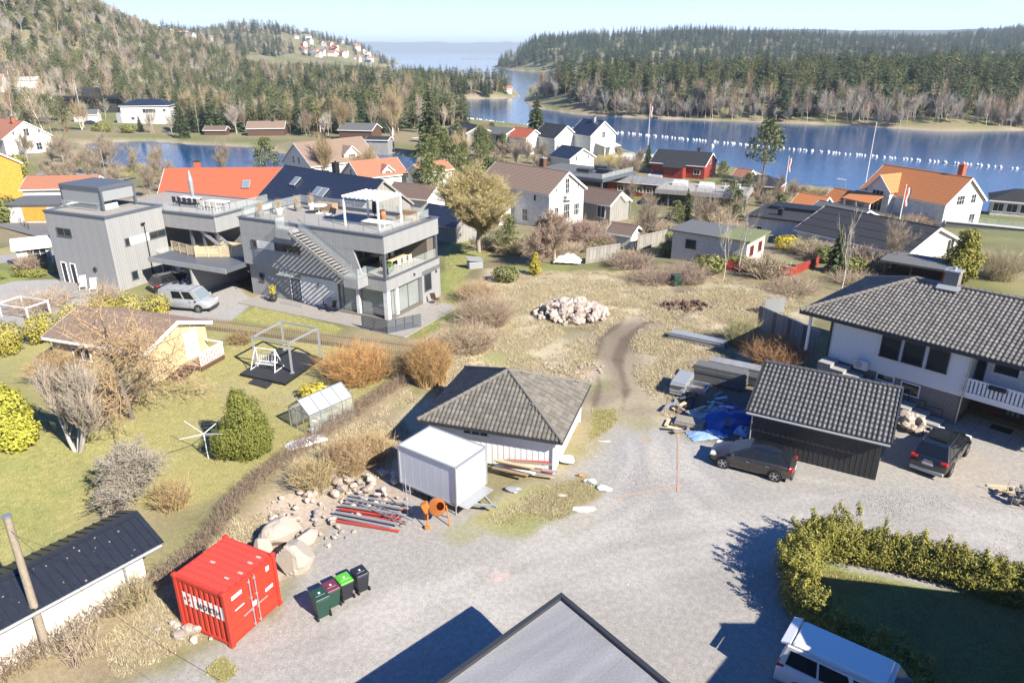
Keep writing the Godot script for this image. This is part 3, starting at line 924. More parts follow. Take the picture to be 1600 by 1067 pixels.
func twig_bush(sd: int, h: float, rad: float, stems: int, per: int, tint: Color, tint2: Color, r := 0.012) -> Mesh:
	rng.seed = sd
	var b := B.new()
	for i in stems:
		var a := rr(0, TAU)
		var q := sqrt(rng.randf())
		var base := Vector3(cos(a), 0, sin(a)) * rad * 0.65 * q
		var tip := Vector3(cos(a), 0, sin(a)) * rad * q * rr(0.7, 1.15) + Vector3(0, h * rr(0.7, 1.1) * (1.0 - 0.35 * q * q), 0)
		b.col = tint.lerp(tint2, rng.randf()) * rr(0.8, 1.2)
		tip += Vector3(rr(-0.3, 0.3), rr(-0.25, 0.15), rr(-0.3, 0.3)) * rad
		var mid := base.lerp(tip, 0.5) + Vector3(rr(-0.15, 0.15) * rad, h * 0.1, rr(-0.15, 0.15) * rad)
		twig(b, base, mid, r * 1.3)
		twig(b, mid - (mid - base) * 0.15, tip, r)
		for k in per:
			var p := mid.lerp(tip, rr(-0.5, 0.9))
			var e := p + (tip - base).normalized() * h * rr(0.12, 0.3) + Vector3(rr(-0.3, 0.3), rr(-0.2, 0.15), rr(-0.3, 0.3)) * h * 0.8
			b.col = tint.lerp(tint2, rng.randf()) * rr(0.8, 1.2)
			twig(b, p, e, r * 0.8)
	return b.mesh()

func bush(label: String, at: Vector3, sd: int, h: float, rad: float, stems: int, per: int, tint: Color, tint2: Color, r := 0.012, yaw := 0.0) -> void:
	var o := obj(self, numbered("bare_bush"), twig_bush(sd, h, rad, stems, per, tint, tint2, r), M.twig)
	o.position = at
	o.rotation.y = yaw
	tag(o, label, "bush")

var FOREST := {}

func make_tree_kinds() -> void:
	for k in 3:
		FOREST["spruce%d" % k] = spruce_mesh(100 + k, 15.0, 3.3, 17, 8, 4, 0.08, Color(0.068, 0.105, 0.042))
		FOREST["pine%d" % k] = pine_mesh(120 + k, 13.0, 3.3, 17, 26, 0.30, Color(0.105, 0.125, 0.045))
		FOREST["bare%d" % k] = bare_meshes(140 + k, 11.0, {"depth": 3, "kids": 2, "first": 0.42, "girth": 0.012, "spread": 0.55, "up": 0.14, "rmin": 0.035, "thick": 0.05, "f0": 0.55, "f1": 0.8, "bark": Color(0.38, 0.345, 0.305), "tint": Color(0.36, 0.325, 0.285)})
	FOREST["birch0"] = bare_meshes(151, 13.0, {"depth": 3, "kids": 2, "first": 0.5, "girth": 0.010, "spread": 0.45, "up": 0.16, "rmin": 0.032, "thick": 0.06, "bark": Color(0.60, 0.56, 0.50), "tint": Color(0.33, 0.26, 0.19)})
	FOREST["oak0"] = bare_meshes(161, 10.0, {"depth": 4, "kids": 2, "first": 0.3, "girth": 0.016, "spread": 0.75, "rmin": 0.03, "thick": 0.06, "f0": 0.5, "f1": 0.75, "bark": Color(0.20, 0.17, 0.15), "tint": Color(0.29, 0.255, 0.225)})

func joined(pair: Array) -> ArrayMesh:
	var st := SurfaceTool.new()
	st.begin(Mesh.PRIMITIVE_TRIANGLES)
	for m in pair:
		if m.get_surface_count():
			st.append_from(m, 0, Transform3D())
	return st.commit()

func wood(called: String, label: String, kinds: Array, spots: Array) -> void:
	var per := {}
	for s in spots:
		var k: String = kinds[rng.randi_range(0, kinds.size() - 1)]
		if not per.has(k):
			per[k] = [[], []]
		var t := Transform3D(Basis(Vector3.UP, rr(0, TAU)).scaled(Vector3(s[1] * rr(0.85, 1.2), s[1], s[1] * rr(0.85, 1.2))), s[0])
		per[k][0].append(t)
		var m := rr(0.72, 1.28)
		per[k][1].append(Color(m * rr(0.92, 1.1), m, m * rr(0.88, 1.08)))
	for k in per:
		var o := multi(self, numbered(called), joined(FOREST[k]), M.needle, per[k][0], per[k][1])
		tag(o, label, "forest", "", "stuff")

func scatter(count: int, poly: Array, keep: Callable, size0: float, size1: float) -> Array:
	var pg := PackedVector2Array()
	var lo := Vector2(1e9, 1e9)
	var hi := -lo
	for p in poly:
		pg.append(p)
		lo = lo.min(p)
		hi = hi.max(p)
	var out := []
	var tries := 0
	while out.size() < count and tries < count * 12:
		tries += 1
		var p := Vector2(rr(lo.x, hi.x), rr(lo.y, hi.y))
		if not Geometry2D.is_point_in_polygon(p, pg):
			continue
		var d := shore(p.x, p.y)
		if d < 1.2:
			continue
		if not keep.call(p, d):
			continue
		out.append([Vector3(p.x, ground_d(p.x, p.y, d) - 0.2, p.y), rr(size0, size1)])
	return out

func clear(p: Vector2) -> bool:
	for k in [[-148, -300, 19], [-135, -278, 12], [-186, -326, 21], [-170, -296, 11], [-208, -312, 9], [-246, -352, 10], [-262, -388, 10], [-243, -372, 10], [-86, -256, 11], [-50, -240, 11], [-104, -257, 8], [-160, -270, 12]]:
		if p.distance_to(Vector2(k[0], k[1])) < k[2]:
			return false
	return true

func make_woods() -> void:
	rng.seed = 300
	var all := func(p, _d): return clear(p)
	var patch := func(p, _d): return clear(p) and nz.get_noise_2d(p.x * 1.5, p.y * 1.5) > -0.12
	var hamlet := func(p, _d): return rng.randf() < 0.25 or not (Geometry2D.is_point_in_polygon(p, PackedVector2Array([Vector2(-540, -800), Vector2(-340, -800), Vector2(-390, -1100), Vector2(-580, -1010)])) or Geometry2D.is_point_in_polygon(p, PackedVector2Array([Vector2(-305, -1060), Vector2(-235, -1330), Vector2(-275, -1610), Vector2(-410, -1380)])))
	var gap := func(p, _d): return nz.get_noise_2d(p.x * 1.5, p.y * 1.5) < 0.10
	wood("shore_forest", "evergreen forest covering the spit across the bay", ["spruce0", "spruce1", "spruce2", "pine0", "pine1"], scatter(3600, [Vector2(14, -470), Vector2(40, -355), Vector2(120, -300), Vector2(430, -275), Vector2(620, -420), Vector2(600, -640), Vector2(120, -640)], func(_p, d): return d > 4.0, 0.7, 1.2))
	wood("shore_forest", "bare grey trees along the far shore of the bay", ["bare0", "bare1", "bare2", "oak0", "birch0"], scatter(1200, [Vector2(8, -480), Vector2(40, -345), Vector2(120, -290), Vector2(430, -255), Vector2(430, -310), Vector2(120, -345), Vector2(40, -410)], func(_p, d): return d < 16.0 or rng.randf() < 0.15, 0.4, 1.0))
	wood("hill_forest", "dark evergreen forest on the hills beyond the spit", ["spruce0", "spruce1", "spruce2"], scatter(9000, [Vector2(-30, -1330), Vector2(70, -1010), Vector2(500, -700), Vector2(1150, -800), Vector2(1900, -1500), Vector2(1700, -2100), Vector2(40, -2100)], patch, 0.95, 1.5))
	wood("hill_forest", "pale bare trees among the spruces on the hills beyond the spit", ["bare0", "bare1", "bare2"], scatter(800, [Vector2(-30, -1330), Vector2(70, -1010), Vector2(500, -700), Vector2(1150, -800), Vector2(1600, -1500), Vector2(1400, -2100), Vector2(40, -2100)], gap, 0.9, 1.4))
	wood("slope_forest", "bare grey brown trees covering the slope on the left", ["bare0", "bare1", "bare2", "birch0", "oak0"], scatter(2300, [Vector2(-162, -232), Vector2(-120, -330), Vector2(-240, -700), Vector2(-520, -800), Vector2(-520, -300), Vector2(-280, -210)], all, 0.7, 1.2))
	wood("slope_forest", "pines and spruces scattered over the slope on the left", ["pine0", "pine1", "pine2", "spruce0"], scatter(3200, [Vector2(-165, -240), Vector2(-100, -330), Vector2(-240, -700), Vector2(-520, -800), Vector2(-520, -300), Vector2(-280, -225)], patch, 0.6, 1.1))
	wood("town_forest", "evergreens on the hill with the far-off village", ["spruce0", "pine0", "spruce1"], scatter(2300, [Vector2(-240, -1640), Vector2(-300, -1080), Vector2(-420, -820), Vector2(-900, -900), Vector2(-1000, -1700)], hamlet, 0.8, 1.3))
	wood("town_forest", "bare trees on the hill with the far-off village", ["bare0", "bare1", "oak0"], scatter(1800, [Vector2(-240, -1640), Vector2(-300, -1080), Vector2(-420, -820), Vector2(-900, -900), Vector2(-1000, -1700)], hamlet, 0.7, 1.1))
	wood("lowland_forest", "dense evergreens in the lowland wood behind the pond", ["pine0", "pine1", "spruce0", "spruce1", "spruce2"], scatter(2100, [Vector2(-168, -330), Vector2(-128, -268), Vector2(-66, -262), Vector2(-30, -262), Vector2(-18, -300), Vector2(-38, -420), Vector2(8, -500), Vector2(-8, -530), Vector2(-140, -560), Vector2(-330, -760), Vector2(-210, -560)], func(p, d): return d > 5.0 and clear(p) and nz.get_noise_2d(p.x * 2.5, p.y * 2.5) > -0.25, 0.6, 1.0))
	wood("lowland_forest", "pale birches and bare trees in the lowland wood behind the pond", ["birch0", "bare0", "bare1", "bare2"], scatter(900, [Vector2(-168, -322), Vector2(-128, -262), Vector2(-66, -256), Vector2(-30, -256), Vector2(-16, -300), Vector2(-38, -420), Vector2(8, -500), Vector2(-8, -530), Vector2(-140, -560), Vector2(-330, -760), Vector2(-210, -560)], func(p, d): return d > 4.0 and clear(p), 0.6, 1.0))

func make_middle_trees() -> void:
	var kinds := {}
	var mats := {}
	for k in ["spruce", "pine", "bare", "birch", "oak"]:
		kinds[k] = []
	for k in 2:
		kinds.spruce.append(spruce_mesh(200 + k, 14.0, 3.2, 24, 9, 6, 0.07, Color(0.080, 0.105, 0.038), true))
		kinds.pine.append(pine_mesh(210 + k, 11.0, 3.0, 26, 70, 0.30, Color(0.125, 0.145, 0.05)))
		kinds.bare.append(bare_meshes(220 + k, 10.0, {"depth": 4, "kids": 2, "first": 0.36, "girth": 0.014, "spread": 0.6, "up": 0.12, "rmin": 0.018, "thick": 0.05, "bark": Color(0.30, 0.27, 0.24), "tint": Color(0.30, 0.245, 0.185)}))
		kinds.birch.append(bare_meshes(230 + k, 13.0, {"depth": 4, "kids": 2, "first": 0.42, "girth": 0.012, "spread": 0.5, "up": 0.15, "rmin": 0.018, "thick": 0.06, "stems": 2, "splay": 0.15, "bark": Color(0.64, 0.60, 0.54), "tint": Color(0.37, 0.29, 0.17)}))
	kinds["sapling"] = [bare_meshes(241, 6.0, {"depth": 3, "kids": 1, "first": 0.55, "girth": 0.009, "spread": 0.45, "up": 0.2, "rmin": 0.012, "thick": 0.03, "bark": Color(0.60, 0.57, 0.52), "tint": Color(0.42, 0.37, 0.31)})]
	var name_of := {"sapling": "birch_sapling", "spruce": "spruce_tree", "pine": "pine_tree", "bare": "bare_tree", "birch": "birch_tree"}
	var list := [
		["spruce", Vector3(-23.21, -5.8, -208.66), 19.0, "tall broad dark spruce standing right of the shed by the pond"],
		["spruce", Vector3(8.05, -5.8, -245.65), 15.5, "tall slim spruce between the red house and the white house with black roof"],
		["pine", Vector3(55.44, -5.8, -160.35), 13.5, "tall crooked pine alone against the fjord by the small red cabin"],
		["pine", Vector3(-7.88, -5.8, -179.95), 7.5, "bushy pine of a dense clump left of the long brown roofed white house"],
		["pine", Vector3(-11.57, -5.8, -175.88), 7.0, "bushy pine of a dense clump beside the small white red roofed house"],
		["pine", Vector3(-2.53, -5.8, -193.3), 7.0, "bushy pine of a dense clump just behind the long brown roof"],
		["pine", Vector3(-64.92, -5.8, -193.3), 11.5, "wide pine at the pond edge left of the white house with dormer"],
		["spruce", Vector3(-111.35, -5.8, -251.41), 11.0, "round topped conifer on the far pond bank right of the hip roofed house"],
		["spruce", Vector3(-133.88, -5.8, -268.13), 6.0, "dark cone shaped shrub tree in front of the hip roofed house"],
		["birch", Vector3(-34.85, -5.8, -217.24), 18.0, "large pale birch with golden twigs behind the white house with dormer"],
		["birch", Vector3(-56.57, -5.8, -245.65), 13.5, "slim white birch left of the grey cabin behind the pond"],
		["bare", Vector3(-109.53, -5.8, -179.95), 9.0, "grey bare tree beside the white house at the left edge"],
		["pine", Vector3(44.9, -5.58, -154.97), 5.0, "low round pine in front of the red house with black roof"],
		["spruce", Vector3(33.41, -5.8, -179.95), 6.0, "small spruce left of the red house with black roof"],
		["spruce", Vector3(27.12, -3.62, -110.71), 5.2, "yellowish young spruce beside the shed with the green roof"],
		["spruce", Vector3(33.09, 0, -70.67), 5.0, "small spruce in front of the low white house with black roof"],
		["pine", Vector3(-0.37, -0.94, -81.67), 4.6, "small dense pine in front of the long white house"],
		["sapling", Vector3(31, 0, -64.36), 6.5, "thin white sapling left of the small spruce by the black roof"],
		["sapling", Vector3(20.69, 0, -67.38), 6.0, "thin white sapling in front of the shed with the green roof"],
		["sapling", Vector3(22.89, 0, -69.54), 6.5, "thin white sapling beside the red deck rail of the green roofed shed"],
		["bare", Vector3(39.02, 0, -71.83), 6.0, "grey bare tree before the white gable of the black roofed house"],
		["bare", Vector3(16.56, -1.4, -86.4), 7.5, "hazy green bare tree in front of the carport of the long white house"],
		["bare", Vector3(19.86, -4.02, -119.85), 6.5, "hazy bare tree behind the carport of the long white house"],
		["bare", Vector3(3.47, -5.8, -179.95), 8.5, "pale leafless tree left of the black roofed white house"],
		["birch", Vector3(-153.63, -5.8, -265.93), 10.0, "group of white stems on the near left of the black modern house"],
	]
	for e in list:
		var ks: Array = kinds[e[0]]
		var pair: Array = ks[rng.randi_range(0, ks.size() - 1)]
		var full: float = {"spruce": 14.0, "pine": 11.0, "bare": 10.0, "birch": 13.0, "sapling": 6.0}[e[0]]
		var at: Vector3 = e[1]
		plant(name_of[e[0]], e[3], "tree", at_ground(at.x, at.z), pair, M.twig, M.needle, rr(0, 360), e[2] / full)
	rng.seed = 330
	var belts := [
		["spruce", "dark spruce at the edge of the lowland wood", 26, [Vector2(-165, -318), Vector2(-60, -275), Vector2(-30, -330), Vector2(-30, -400), Vector2(-150, -345)], 0.7, 1.1],
		["pine", "green pine at the edge of the lowland wood", 34, [Vector2(-165, -318), Vector2(-60, -262), Vector2(-25, -320), Vector2(-30, -400), Vector2(-150, -345)], 0.75, 1.2],
		["birch", "pale birch at the edge of the lowland wood", 26, [Vector2(-170, -310), Vector2(-70, -258), Vector2(-20, -300), Vector2(-30, -380), Vector2(-150, -335)], 0.65, 1.0],
		["bare", "grey bare tree at the edge of the lowland wood", 40, [Vector2(-170, -310), Vector2(-70, -255), Vector2(-20, -295), Vector2(-30, -380), Vector2(-150, -335)], 0.7, 1.1],
		["bare", "grey bare tree at the foot of the left slope", 44, [Vector2(-235, -215), Vector2(-165, -262), Vector2(-180, -330), Vector2(-290, -330)], 0.8, 1.25],
		["pine", "green pine at the foot of the left slope", 20, [Vector2(-235, -220), Vector2(-170, -262), Vector2(-180, -330), Vector2(-290, -330)], 0.7, 1.1],
	]
	belts += [
		["bare", "grey bare tree on the near bank of the pond", 24, [Vector2(-150, -180), Vector2(-60, -160), Vector2(-55, -178), Vector2(-105, -186), Vector2(-150, -215)], 0.6, 1.0],
		["pine", "green pine between the houses by the pond", 20, [Vector2(-70, -165), Vector2(-52, -185), Vector2(-20, -250), Vector2(-2, -235), Vector2(-8, -160), Vector2(-30, -185)], 0.55, 0.95],
		["birch", "birch between the houses by the pond", 7, [Vector2(-70, -160), Vector2(-52, -190), Vector2(-24, -255), Vector2(-6, -235), Vector2(-10, -160)], 0.5, 0.8],
		["bare", "bare tree between the houses towards the bay", 28, [Vector2(-10, -200), Vector2(-5, -130), Vector2(30, -150), Vector2(34, -190)], 0.4, 0.75],
		["bare", "small bare tree in the gardens above the shore", 22, [Vector2(20, -100), Vector2(45, -150), Vector2(62, -145), Vector2(38, -88)], 0.3, 0.55],
		["pine", "small pine in the gardens above the shore", 6, [Vector2(20, -100), Vector2(45, -150), Vector2(62, -145), Vector2(38, -88)], 0.3, 0.5],
		["pine", "dark pine behind the long white house", 9, [Vector2(-16, -122), Vector2(-2, -120), Vector2(2, -150), Vector2(-12, -160)], 0.5, 0.85],
		["bare", "bare tree behind the left modern house", 18, [Vector2(-105, -175), Vector2(-60, -140), Vector2(-62, -118), Vector2(-105, -150)], 0.45, 0.8],
	]
	for e in belts:
		var ks: Array = kinds[e[0]]
		for s in scatter(e[2], e[3], func(p, d): return d > 3.0 and clear(p), e[4], e[5]):
			plant(name_of[e[0]], e[1], "tree", s[0], ks[rng.randi_range(0, ks.size() - 1)], M.twig, M.needle, rr(0, 360), s[1], e[1] + "s")

func make_near_plants() -> void:
	rng.seed = 400
	plant("larch_tree", "big feathery brown larch in front of the yellow cottage", "tree", gp(-23.35, -39.08), bare_meshes(401, 7.6, {"depth": 4, "kids": 2, "first": 0.34, "girth": 0.016, "spread": 1.2, "up": 0.02, "lift": 0.0, "rmin": 0.012, "thick": 0.04, "f0": 0.52, "f1": 0.82, "bend": 0.22, "bark": Color(0.16, 0.135, 0.115), "tint": Color(0.40, 0.29, 0.175), "buds": 1200, "bud": 0.04, "bud_col": Color(0.43, 0.31, 0.16)}), M.twig, M.twig, 0.0, 1.45)
	plant("bare_tree", "pale leaning multi stemmed tree beside the yellow green shrub", "tree", gp(-24.56, -35.21), bare_meshes(402, 5.4, {"depth": 4, "kids": 2, "first": 0.40, "girth": 0.022, "spread": 0.45, "up": 0.16, "rmin": 0.012, "thick": 0.03, "stems": 5, "splay": 0.55, "bark": Color(0.40, 0.37, 0.33), "tint": Color(0.40, 0.345, 0.28)}), M.twig, M.twig)
	plant("apple_tree", "low wide grey apple tree on the lawn", "tree", gp(-19.53, -30.71), bare_meshes(403, 3.9, {"depth": 5, "kids": 2, "first": 0.26, "girth": 0.034, "spread": 0.95, "up": 0.06, "rmin": 0.010, "thick": 0.03, "f0": 0.55, "f1": 0.82, "bend": 0.3, "bark": Color(0.30, 0.27, 0.24), "tint": Color(0.31, 0.275, 0.22)}), M.twig, M.twig, 0.0, 1.5).scale = Vector3(2.1, 1.05, 2.1)
	plant("willow_tree", "big round willow with yellow green twigs beside the modern house", "tree", gp(-3.76, -79), bare_meshes(404, 10.0, {"depth": 5, "kids": 3, "first": 0.30, "girth": 0.014, "spread": 0.6, "up": 0.12, "rmin": 0.012, "thick": 0.05, "f0": 0.52, "f1": 0.76, "bark": Color(0.27, 0.24, 0.20), "tint": Color(0.38, 0.31, 0.16), "buds": 12000, "bud": 0.07, "bud_col": Color(0.44, 0.40, 0.10)}), M.twig, M.twig).scale = Vector3(1.9, 1.15, 1.9)
	plant("fruit_tree", "spreading brown fruit tree beside the pale tarpaulin", "tree", gp(4.61, -74.75), bare_meshes(405, 6.0, {"depth": 5, "kids": 2, "first": 0.24, "girth": 0.022, "spread": 0.95, "rmin": 0.014, "thick": 0.04, "f0": 0.58, "f1": 0.84, "bark": Color(0.40, 0.34, 0.27), "tint": Color(0.31, 0.235, 0.18)}), M.twig, M.twig, 0.0, 1.6)
	var tone := Color(0.17, 0.185, 0.022)
	shrub("yew_bush", "large dense olive green evergreen in the middle of the lawn", gp(-14.99, -35.21), [[Vector3(0, 1.1, 0), Vector3(1.85, 1.5, 1.85), 13000], [Vector3(0.1, 2.2, 0.1), Vector3(1.25, 1.5, 1.25), 7000], [Vector3(-0.7, 1.0, 0.6), Vector3(1.1, 1.2, 1.1), 5000], [Vector3(0.8, 1.1, 0.3), Vector3(1.1, 1.3, 1.1), 5000], [Vector3(-0.1, 3.2, 0), Vector3(0.6, 1.0, 0.6), 2600]], 0.065, Color(0.09, 0.12, 0.015), Color(0.22, 0.22, 0.04))
	shrub("rhododendron", "bright yellow green leafy shrub at the left edge", gp(-28.91, -36.35), [[Vector3(-1.0, 1.5, 0), Vector3(2.4, 2.3, 2.2), 10000], [Vector3(0.6, 1.0, 0.5), Vector3(1.5, 1.5, 1.4), 2800], [Vector3(-3.2, 1.3, 0), Vector3(2.0, 2.0, 1.8), 2600]], 0.14, Color(0.26, 0.28, 0.03), Color(0.47, 0.43, 0.06))
	shrub("conifer_hedge", "yellow green clipped hedge behind the yellow cottage", Vector3(-36.58, 0, -50.94), [[Vector3(-1.0, 1.2, 1.5), Vector3(1.3, 1.5, 1.6), 2600], [Vector3(0.2, 1.2, -0.8), Vector3(1.3, 1.5, 1.6), 2600], [Vector3(1.5, 1.2, -2.8), Vector3(1.3, 1.5, 1.6), 2600], [Vector3(3.0, 1.3, -4.6), Vector3(1.4, 1.5, 1.5), 2400], [Vector3(4.6, 1.3, -5.6), Vector3(1.5, 1.3, 1.2), 2000], [Vector3(6.6, 1.2, -6.2), Vector3(1.5, 1.2, 1.1), 1800]], 0.10, Color(0.22, 0.22, 0.03), Color(0.46, 0.38, 0.08), 0.5, "hedge")
	shrub("golden_shrub", "small yellow leaved shrub beside the greenhouse", gp(-13.05, -41.97), [[Vector3(0, 0.5, 0), Vector3(1.0, 0.62, 0.7), 500], [Vector3(0.5, 0.55, -0.2), Vector3(0.6, 0.55, 0.5), 240]], 0.13, Color(0.34, 0.30, 0.03), Color(0.60, 0.48, 0.05))
	shrub("forsythia_bush", "bright yellow flowering bush right of the red deck rail", Vector3(32.86, -1.16, -83.97), [[Vector3(0, 0.9, 0), Vector3(1.9, 1.1, 1.3), 1300]], 0.13, Color(0.55, 0.42, 0.02), Color(0.68, 0.55, 0.05))
	shrub("thuja_tree", "olive conical thuja right of the white gabled house", Vector3(43.69, 0, -67.38), [[Vector3(0, 2.0, 0), Vector3(2.0, 2.4, 1.9), 4200], [Vector3(0.2, 4.0, 0), Vector3(1.2, 1.5, 1.2), 1600]], 0.16, Color(0.14, 0.16, 0.015), Color(0.27, 0.23, 0.03), 0.5, "tree")
	shrub("young_thuja", "small golden thuja below the fruit tree", gp(2.32, -69.54), [[Vector3(0, 0.9, 0), Vector3(0.75, 1.1, 0.75), 700], [Vector3(0, 1.8, 0), Vector3(0.4, 0.8, 0.4), 300]], 0.12, Color(0.25, 0.22, 0.02), Color(0.42, 0.34, 0.04))
	shrub("pot_shrub", "dark green bush below the small pine by the lot", gp(-0.63, -67.38), [[Vector3(0, 0.8, 0), Vector3(1.6, 1.0, 1.2), 1500]], 0.13, Color(0.09, 0.12, 0.03), Color(0.20, 0.20, 0.06))
	shrub("green_bush", "dark green bush beside the leaning board fence", Vector3(17.87, -0.73, -79.48), [[Vector3(0, 0.9, 0), Vector3(1.5, 1.1, 1.2), 1200]], 0.14, Color(0.08, 0.11, 0.03), Color(0.17, 0.19, 0.05))
	shrub("green_bush", "green bush on the far pond bank", Vector3(-145.17, -5.8, -263.76), [[Vector3(0, 1.5, 0), Vector3(4.5, 2.0, 2.5), 900], [Vector3(9, 1.2, 0), Vector3(3.5, 1.6, 2.0), 700]], 0.35, Color(0.12, 0.14, 0.03), Color(0.26, 0.25, 0.06))
	shrub("roadside_shrub", "green conifer shrub at the left edge by the road", Vector3(-77.1, -3.49, -107.93), [[Vector3(0, 2.2, 0), Vector3(2.4, 2.8, 2.2), 1600]], 0.24, Color(0.10, 0.13, 0.03), Color(0.22, 0.22, 0.05))
	shrub("roadside_shrub", "tall light green conifer shrub beside the orange house", Vector3(-111.62, -5.8, -164.64), [[Vector3(0, 2.6, 0), Vector3(2.5, 3.6, 2.4), 1800]], 0.28, Color(0.20, 0.22, 0.05), Color(0.34, 0.32, 0.07))
	shrub("low_hedge", "low green hedge along the road at the left", Vector3(-48.4, 0, -69.1), [[Vector3(-3.5, 0.4, 1.2), Vector3(2.2, 0.6, 0.8), 700], [Vector3(0, 0.4, 0), Vector3(2.2, 0.6, 0.8), 700], [Vector3(3.3, 0.4, -1.4), Vector3(2.0, 0.6, 0.8), 700]], 0.13, Color(0.13, 0.15, 0.03), Color(0.28, 0.26, 0.06), 0.5, "hedge")
	shrub("low_hedge", "yellow green hedge below the orange roofed house", Vector3(63.89, -4.6, -132.86), [[Vector3(0, 0.8, 0), Vector3(3.4, 1.0, 1.2), 700]], 0.22, Color(0.20, 0.20, 0.03), Color(0.40, 0.33, 0.05), 0.5, "hedge")
	var ring := [gp(11.68, -22.09), gp(11.59, -23.15), gp(11.87, -24.28), gp(12.49, -25.38), gp(13.37, -26.06), gp(14.35, -26.24), gp(15.06, -25.89), gp(15.85, -25.63), gp(16.63, -25.38), gp(17.35, -25.05), gp(18.11, -24.8), gp(18.8, -24.48), gp(19.44, -24.09), gp(20.09, -23.71), gp(20.73, -23.33), gp(21.32, -22.89), gp(12.05, -21.26), gp(12.52, -20.63), gp(12.9, -19.87), gp(13.37, -19.16), gp(13.87, -18.34)]
	for i2 in ring.size() * 2 - 1:
		var i := i2 / 2
		if i == 15 and i2 % 2:
			continue
		var q: Vector3 = ring[i] if i2 % 2 == 0 else (ring[i] + ring[i + 1]) * 0.5
		var big := rr(1.15, 1.35) if i in [2, 3, 4, 5] else rr(0.9, 1.12)
		var b := B.new()
		var w := B.new()
		w.col = Color(0.12, 0.09, 0.06)
		for s in 4:
			var c := Vector3(rr(-0.15, 0.15), 0.42 + 0.30 * s, rr(-0.15, 0.15))
			leaf_blob(b, c * big, Vector3(0.86, 0.42, 0.86) * big * (1.0 - 0.08 * s), 820, 0.062, Color(0.125, 0.14, 0.02), Color(0.27, 0.24, 0.045), 0.4)
		for s in 5:
			leaf_blob(b, Vector3(rr(-0.6, 0.6), rr(1.45, 1.75), rr(-0.6, 0.6)) * big, Vector3(0.16, rr(0.25, 0.5), 0.16), 70, 0.062, Color(0.15, 0.16, 0.02), Color(0.31, 0.27, 0.05), 0.2)
		w.tube(Vector3(0, -0.1, 0), Vector3(0, 1.4, 0), 0.05, 0.02, 5, false)
		var place: String = "lit tip of the" if i in [2, 3, 4, 5] else ("near row of the" if i < 2 or i > 15 else "far row of the")
		plant("thuja_bush", "olive thuja bush in the " + place + " hedge by the white van", "shrub", q, [w.mesh(), b.mesh()], M.twig, M.leaf, 0.0, 1.0, "thuja bushes, " + place + " hedge", ["stem", "foliage"])
	var path := [gp(-18.99, -18.21), gp(-17.62, -20.32), gp(-16.03, -22.79), gp(-14.24, -25.29), gp(-13.72, -27.99), gp(-13.73, -30.6), gp(-12.77, -33.28), gp(-11.3, -36.35), gp(-9.6, -39.92), gp(-7.33, -44.3)]
	var hb := B.new()
	rng.seed = 410
	for i in path.size() - 1:
		var a: Vector3 = path[i]
		var e: Vector3 = path[i + 1]
		var side := (e - a).cross(Vector3.UP).normalized()
		var cnt := int((e - a).length() * 300.0)
		for k in cnt:
			var u := rr(-0.42, 0.42)
			var p := a.lerp(e, rng.randf()) + side * u + Vector3(0, rr(0.0, 0.75), 0)
			var m := rr(0.7, 1.25)
			hb.col = Color(0.225 * m, 0.165 * m, 0.125 * m)
			twig(hb, p, p + Vector3(rr(-0.22, 0.22), rr(0.1, 0.42), rr(-0.22, 0.22)), 0.011)
	var hedge := obj(self, "beech_hedge", hb.mesh(), M.twig)
	tag(hedge, "long clipped leafless brown hedge between the lawn and the yard", "hedge")
	var tan := Color(0.42, 0.28, 0.13)
	var rust := Color(0.44, 0.22, 0.075)
	var grey := Color(0.34, 0.275, 0.21)
	var mauve := Color(0.27, 0.19, 0.15)
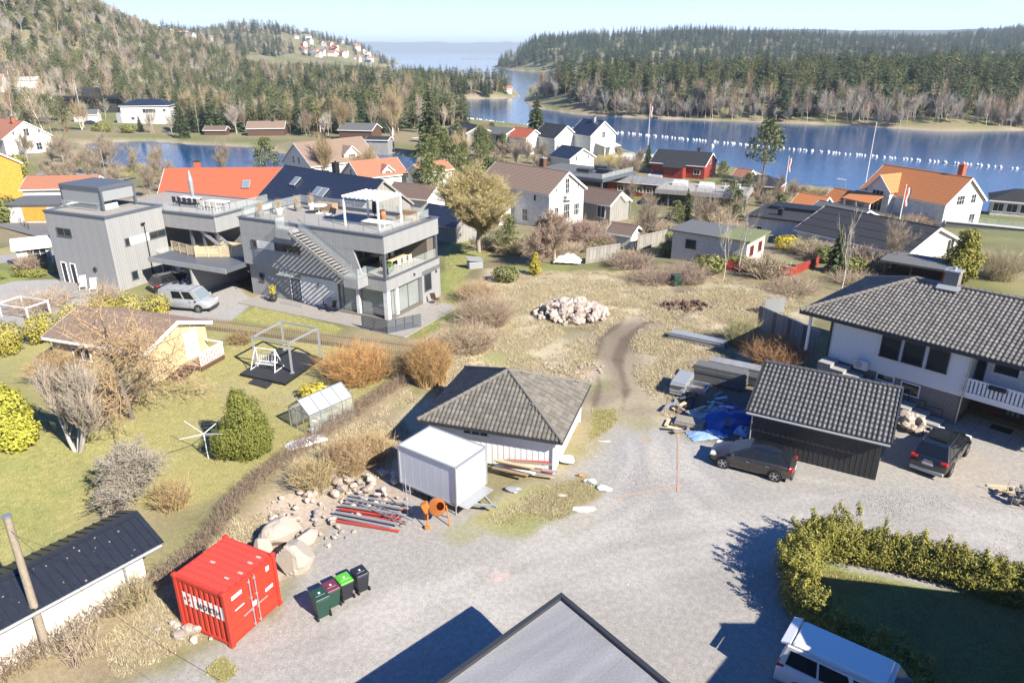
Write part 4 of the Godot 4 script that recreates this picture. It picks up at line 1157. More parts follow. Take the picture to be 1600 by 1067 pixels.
	var spec := [
		["orange brown dry bush left of the greenhouse end of the picket fence", gp(-10.63, -45.12), 2.3, 2.6, 900, 4, tan, rust],
		["tall rust brown reed bush above the hip roofed shed", gp(-5.58, -44.3), 3.4, 1.6, 800, 3, Color(0.36, 0.22, 0.09), tan],
		["grey green bush between the two dry bushes at the picket fence end", gp(-7.83, -45.65), 1.8, 1.3, 420, 3, grey, Color(0.30, 0.27, 0.10)],
		["brown thicket left of the rubble heap", gp(-2.13, -55.81), 2.4, 2.6, 800, 4, grey, Color(0.37, 0.28, 0.19)],
		["grey thicket above the rust brown reed bush", gp(-3.16, -50.3), 2.0, 2.2, 600, 4, grey, Color(0.40, 0.31, 0.20)],
		["dry bush at the foot of the modern house lawn", gp(-3.18, -61.57), 1.9, 2.0, 500, 4, grey, tan],
		["round rust brown bush above the black garage", gp(18.71, -46.74), 2.4, 2.0, 1100, 4, Color(0.30, 0.17, 0.09), Color(0.36, 0.22, 0.12)],
		["olive twiggy bush left of the dark board fence", gp(17.68, -50.94), 2.4, 1.6, 420, 3, Color(0.24, 0.23, 0.10), Color(0.36, 0.33, 0.20)],
		["brown brush below the leaning board fence", gp(12.46, -73.02), 1.6, 2.6, 600, 4, mauve, grey],
		["brown brush right of the pale tarpaulin", gp(13.79, -67.38), 1.5, 2.4, 500, 4, mauve, grey],
		["brown brush below the green roofed shed", gp(17.24, -67.38), 1.9, 2.4, 500, 4, mauve, grey],
		["purple brown bush before the carport gable", Vector3(8.61, -1.75, -90.02), 3.0, 2.4, 600, 4, mauve, Color(0.32, 0.23, 0.19)],
		["purple brown bush left of the board fence", Vector3(10.37, -1.16, -83.97), 2.2, 2.0, 420, 4, mauve, Color(0.34, 0.25, 0.20)],
		["dry hedge bush on the yard bank below the greenhouse", gp(-8.8, -33.28), 1.9, 1.3, 520, 3, Color(0.33, 0.25, 0.17), tan],
		["dry hedge bush on the bank above the boulders", gp(-10.31, -31.74), 1.5, 1.3, 420, 3, Color(0.34, 0.27, 0.15), Color(0.43, 0.34, 0.18)],
		["dry bush on the bank beside the trailer's shadow", gp(-7.65, -34.59), 1.5, 1.2, 360, 3, Color(0.38, 0.30, 0.19), tan],
		["thin dry bush against the white wall of the black roofed garage", gp(-15.56, -23.15), 1.3, 1.0, 160, 3, Color(0.36, 0.31, 0.14), grey],
		["pale sapling cluster at the hedge left of the red container", gp(-15.96, -20.32), 1.9, 0.8, 34, 3, Color(0.45, 0.37, 0.28), grey],
		["brown bush beside the apple tree", gp(-16.88, -30.05), 1.4, 1.1, 260, 3, Color(0.31, 0.26, 0.15), tan],
		["low brown bush behind the black deck", gp(-21.1, -51.59), 0.8, 1.2, 300, 3, Color(0.30, 0.19, 0.10), Color(0.24, 0.2, 0.1)],
		["tangle of brush under the larch", gp(-25.63, -40.35), 1.6, 2.2, 600, 4, Color(0.31, 0.235, 0.155), grey],
		["brush left of the larch by the cottage wall", gp(-31.23, -45.12), 1.9, 2.2, 600, 4, Color(0.36, 0.28, 0.18), tan],
		["bare shrub in front of the left modern house", gp(-34.69, -58.16), 2.9, 1.4, 240, 4, Color(0.42, 0.34, 0.26), grey],
		["bare shrub at the road bend left of the modern house", Vector3(-41.77, 0, -59.82), 1.5, 3.0, 500, 3, Color(0.43, 0.33, 0.25), grey],
		["round bare shrub beside the pond path", Vector3(-90.22, -5.8, -167.32), 2.6, 3.0, 500, 3, Color(0.36, 0.29, 0.22), grey],
		["bare shrub by the white greenhouse hut at the left road", Vector3(-49.77, 0, -71.83), 1.7, 2.0, 300, 3, grey, mauve],
		["grey brush below the black roofed low house", Vector3(34.86, -0.53, -77.4), 1.6, 3.2, 500, 4, mauve, grey],
		["brown brush on the bank right of the lot", gp(26.48, -64.36), 1.3, 2.8, 500, 4, Color(0.36, 0.27, 0.19), grey],
		["brown brush on the bank left of the hip roofed white house", gp(33.22, -67.38), 1.1, 2.4, 400, 4, Color(0.34, 0.25, 0.18), grey],
		["bare shrub right of the olive thuja", Vector3(48.31, 0, -68.45), 3.0, 2.2, 500, 4, grey, Color(0.33, 0.30, 0.17)],
		["bare climbing bush on the orange roofed house", Vector3(59.34, -3.14, -104.26), 2.0, 2.6, 300, 4, grey, mauve],
		["yellow hazy bush before the red house's slope", Vector3(24.43, -5.8, -179.95), 3.4, 4.0, 500, 4, Color(0.42, 0.36, 0.12), Color(0.46, 0.38, 0.18)],
		["yellow hazy bush below the white house terrace", Vector3(28.23, -5.8, -173.91), 2.6, 4.0, 400, 4, Color(0.42, 0.36, 0.14), grey],
	]
	var ib := 0
	for s in spec:
		var at: Vector3 = s[1]
		bush(s[0], at_ground(at.x, at.z), 500 + ib, s[2], s[3], s[4], s[5], s[6], s[7], 0.013 if at.z > -70.0 else 0.022)
		ib += 1

func make_garden_brush() -> void:
	var kinds := []
	for k in 4:
		kinds.append(twig_bush(560 + k, 1.8, 1.5, 260, 3, [Color(0.33, 0.25, 0.18), Color(0.30, 0.28, 0.12), Color(0.27, 0.2, 0.165), Color(0.38, 0.31, 0.2)][k], Color(0.36, 0.3, 0.22), 0.024))
	var gb := B.new()
	leaf_blob(gb, Vector3(0, 0.9, 0), Vector3(1.3, 1.0, 1.2), 800, 0.14, Color(0.10, 0.125, 0.03), Color(0.24, 0.235, 0.06))
	var green := gb.mesh()
	rng.seed = 570
	for a in [["scrub bush in the gardens behind the lot", 46, [Vector2(-6, -82), Vector2(14, -100), Vector2(30, -110), Vector2(34, -84), Vector2(48, -72), Vector2(36, -62), Vector2(14, -70)]], ["scrub bush along the lane between the back houses", 50, [Vector2(-60, -125), Vector2(-35, -135), Vector2(0, -125), Vector2(20, -128), Vector2(30, -175), Vector2(-20, -200), Vector2(-60, -165)]], ["scrub bush on the slope above the shore", 40, [Vector2(20, -150), Vector2(50, -155), Vector2(75, -125), Vector2(60, -95), Vector2(30, -105)]], ["scrub bush by the pond and the left lane", 40, [Vector2(-150, -220), Vector2(-55, -170), Vector2(-60, -105), Vector2(-110, -125)]]]:
		for s in scatter(a[1], a[2], func(p, d): return d > 1.0 and nz2.get_noise_2d(p.x * 2.0, p.y * 2.0) > -0.1, 0.6, 1.5):
			var lush := rng.randf() < 0.3
			var o := obj(self, numbered("scrub_bush"), green if lush else kinds[rng.randi_range(0, 3)], M.leaf if lush else M.twig)
			o.position = s[0] + Vector3(0, 0.15, 0)
			o.rotation.y = rr(0, TAU)
			o.scale = Vector3(s[1] * 1.2, s[1] * 0.8, s[1] * 1.2)
			tag(o, ("green " if lush else "leafless ") + str(a[0]), "bush", ("green " if lush else "leafless ") + str(a[0]) + "es")

func tuft_mesh(sd: int, blades: int, h: float, rad: float, c0: Color, c1: Color) -> Mesh:
	rng.seed = sd
	var b := B.new()
	for i in blades:
		var a := rr(0, TAU)
		var p := Vector3(cos(a), 0, sin(a)) * rad * sqrt(rng.randf())
		var lean := Vector3(rr(-1, 1), 0, rr(-1, 1)) * h * 0.8
		var q := p + lean + Vector3(0, h * rr(0.5, 1.1), 0)
		var w := Vector3(rr(-1, 1), 0, rr(-1, 1)).normalized() * rr(0.006, 0.012)
		b.col = c0.lerp(c1, rng.randf()) * rr(0.8, 1.2)
		b.tri(p - w, p + w, q)
	return b.mesh()

func cover(called: String, label: String, category: String, m: Mesh, mt: Material, count: int, polys: Array, s0: float, s1: float, sd: int, noisy := 0.0) -> void:
	rng.seed = sd
	var tfs := []
	var cols := []
	for pts in polys:
		var pg := PackedVector2Array()
		var lo := Vector2(1e9, 1e9)
		var hi := -lo
		for p in pts:
			var v2 := Vector2(p.x, p.z)
			pg.append(v2)
			lo = lo.min(v2)
			hi = hi.max(v2)
		for k in count / polys.size():
			var p := Vector2(rr(lo.x, hi.x), rr(lo.y, hi.y))
			if not Geometry2D.is_point_in_polygon(p, pg):
				continue
			if noisy > 0.0 and nz2.get_noise_2d(p.x * 4.0, p.y * 4.0) < rr(-0.4, noisy):
				continue
			var s := rr(s0, s1)
			tfs.append(Transform3D(Basis(Vector3.UP, rr(0, TAU)).scaled(Vector3(s, s * rr(0.7, 1.3), s)), Vector3(p.x, slope_base(p.y) - 0.01, p.y)))
			var t := rr(0.8, 1.2)
			cols.append(Color(t, t * rr(0.96, 1.04), t * rr(0.9, 1.05)))
	var o := multi(self, numbered(called), m, mt, tfs, cols)
	tag(o, label, category, "", "stuff")

func make_ground_cover() -> void:
	var straw_m := tuft_mesh(600, 36, 0.17, 0.26, Color(0.36, 0.30, 0.19), Color(0.57, 0.50, 0.36))
	var green_m := tuft_mesh(601, 22, 0.09, 0.16, Color(0.27, 0.26, 0.09), Color(0.48, 0.43, 0.22))
	var lot := [gp(-6.08, -44.1), gp(-5.91, -56.58), gp(-2.26, -69.54), gp(1.31, -70.67), gp(17, -70.67), gp(27.92, -63.4), gp(23.12, -56.58), gp(16.28, -55.07), gp(19.15, -50.94), gp(11.3, -44.1), gp(9.74, -38.67), gp(8.69, -44.1), gp(9.08, -50.94), gp(11.16, -55.81), gp(10.79, -58.48), gp(7.53, -54.34), gp(6.02, -48.47), gp(5.28, -42.62), gp(-4.04, -40.35)]
	cover("dry_grass", "dry straw coloured grass covering the empty lot", "grass", straw_m, M.straw, 36000, [lot], 0.7, 1.5, 610, 0.3)
	cover("dry_grass", "dry grass on the bank between the hedge and the yard", "grass", straw_m, M.straw, 15000, [[gp(-6.82, -43.11), gp(-5.45, -40.35), gp(-6.85, -32.96), gp(-8.52, -31.16), gp(-10.98, -30.6), gp(-11.31, -25.72), gp(-11.68, -21.58), gp(-14, -19.73), gp(-16.74, -18.88), gp(-13.98, -24.68), gp(-13.22, -30.05), gp(-10.94, -35.63)]], 0.6, 1.3, 611, 0.2)
	cover("dry_grass", "dry grass and weeds on the island in front of the white trailer", "grass", straw_m, M.straw, 1500, [[gp(-1.23, -28.74), gp(0, -30.32), gp(2.34, -32.04), gp(4.23, -32.46), gp(4.42, -31.16), gp(3.14, -29.51), gp(0.61, -28.24)]], 0.4, 0.9, 612, 0.2)
	cover("lawn_grass", "short grass of the garden lawn with the swing", "grass", green_m, M.straw, 60000, [[gp(-32.29, -40.35), gp(-24.79, -35.63), gp(-23.33, -51.59), gp(-21.32, -52.93), gp(-6.8, -48.23), gp(-7.82, -44.1), gp(-12.23, -36.35), gp(-13.8, -31.74), gp(-15.92, -30.05), gp(-20.24, -29.78), gp(-22.62, -25.72)]], 0.5, 1.0, 613)
	cover("lawn_grass", "green grass strips beside the modern house", "grass", green_m, M.straw, 9000, [[gp(-23.5, -56.89), gp(-22.52, -60.16), gp(-13.85, -54.78), gp(-14.18, -52.8)], [gp(-7.41, -53.35), gp(-5.79, -61.57), gp(-7.4, -76.82), gp(-7.09, -92.54), gp(-4.59, -92.54), gp(-2.59, -81), gp(-4.89, -67.38), gp(-3.47, -61.57)]], 0.6, 1.1, 614)
	cover("lawn_grass", "dark shaded grass inside the thuja hedge", "grass", green_m, M.straw, 9000, [[gp(13.06, -25.72), gp(14.62, -24.88), gp(21.47, -22.43), gp(18.63, -18.34), gp(13.85, -19.44), gp(11.91, -23.52)]], 0.7, 1.3, 615)
	cover("weeds", "green weed tufts on the gravel yard", "weeds", green_m, M.straw, 2600, [[gp(-0.61, -28.49), gp(1.64, -31.16), gp(3.91, -32.65), gp(4.39, -30.88), gp(2.47, -28.89)], [gp(4.45, -36.35), gp(5.25, -40.35), gp(6.66, -40.35), gp(6.18, -38.26)], [gp(-10.96, -19.73), gp(-10.84, -20.32), gp(-10.15, -19.73), gp(-10.34, -19.3)]], 0.7, 1.5, 616)
	rng.seed = 620
	var st := rock(621, 0.5, 6)
	var tfs := []
	var cols := []
	var yard := [[gp(-9.36, -22.97), gp(-7.54, -29.51), gp(-1.21, -27.99), gp(4.32, -31.74), gp(9.05, -30.6), gp(12.63, -27.05), gp(10.28, -22.61), gp(2.76, -24.88), gp(-4.62, -19.44), gp(-11.08, -20.02)], [gp(4.26, -36.35), gp(9.64, -36.35), gp(10.31, -31.74), gp(4.92, -31.16)], [gp(14.42, -31.16), gp(20.62, -31.74), gp(25.13, -29.51), gp(22.9, -26.15), gp(14.69, -27.05)]]
	for pts in yard:
		var pg := PackedVector2Array()
		var lo := Vector2(1e9, 1e9)
		var hi := -lo
		for p in pts:
			pg.append(Vector2(p.x, p.z))
			lo = lo.min(pg[-1])
			hi = hi.max(pg[-1])
		for k in 9000:
			var p := Vector2(rr(lo.x, hi.x), rr(lo.y, hi.y))
			if Geometry2D.is_point_in_polygon(p, pg) and nz2.get_noise_2d(p.x * 3.0, p.y * 3.0) > rr(-0.5, 0.5):
				var s := rr(0.015, 0.04) * (2.0 if rng.randf() < 0.03 else 1.0)
				tfs.append(Transform3D(Basis(Vector3.UP, rr(0, TAU)).scaled(Vector3(s, s * 0.6, s * rr(0.7, 1.1))), Vector3(p.x, 0.0, p.y)))
				var t := rr(0.22, 0.5)
				cols.append(Color(t, t * 0.97, t * 0.93))
	tag(multi(self, "loose_gravel", st, M.stones, tfs, cols), "loose stones strewn over the gravel yard", "gravel", "", "stuff")

func rock(sd: int, flat: float, rings := 6) -> ArrayMesh:
	rng.seed = sd
	var cuts := []
	for i in 9:
		var d := Vector3(rr(-1, 1), rr(-1, 1), rr(-1, 1)).normalized()
		cuts.append([d, rr(0.42, 0.8)])
	var f := func(a: float, e: float) -> Vector3:
		var d := Vector3(cos(a) * cos(e), sin(e), sin(a) * cos(e))
		var r := 1.0 + 0.08 * nz2.get_noise_3d(d.x * 30.0 + sd * 7.0, d.y * 30.0, d.z * 30.0)
		for c in cuts:
			var k := d.dot(c[0])
			if k > 0.05:
				r = minf(r, c[1] / k)
		return Vector3(d.x * r, d.y * r * (0.6 + 0.4 * flat), d.z * r)
	var b := B.new()
	var n := rings * 2
	for i in rings:
		var e0 := -PI / 2 + PI * i / rings
		var e1 := -PI / 2 + PI * (i + 1) / rings
		for j in n:
			var a0 := TAU * j / n
			var a1 := TAU * ((j + 1) % n) / n
			if i > 0:
				b.tri(f.call(a0, e0), f.call(a1, e1), f.call(a1, e0))
			if i < rings - 1:
				b.tri(f.call(a0, e0), f.call(a0, e1), f.call(a1, e1))
	return b.mesh()

# ---------------------------------------------------------------- building parts
func part(parent: Node, called: String, b: B, mt: Material) -> MeshInstance3D:
	return obj(parent, called, b.mesh(), mt)

func pb(parent: Node, called: String, at: Vector3, s: Vector3, mt: Material) -> MeshInstance3D:
	var b := B.new()
	b.box(at, s)
	return obj(parent, called, b.mesh(), mt)

func pv(parent: Node, called: String, at: Vector3, s: Vector3, r: float, mt: Material) -> MeshInstance3D:
	var b := B.new()
	b.bev(at, s, r)
	return obj(parent, called, b.mesh(), mt)

func gp(x: float, z: float) -> Vector3:
	return Vector3(x, 0, z)

# a window set proud of a wall: at = centre on the wall face, out = wall normal, w x h; cols x rows of panes
func window(parent: Node3D, at: Vector3, out: Vector3, w: float, h: float, cols := 1, rows := 1, fm: Material = null, pm: Material = null, fw := 0.07) -> Node3D:
	fm = fm if fm else M.white_trim
	pm = pm if pm else M.pane
	var u := Vector3.UP.cross(out).normalized()
	var bs := Basis(u, Vector3.UP, out)
	var f := B.new()
	f.box(at + Vector3(0, h * 0.5 - fw * 0.5, 0) + out * 0.025, Vector3(w, fw, 0.09), bs)
	f.box(at - Vector3(0, h * 0.5 - fw * 0.5, 0) + out * 0.035, Vector3(w + 0.06, fw, 0.11), bs)
	for s in [-1.0, 1.0]:
		f.box(at + u * s * (w * 0.5 - fw * 0.5) + out * 0.022, Vector3(fw, h - fw * 2.0, 0.085), bs)
	for i in range(1, cols):
		f.box(at + u * (w * i / cols - w * 0.5) + out * 0.018, Vector3(fw * 0.6, h - fw * 2.0, 0.075), bs)
	for i in range(1, rows):
		f.box(at + Vector3(0, h * i / rows - h * 0.5, 0) + out * 0.014, Vector3(w - fw * 2.0, fw * 0.5, 0.065), bs)
	var o := part(parent, "window", f, fm)
	for i in cols:
		var p := B.new()
		p.box(at + u * (w * (i + 0.5) / cols - w * 0.5) + out * 0.012, Vector3(w / cols - fw * 0.62, h - fw * 2.02, 0.02), bs)
		part(o, "pane", p, pm)
	return o

func door(parent: Node3D, at: Vector3, out: Vector3, w: float, h: float, mt: Material, glazed := 0, fm: Material = null) -> Node3D:
	var u := Vector3.UP.cross(out).normalized()
	var bs := Basis(u, Vector3.UP, out)
	var f := B.new()
	f.box(at + Vector3(0, h * 0.5, 0) + out * 0.02, Vector3(w, h, 0.05), bs)
	var o := part(parent, "door", f, mt)
	var fr := B.new()
	for s in [-1.0, 1.0]:
		fr.box(at + u * s * (w * 0.5 + 0.04) + Vector3(0, h * 0.5, 0) + out * 0.03, Vector3(0.08, h, 0.08), bs)
	fr.box(at + Vector3(0, h + 0.04, 0) + out * 0.03, Vector3(w + 0.16, 0.08, 0.08), bs)
	part(o, "frame", fr, fm if fm else M.white_trim)
	for i in glazed:
		var p := B.new()
		p.box(at + u * (w * ((i + 0.5) / glazed - 0.5)) * 0.8 + Vector3(0, h * 0.52, 0) + out * 0.05, Vector3(w * 0.5 / glazed, h * 0.72, 0.015), bs)
		part(o, "pane", p, M.pane_pale)
	var k := B.new()
	k.tube(at + u * (w * 0.4) + Vector3(0, h * 0.48, 0) + out * 0.07, at + u * (w * 0.28) + Vector3(0, h * 0.48, 0) + out * 0.07, 0.018, 0.018, 5)
	part(o, "handle", k, M.steel)
	return o

# stepped courses on a slope: eave corners a (left) and b, ridge corners c (above b) and d (above a)
func courses(b: B, a0: Vector3, b0: Vector3, c0: Vector3, d0: Vector3, n: int, thick := 0.05) -> void:
	var nrm := (b0 - a0).cross(d0 - a0).normalized()
	if nrm.y < 0.0:
		nrm = -nrm
	for i in n:
		var t0 := float(i) / n
		var t1 := minf(1.0, float(i + 1.12) / n)
		var p := [a0.lerp(d0, t0) + nrm * thick, b0.lerp(c0, t0) + nrm * thick, b0.lerp(c0, t1) + nrm * thick * 0.25, a0.lerp(d0, t1) + nrm * thick * 0.25]
		b.quad(p[0], p[1], p[2], p[3])
		b.quad(a0.lerp(d0, t0) - nrm * 0.02, b0.lerp(c0, t0) - nrm * 0.02, p[1], p[0])

# gable house body: ridge along x; L, W are wall sizes, ov the overhang; returns nothing, adds wall, roof, trim
func gable(t: Node3D, L: float, W: float, e: float, rise: float, wall: Material, roof: Material, ov := 0.4, n := 12, trim: Material = null, base := -1.5) -> void:
	var x := L * 0.5
	var z := W * 0.5
	var b := B.new()
	var top := e + rise * (z / (z + ov)) + 0.0
	b.quad(Vector3(-x, base, z), Vector3(x, base, z), Vector3(x, e, z), Vector3(-x, e, z))
	b.quad(Vector3(x, base, -z), Vector3(-x, base, -z), Vector3(-x, e, -z), Vector3(x, e, -z))
	for s in [-1.0, 1.0]:
		var p := [Vector3(x * s, base, z * s), Vector3(x * s, base, -z * s), Vector3(x * s, e, -z * s), Vector3(x * s, e, z * s)]
		b.quad(p[0], p[1], p[2], p[3])
		b.tri(p[3], p[2], Vector3(x * s, top, 0))
	part(t, "wall", b, wall)
	var sl := rise / (z + ov)
	var ye := e - sl * ov + 0.02
	var yr := ye + rise + 0.0
	var ex := x + ov * 0.8
	var ez := z + ov
	var r := B.new()
	for s in [-1.0, 1.0]:
		var a := Vector3(-ex * s, ye + 0.1, ez * s)
		var c := Vector3(ex * s, ye + 0.1, ez * s)
		var d := Vector3(ex * s, yr + 0.1, 0)
		var f := Vector3(-ex * s, yr + 0.1, 0)
		courses(r, a, c, d, f, n)
		var dn := Vector3(0, -0.1, 0)
		r.quad(c + dn, a + dn, f + dn, d + dn)
	part(t, "roof", r, roof)
	var cap := B.new()
	cap.tube(Vector3(-ex, yr + 0.10, 0), Vector3(ex, yr + 0.10, 0), 0.11, 0.11, 7)
	part(t, "ridge_cap", cap, roof)
	var tr := B.new()
	for s in [-1.0, 1.0]:
		tr.beam(Vector3(-ex, ye - 0.03, (ez + 0.02) * s), Vector3(ex, ye - 0.03, (ez + 0.02) * s), 0.05, 0.2)
		for q in [-1.0, 1.0]:
			tr.beam(Vector3((ex + 0.02) * q, ye - 0.02, ez * s), Vector3((ex + 0.02) * q, yr + 0.0, 0.0), 0.05, 0.26)
	part(t, "bargeboard", tr, trim if trim else M.white_trim)

func chimney(t: Node3D, at: Vector3, s: Vector3, mt: Material, cap: Material = null) -> void:
	var o := pv(t, "chimney", at + Vector3(0, s.y * 0.5, 0), s, 0.02, mt)
	var c := B.new()
	c.bev(at + Vector3(0, s.y + 0.05, 0), Vector3(s.x + 0.14, 0.1, s.z + 0.14), 0.02)
	c.tube(at + Vector3(0, s.y + 0.1, 0), at + Vector3(0, s.y + 0.32, 0), 0.11, 0.13, 8)
	part(o, "cap", c, cap if cap else M.dark_trim)

func dormer(t: Node3D, x: float, zf: float, y: float, w: float, h: float, rise: float, back: float, wall: Material, roof: Material, cols := 2) -> void:
	var b := B.new()
	b.quad(Vector3(x - w / 2, y, zf), Vector3(x + w / 2, y, zf), Vector3(x + w / 2, y + h, zf), Vector3(x - w / 2, y + h, zf))
	b.tri(Vector3(x - w / 2, y + h, zf), Vector3(x + w / 2, y + h, zf), Vector3(x, y + h + rise, zf))
	b.quad(Vector3(x + w / 2, y, zf), Vector3(x + w / 2, y, zf - back), Vector3(x + w / 2, y + h, zf - back), Vector3(x + w / 2, y + h, zf))
	b.quad(Vector3(x - w / 2, y, zf - back), Vector3(x - w / 2, y, zf), Vector3(x - w / 2, y + h, zf), Vector3(x - w / 2, y + h, zf - back))
	var o := part(t, "dormer", b, wall)
	var r := B.new()
	var hw := w / 2 + 0.3
	var dy := rise * 0.3 / (w / 2)
	for s in [-1.0, 1.0]:
		var a := Vector3(x + hw * s, y + h - dy + 0.05, zf + 0.3)
		var c := Vector3(x, y + h + rise + 0.05, zf + 0.3)
		if s > 0: courses(r, a, a + Vector3(0, 0, -back - 0.3), c + Vector3(0, 0, -back - 0.3), c, 5)
		else: courses(r, a + Vector3(0, 0, -back - 0.3), a, c, c + Vector3(0, 0, -back - 0.3), 5)
	part(o, "roof", r, roof)
	var tr := B.new()
	for s in [-1.0, 1.0]:
		tr.beam(Vector3(x + hw * s, y + h - dy, zf + 0.32), Vector3(x, y + h + rise, zf + 0.32), 0.05, 0.2)
	part(o, "bargeboard", tr, M.white_trim)
	window(t, Vector3(x, y + h * 0.6, zf), Vector3(0, 0, 1), w * 0.5, h * 0.75, cols, 2)

func skylight(t: Node3D, at: Vector3, bs: Basis, w: float, h: float) -> void:
	var f := B.new()
	f.box(at, Vector3(w, 0.12, h), bs)
	var o := part(t, "skylight", f, M.galv)
	var p := B.new()
	p.box(at + bs.y * 0.066, Vector3(w * 0.78, 0.02, h * 0.8), bs)
	part(o, "pane", p, M.pane_pale)

func flat_box(t: Node3D, called: String, lo: Vector3, hi: Vector3, mt: Material) -> MeshInstance3D:
	var b := B.new()
	b.box((lo + hi) * 0.5, hi - lo)
	return part(t, called, b, mt)

func tile_mesh(w: float, l: float) -> ArrayMesh:
	var b := B.new()
	var n := 5
	var f := func(i: int, z: float, lift: float) -> Vector3:
		var u := float(i) / n
		return Vector3((u - 0.5) * w, lift + 0.032 * sin(u * TAU - 0.6), z)
	for i in n:
		b.quad(f.call(i, 0.0, 0.045), f.call(i + 1, 0.0, 0.045), f.call(i + 1, -l * 1.08, 0.012), f.call(i, -l * 1.08, 0.012))
		b.quad(f.call(i, 0.0, 0.005), f.call(i + 1, 0.0, 0.005), f.call(i + 1, 0.0, 0.045), f.call(i, 0.0, 0.045))
	return b.smooth()

# tiles on a slope given by its lower-left corner, unit vectors along the eave and down the slope; inside(u, v) tells which cells lie on it
func tiles(roof: Node3D, corner: Vector3, ux: Vector3, down: Vector3, length: float, slope: float, tw: float, tl: float, mats: Array, inside: Callable, singles: int, tm: ArrayMesh) -> int:
	var nrm := down.cross(ux).normalized()
	if nrm.y < 0.0:
		nrm = -nrm
	var bs := Basis(ux, nrm, down)
	var made := 0
	var rest := [[], [], []]
	for j in int(slope / tl):
		for i in int(length / tw):
			var u := (i + 0.5) * tw
			var v := j * tl
			if not inside.call(u, v + tl * 0.5):
				continue
			var k := rng.randi_range(0, 2)
			var tf := Transform3D(bs.rotated(nrm, rr(-0.012, 0.012)), corner + ux * u - down * v + nrm * (0.012 * (i % 2) + rr(0.0, 0.008)))
			if made < singles:
				var o := obj(roof, "roof_tile", tm, mats[k])
				o.transform = tf
				made += 1
			else:
				rest[k].append(tf)
	for k in 3:
		if rest[k].size():
			multi(roof, "tile_field", tm, mats[k], rest[k])
	return made

# ---------------------------------------------------------------- the two modern grey houses
func rail(t: Node, called: String, pts: Array, h: float, posts := true) -> void:
	for i in pts.size() - 1:
		var p: Vector3 = pts[i]
		var q: Vector3 = pts[i + 1]
		var n := maxi(1, int(round(p.distance_to(q) / 1.6)))
		for k in n:
			var a := p.lerp(q, (k + 0.02) / n)
			var e := p.lerp(q, (k + 0.98) / n)
			var g := B.new()
			g.beam(a + Vector3(0, h * 0.5, 0), e + Vector3(0, h * 0.5, 0), 0.016, h - 0.08)
			var o := obj(t, called, g.mesh(), M.rail_glass)
			if posts:
				var b := B.new()
				b.beam(p.lerp(q, float(k) / n), p.lerp(q, float(k) / n) + Vector3(0, h, 0), 0.035, 0.035)
				obj(o, "rail_post", b.mesh(), M.steel)

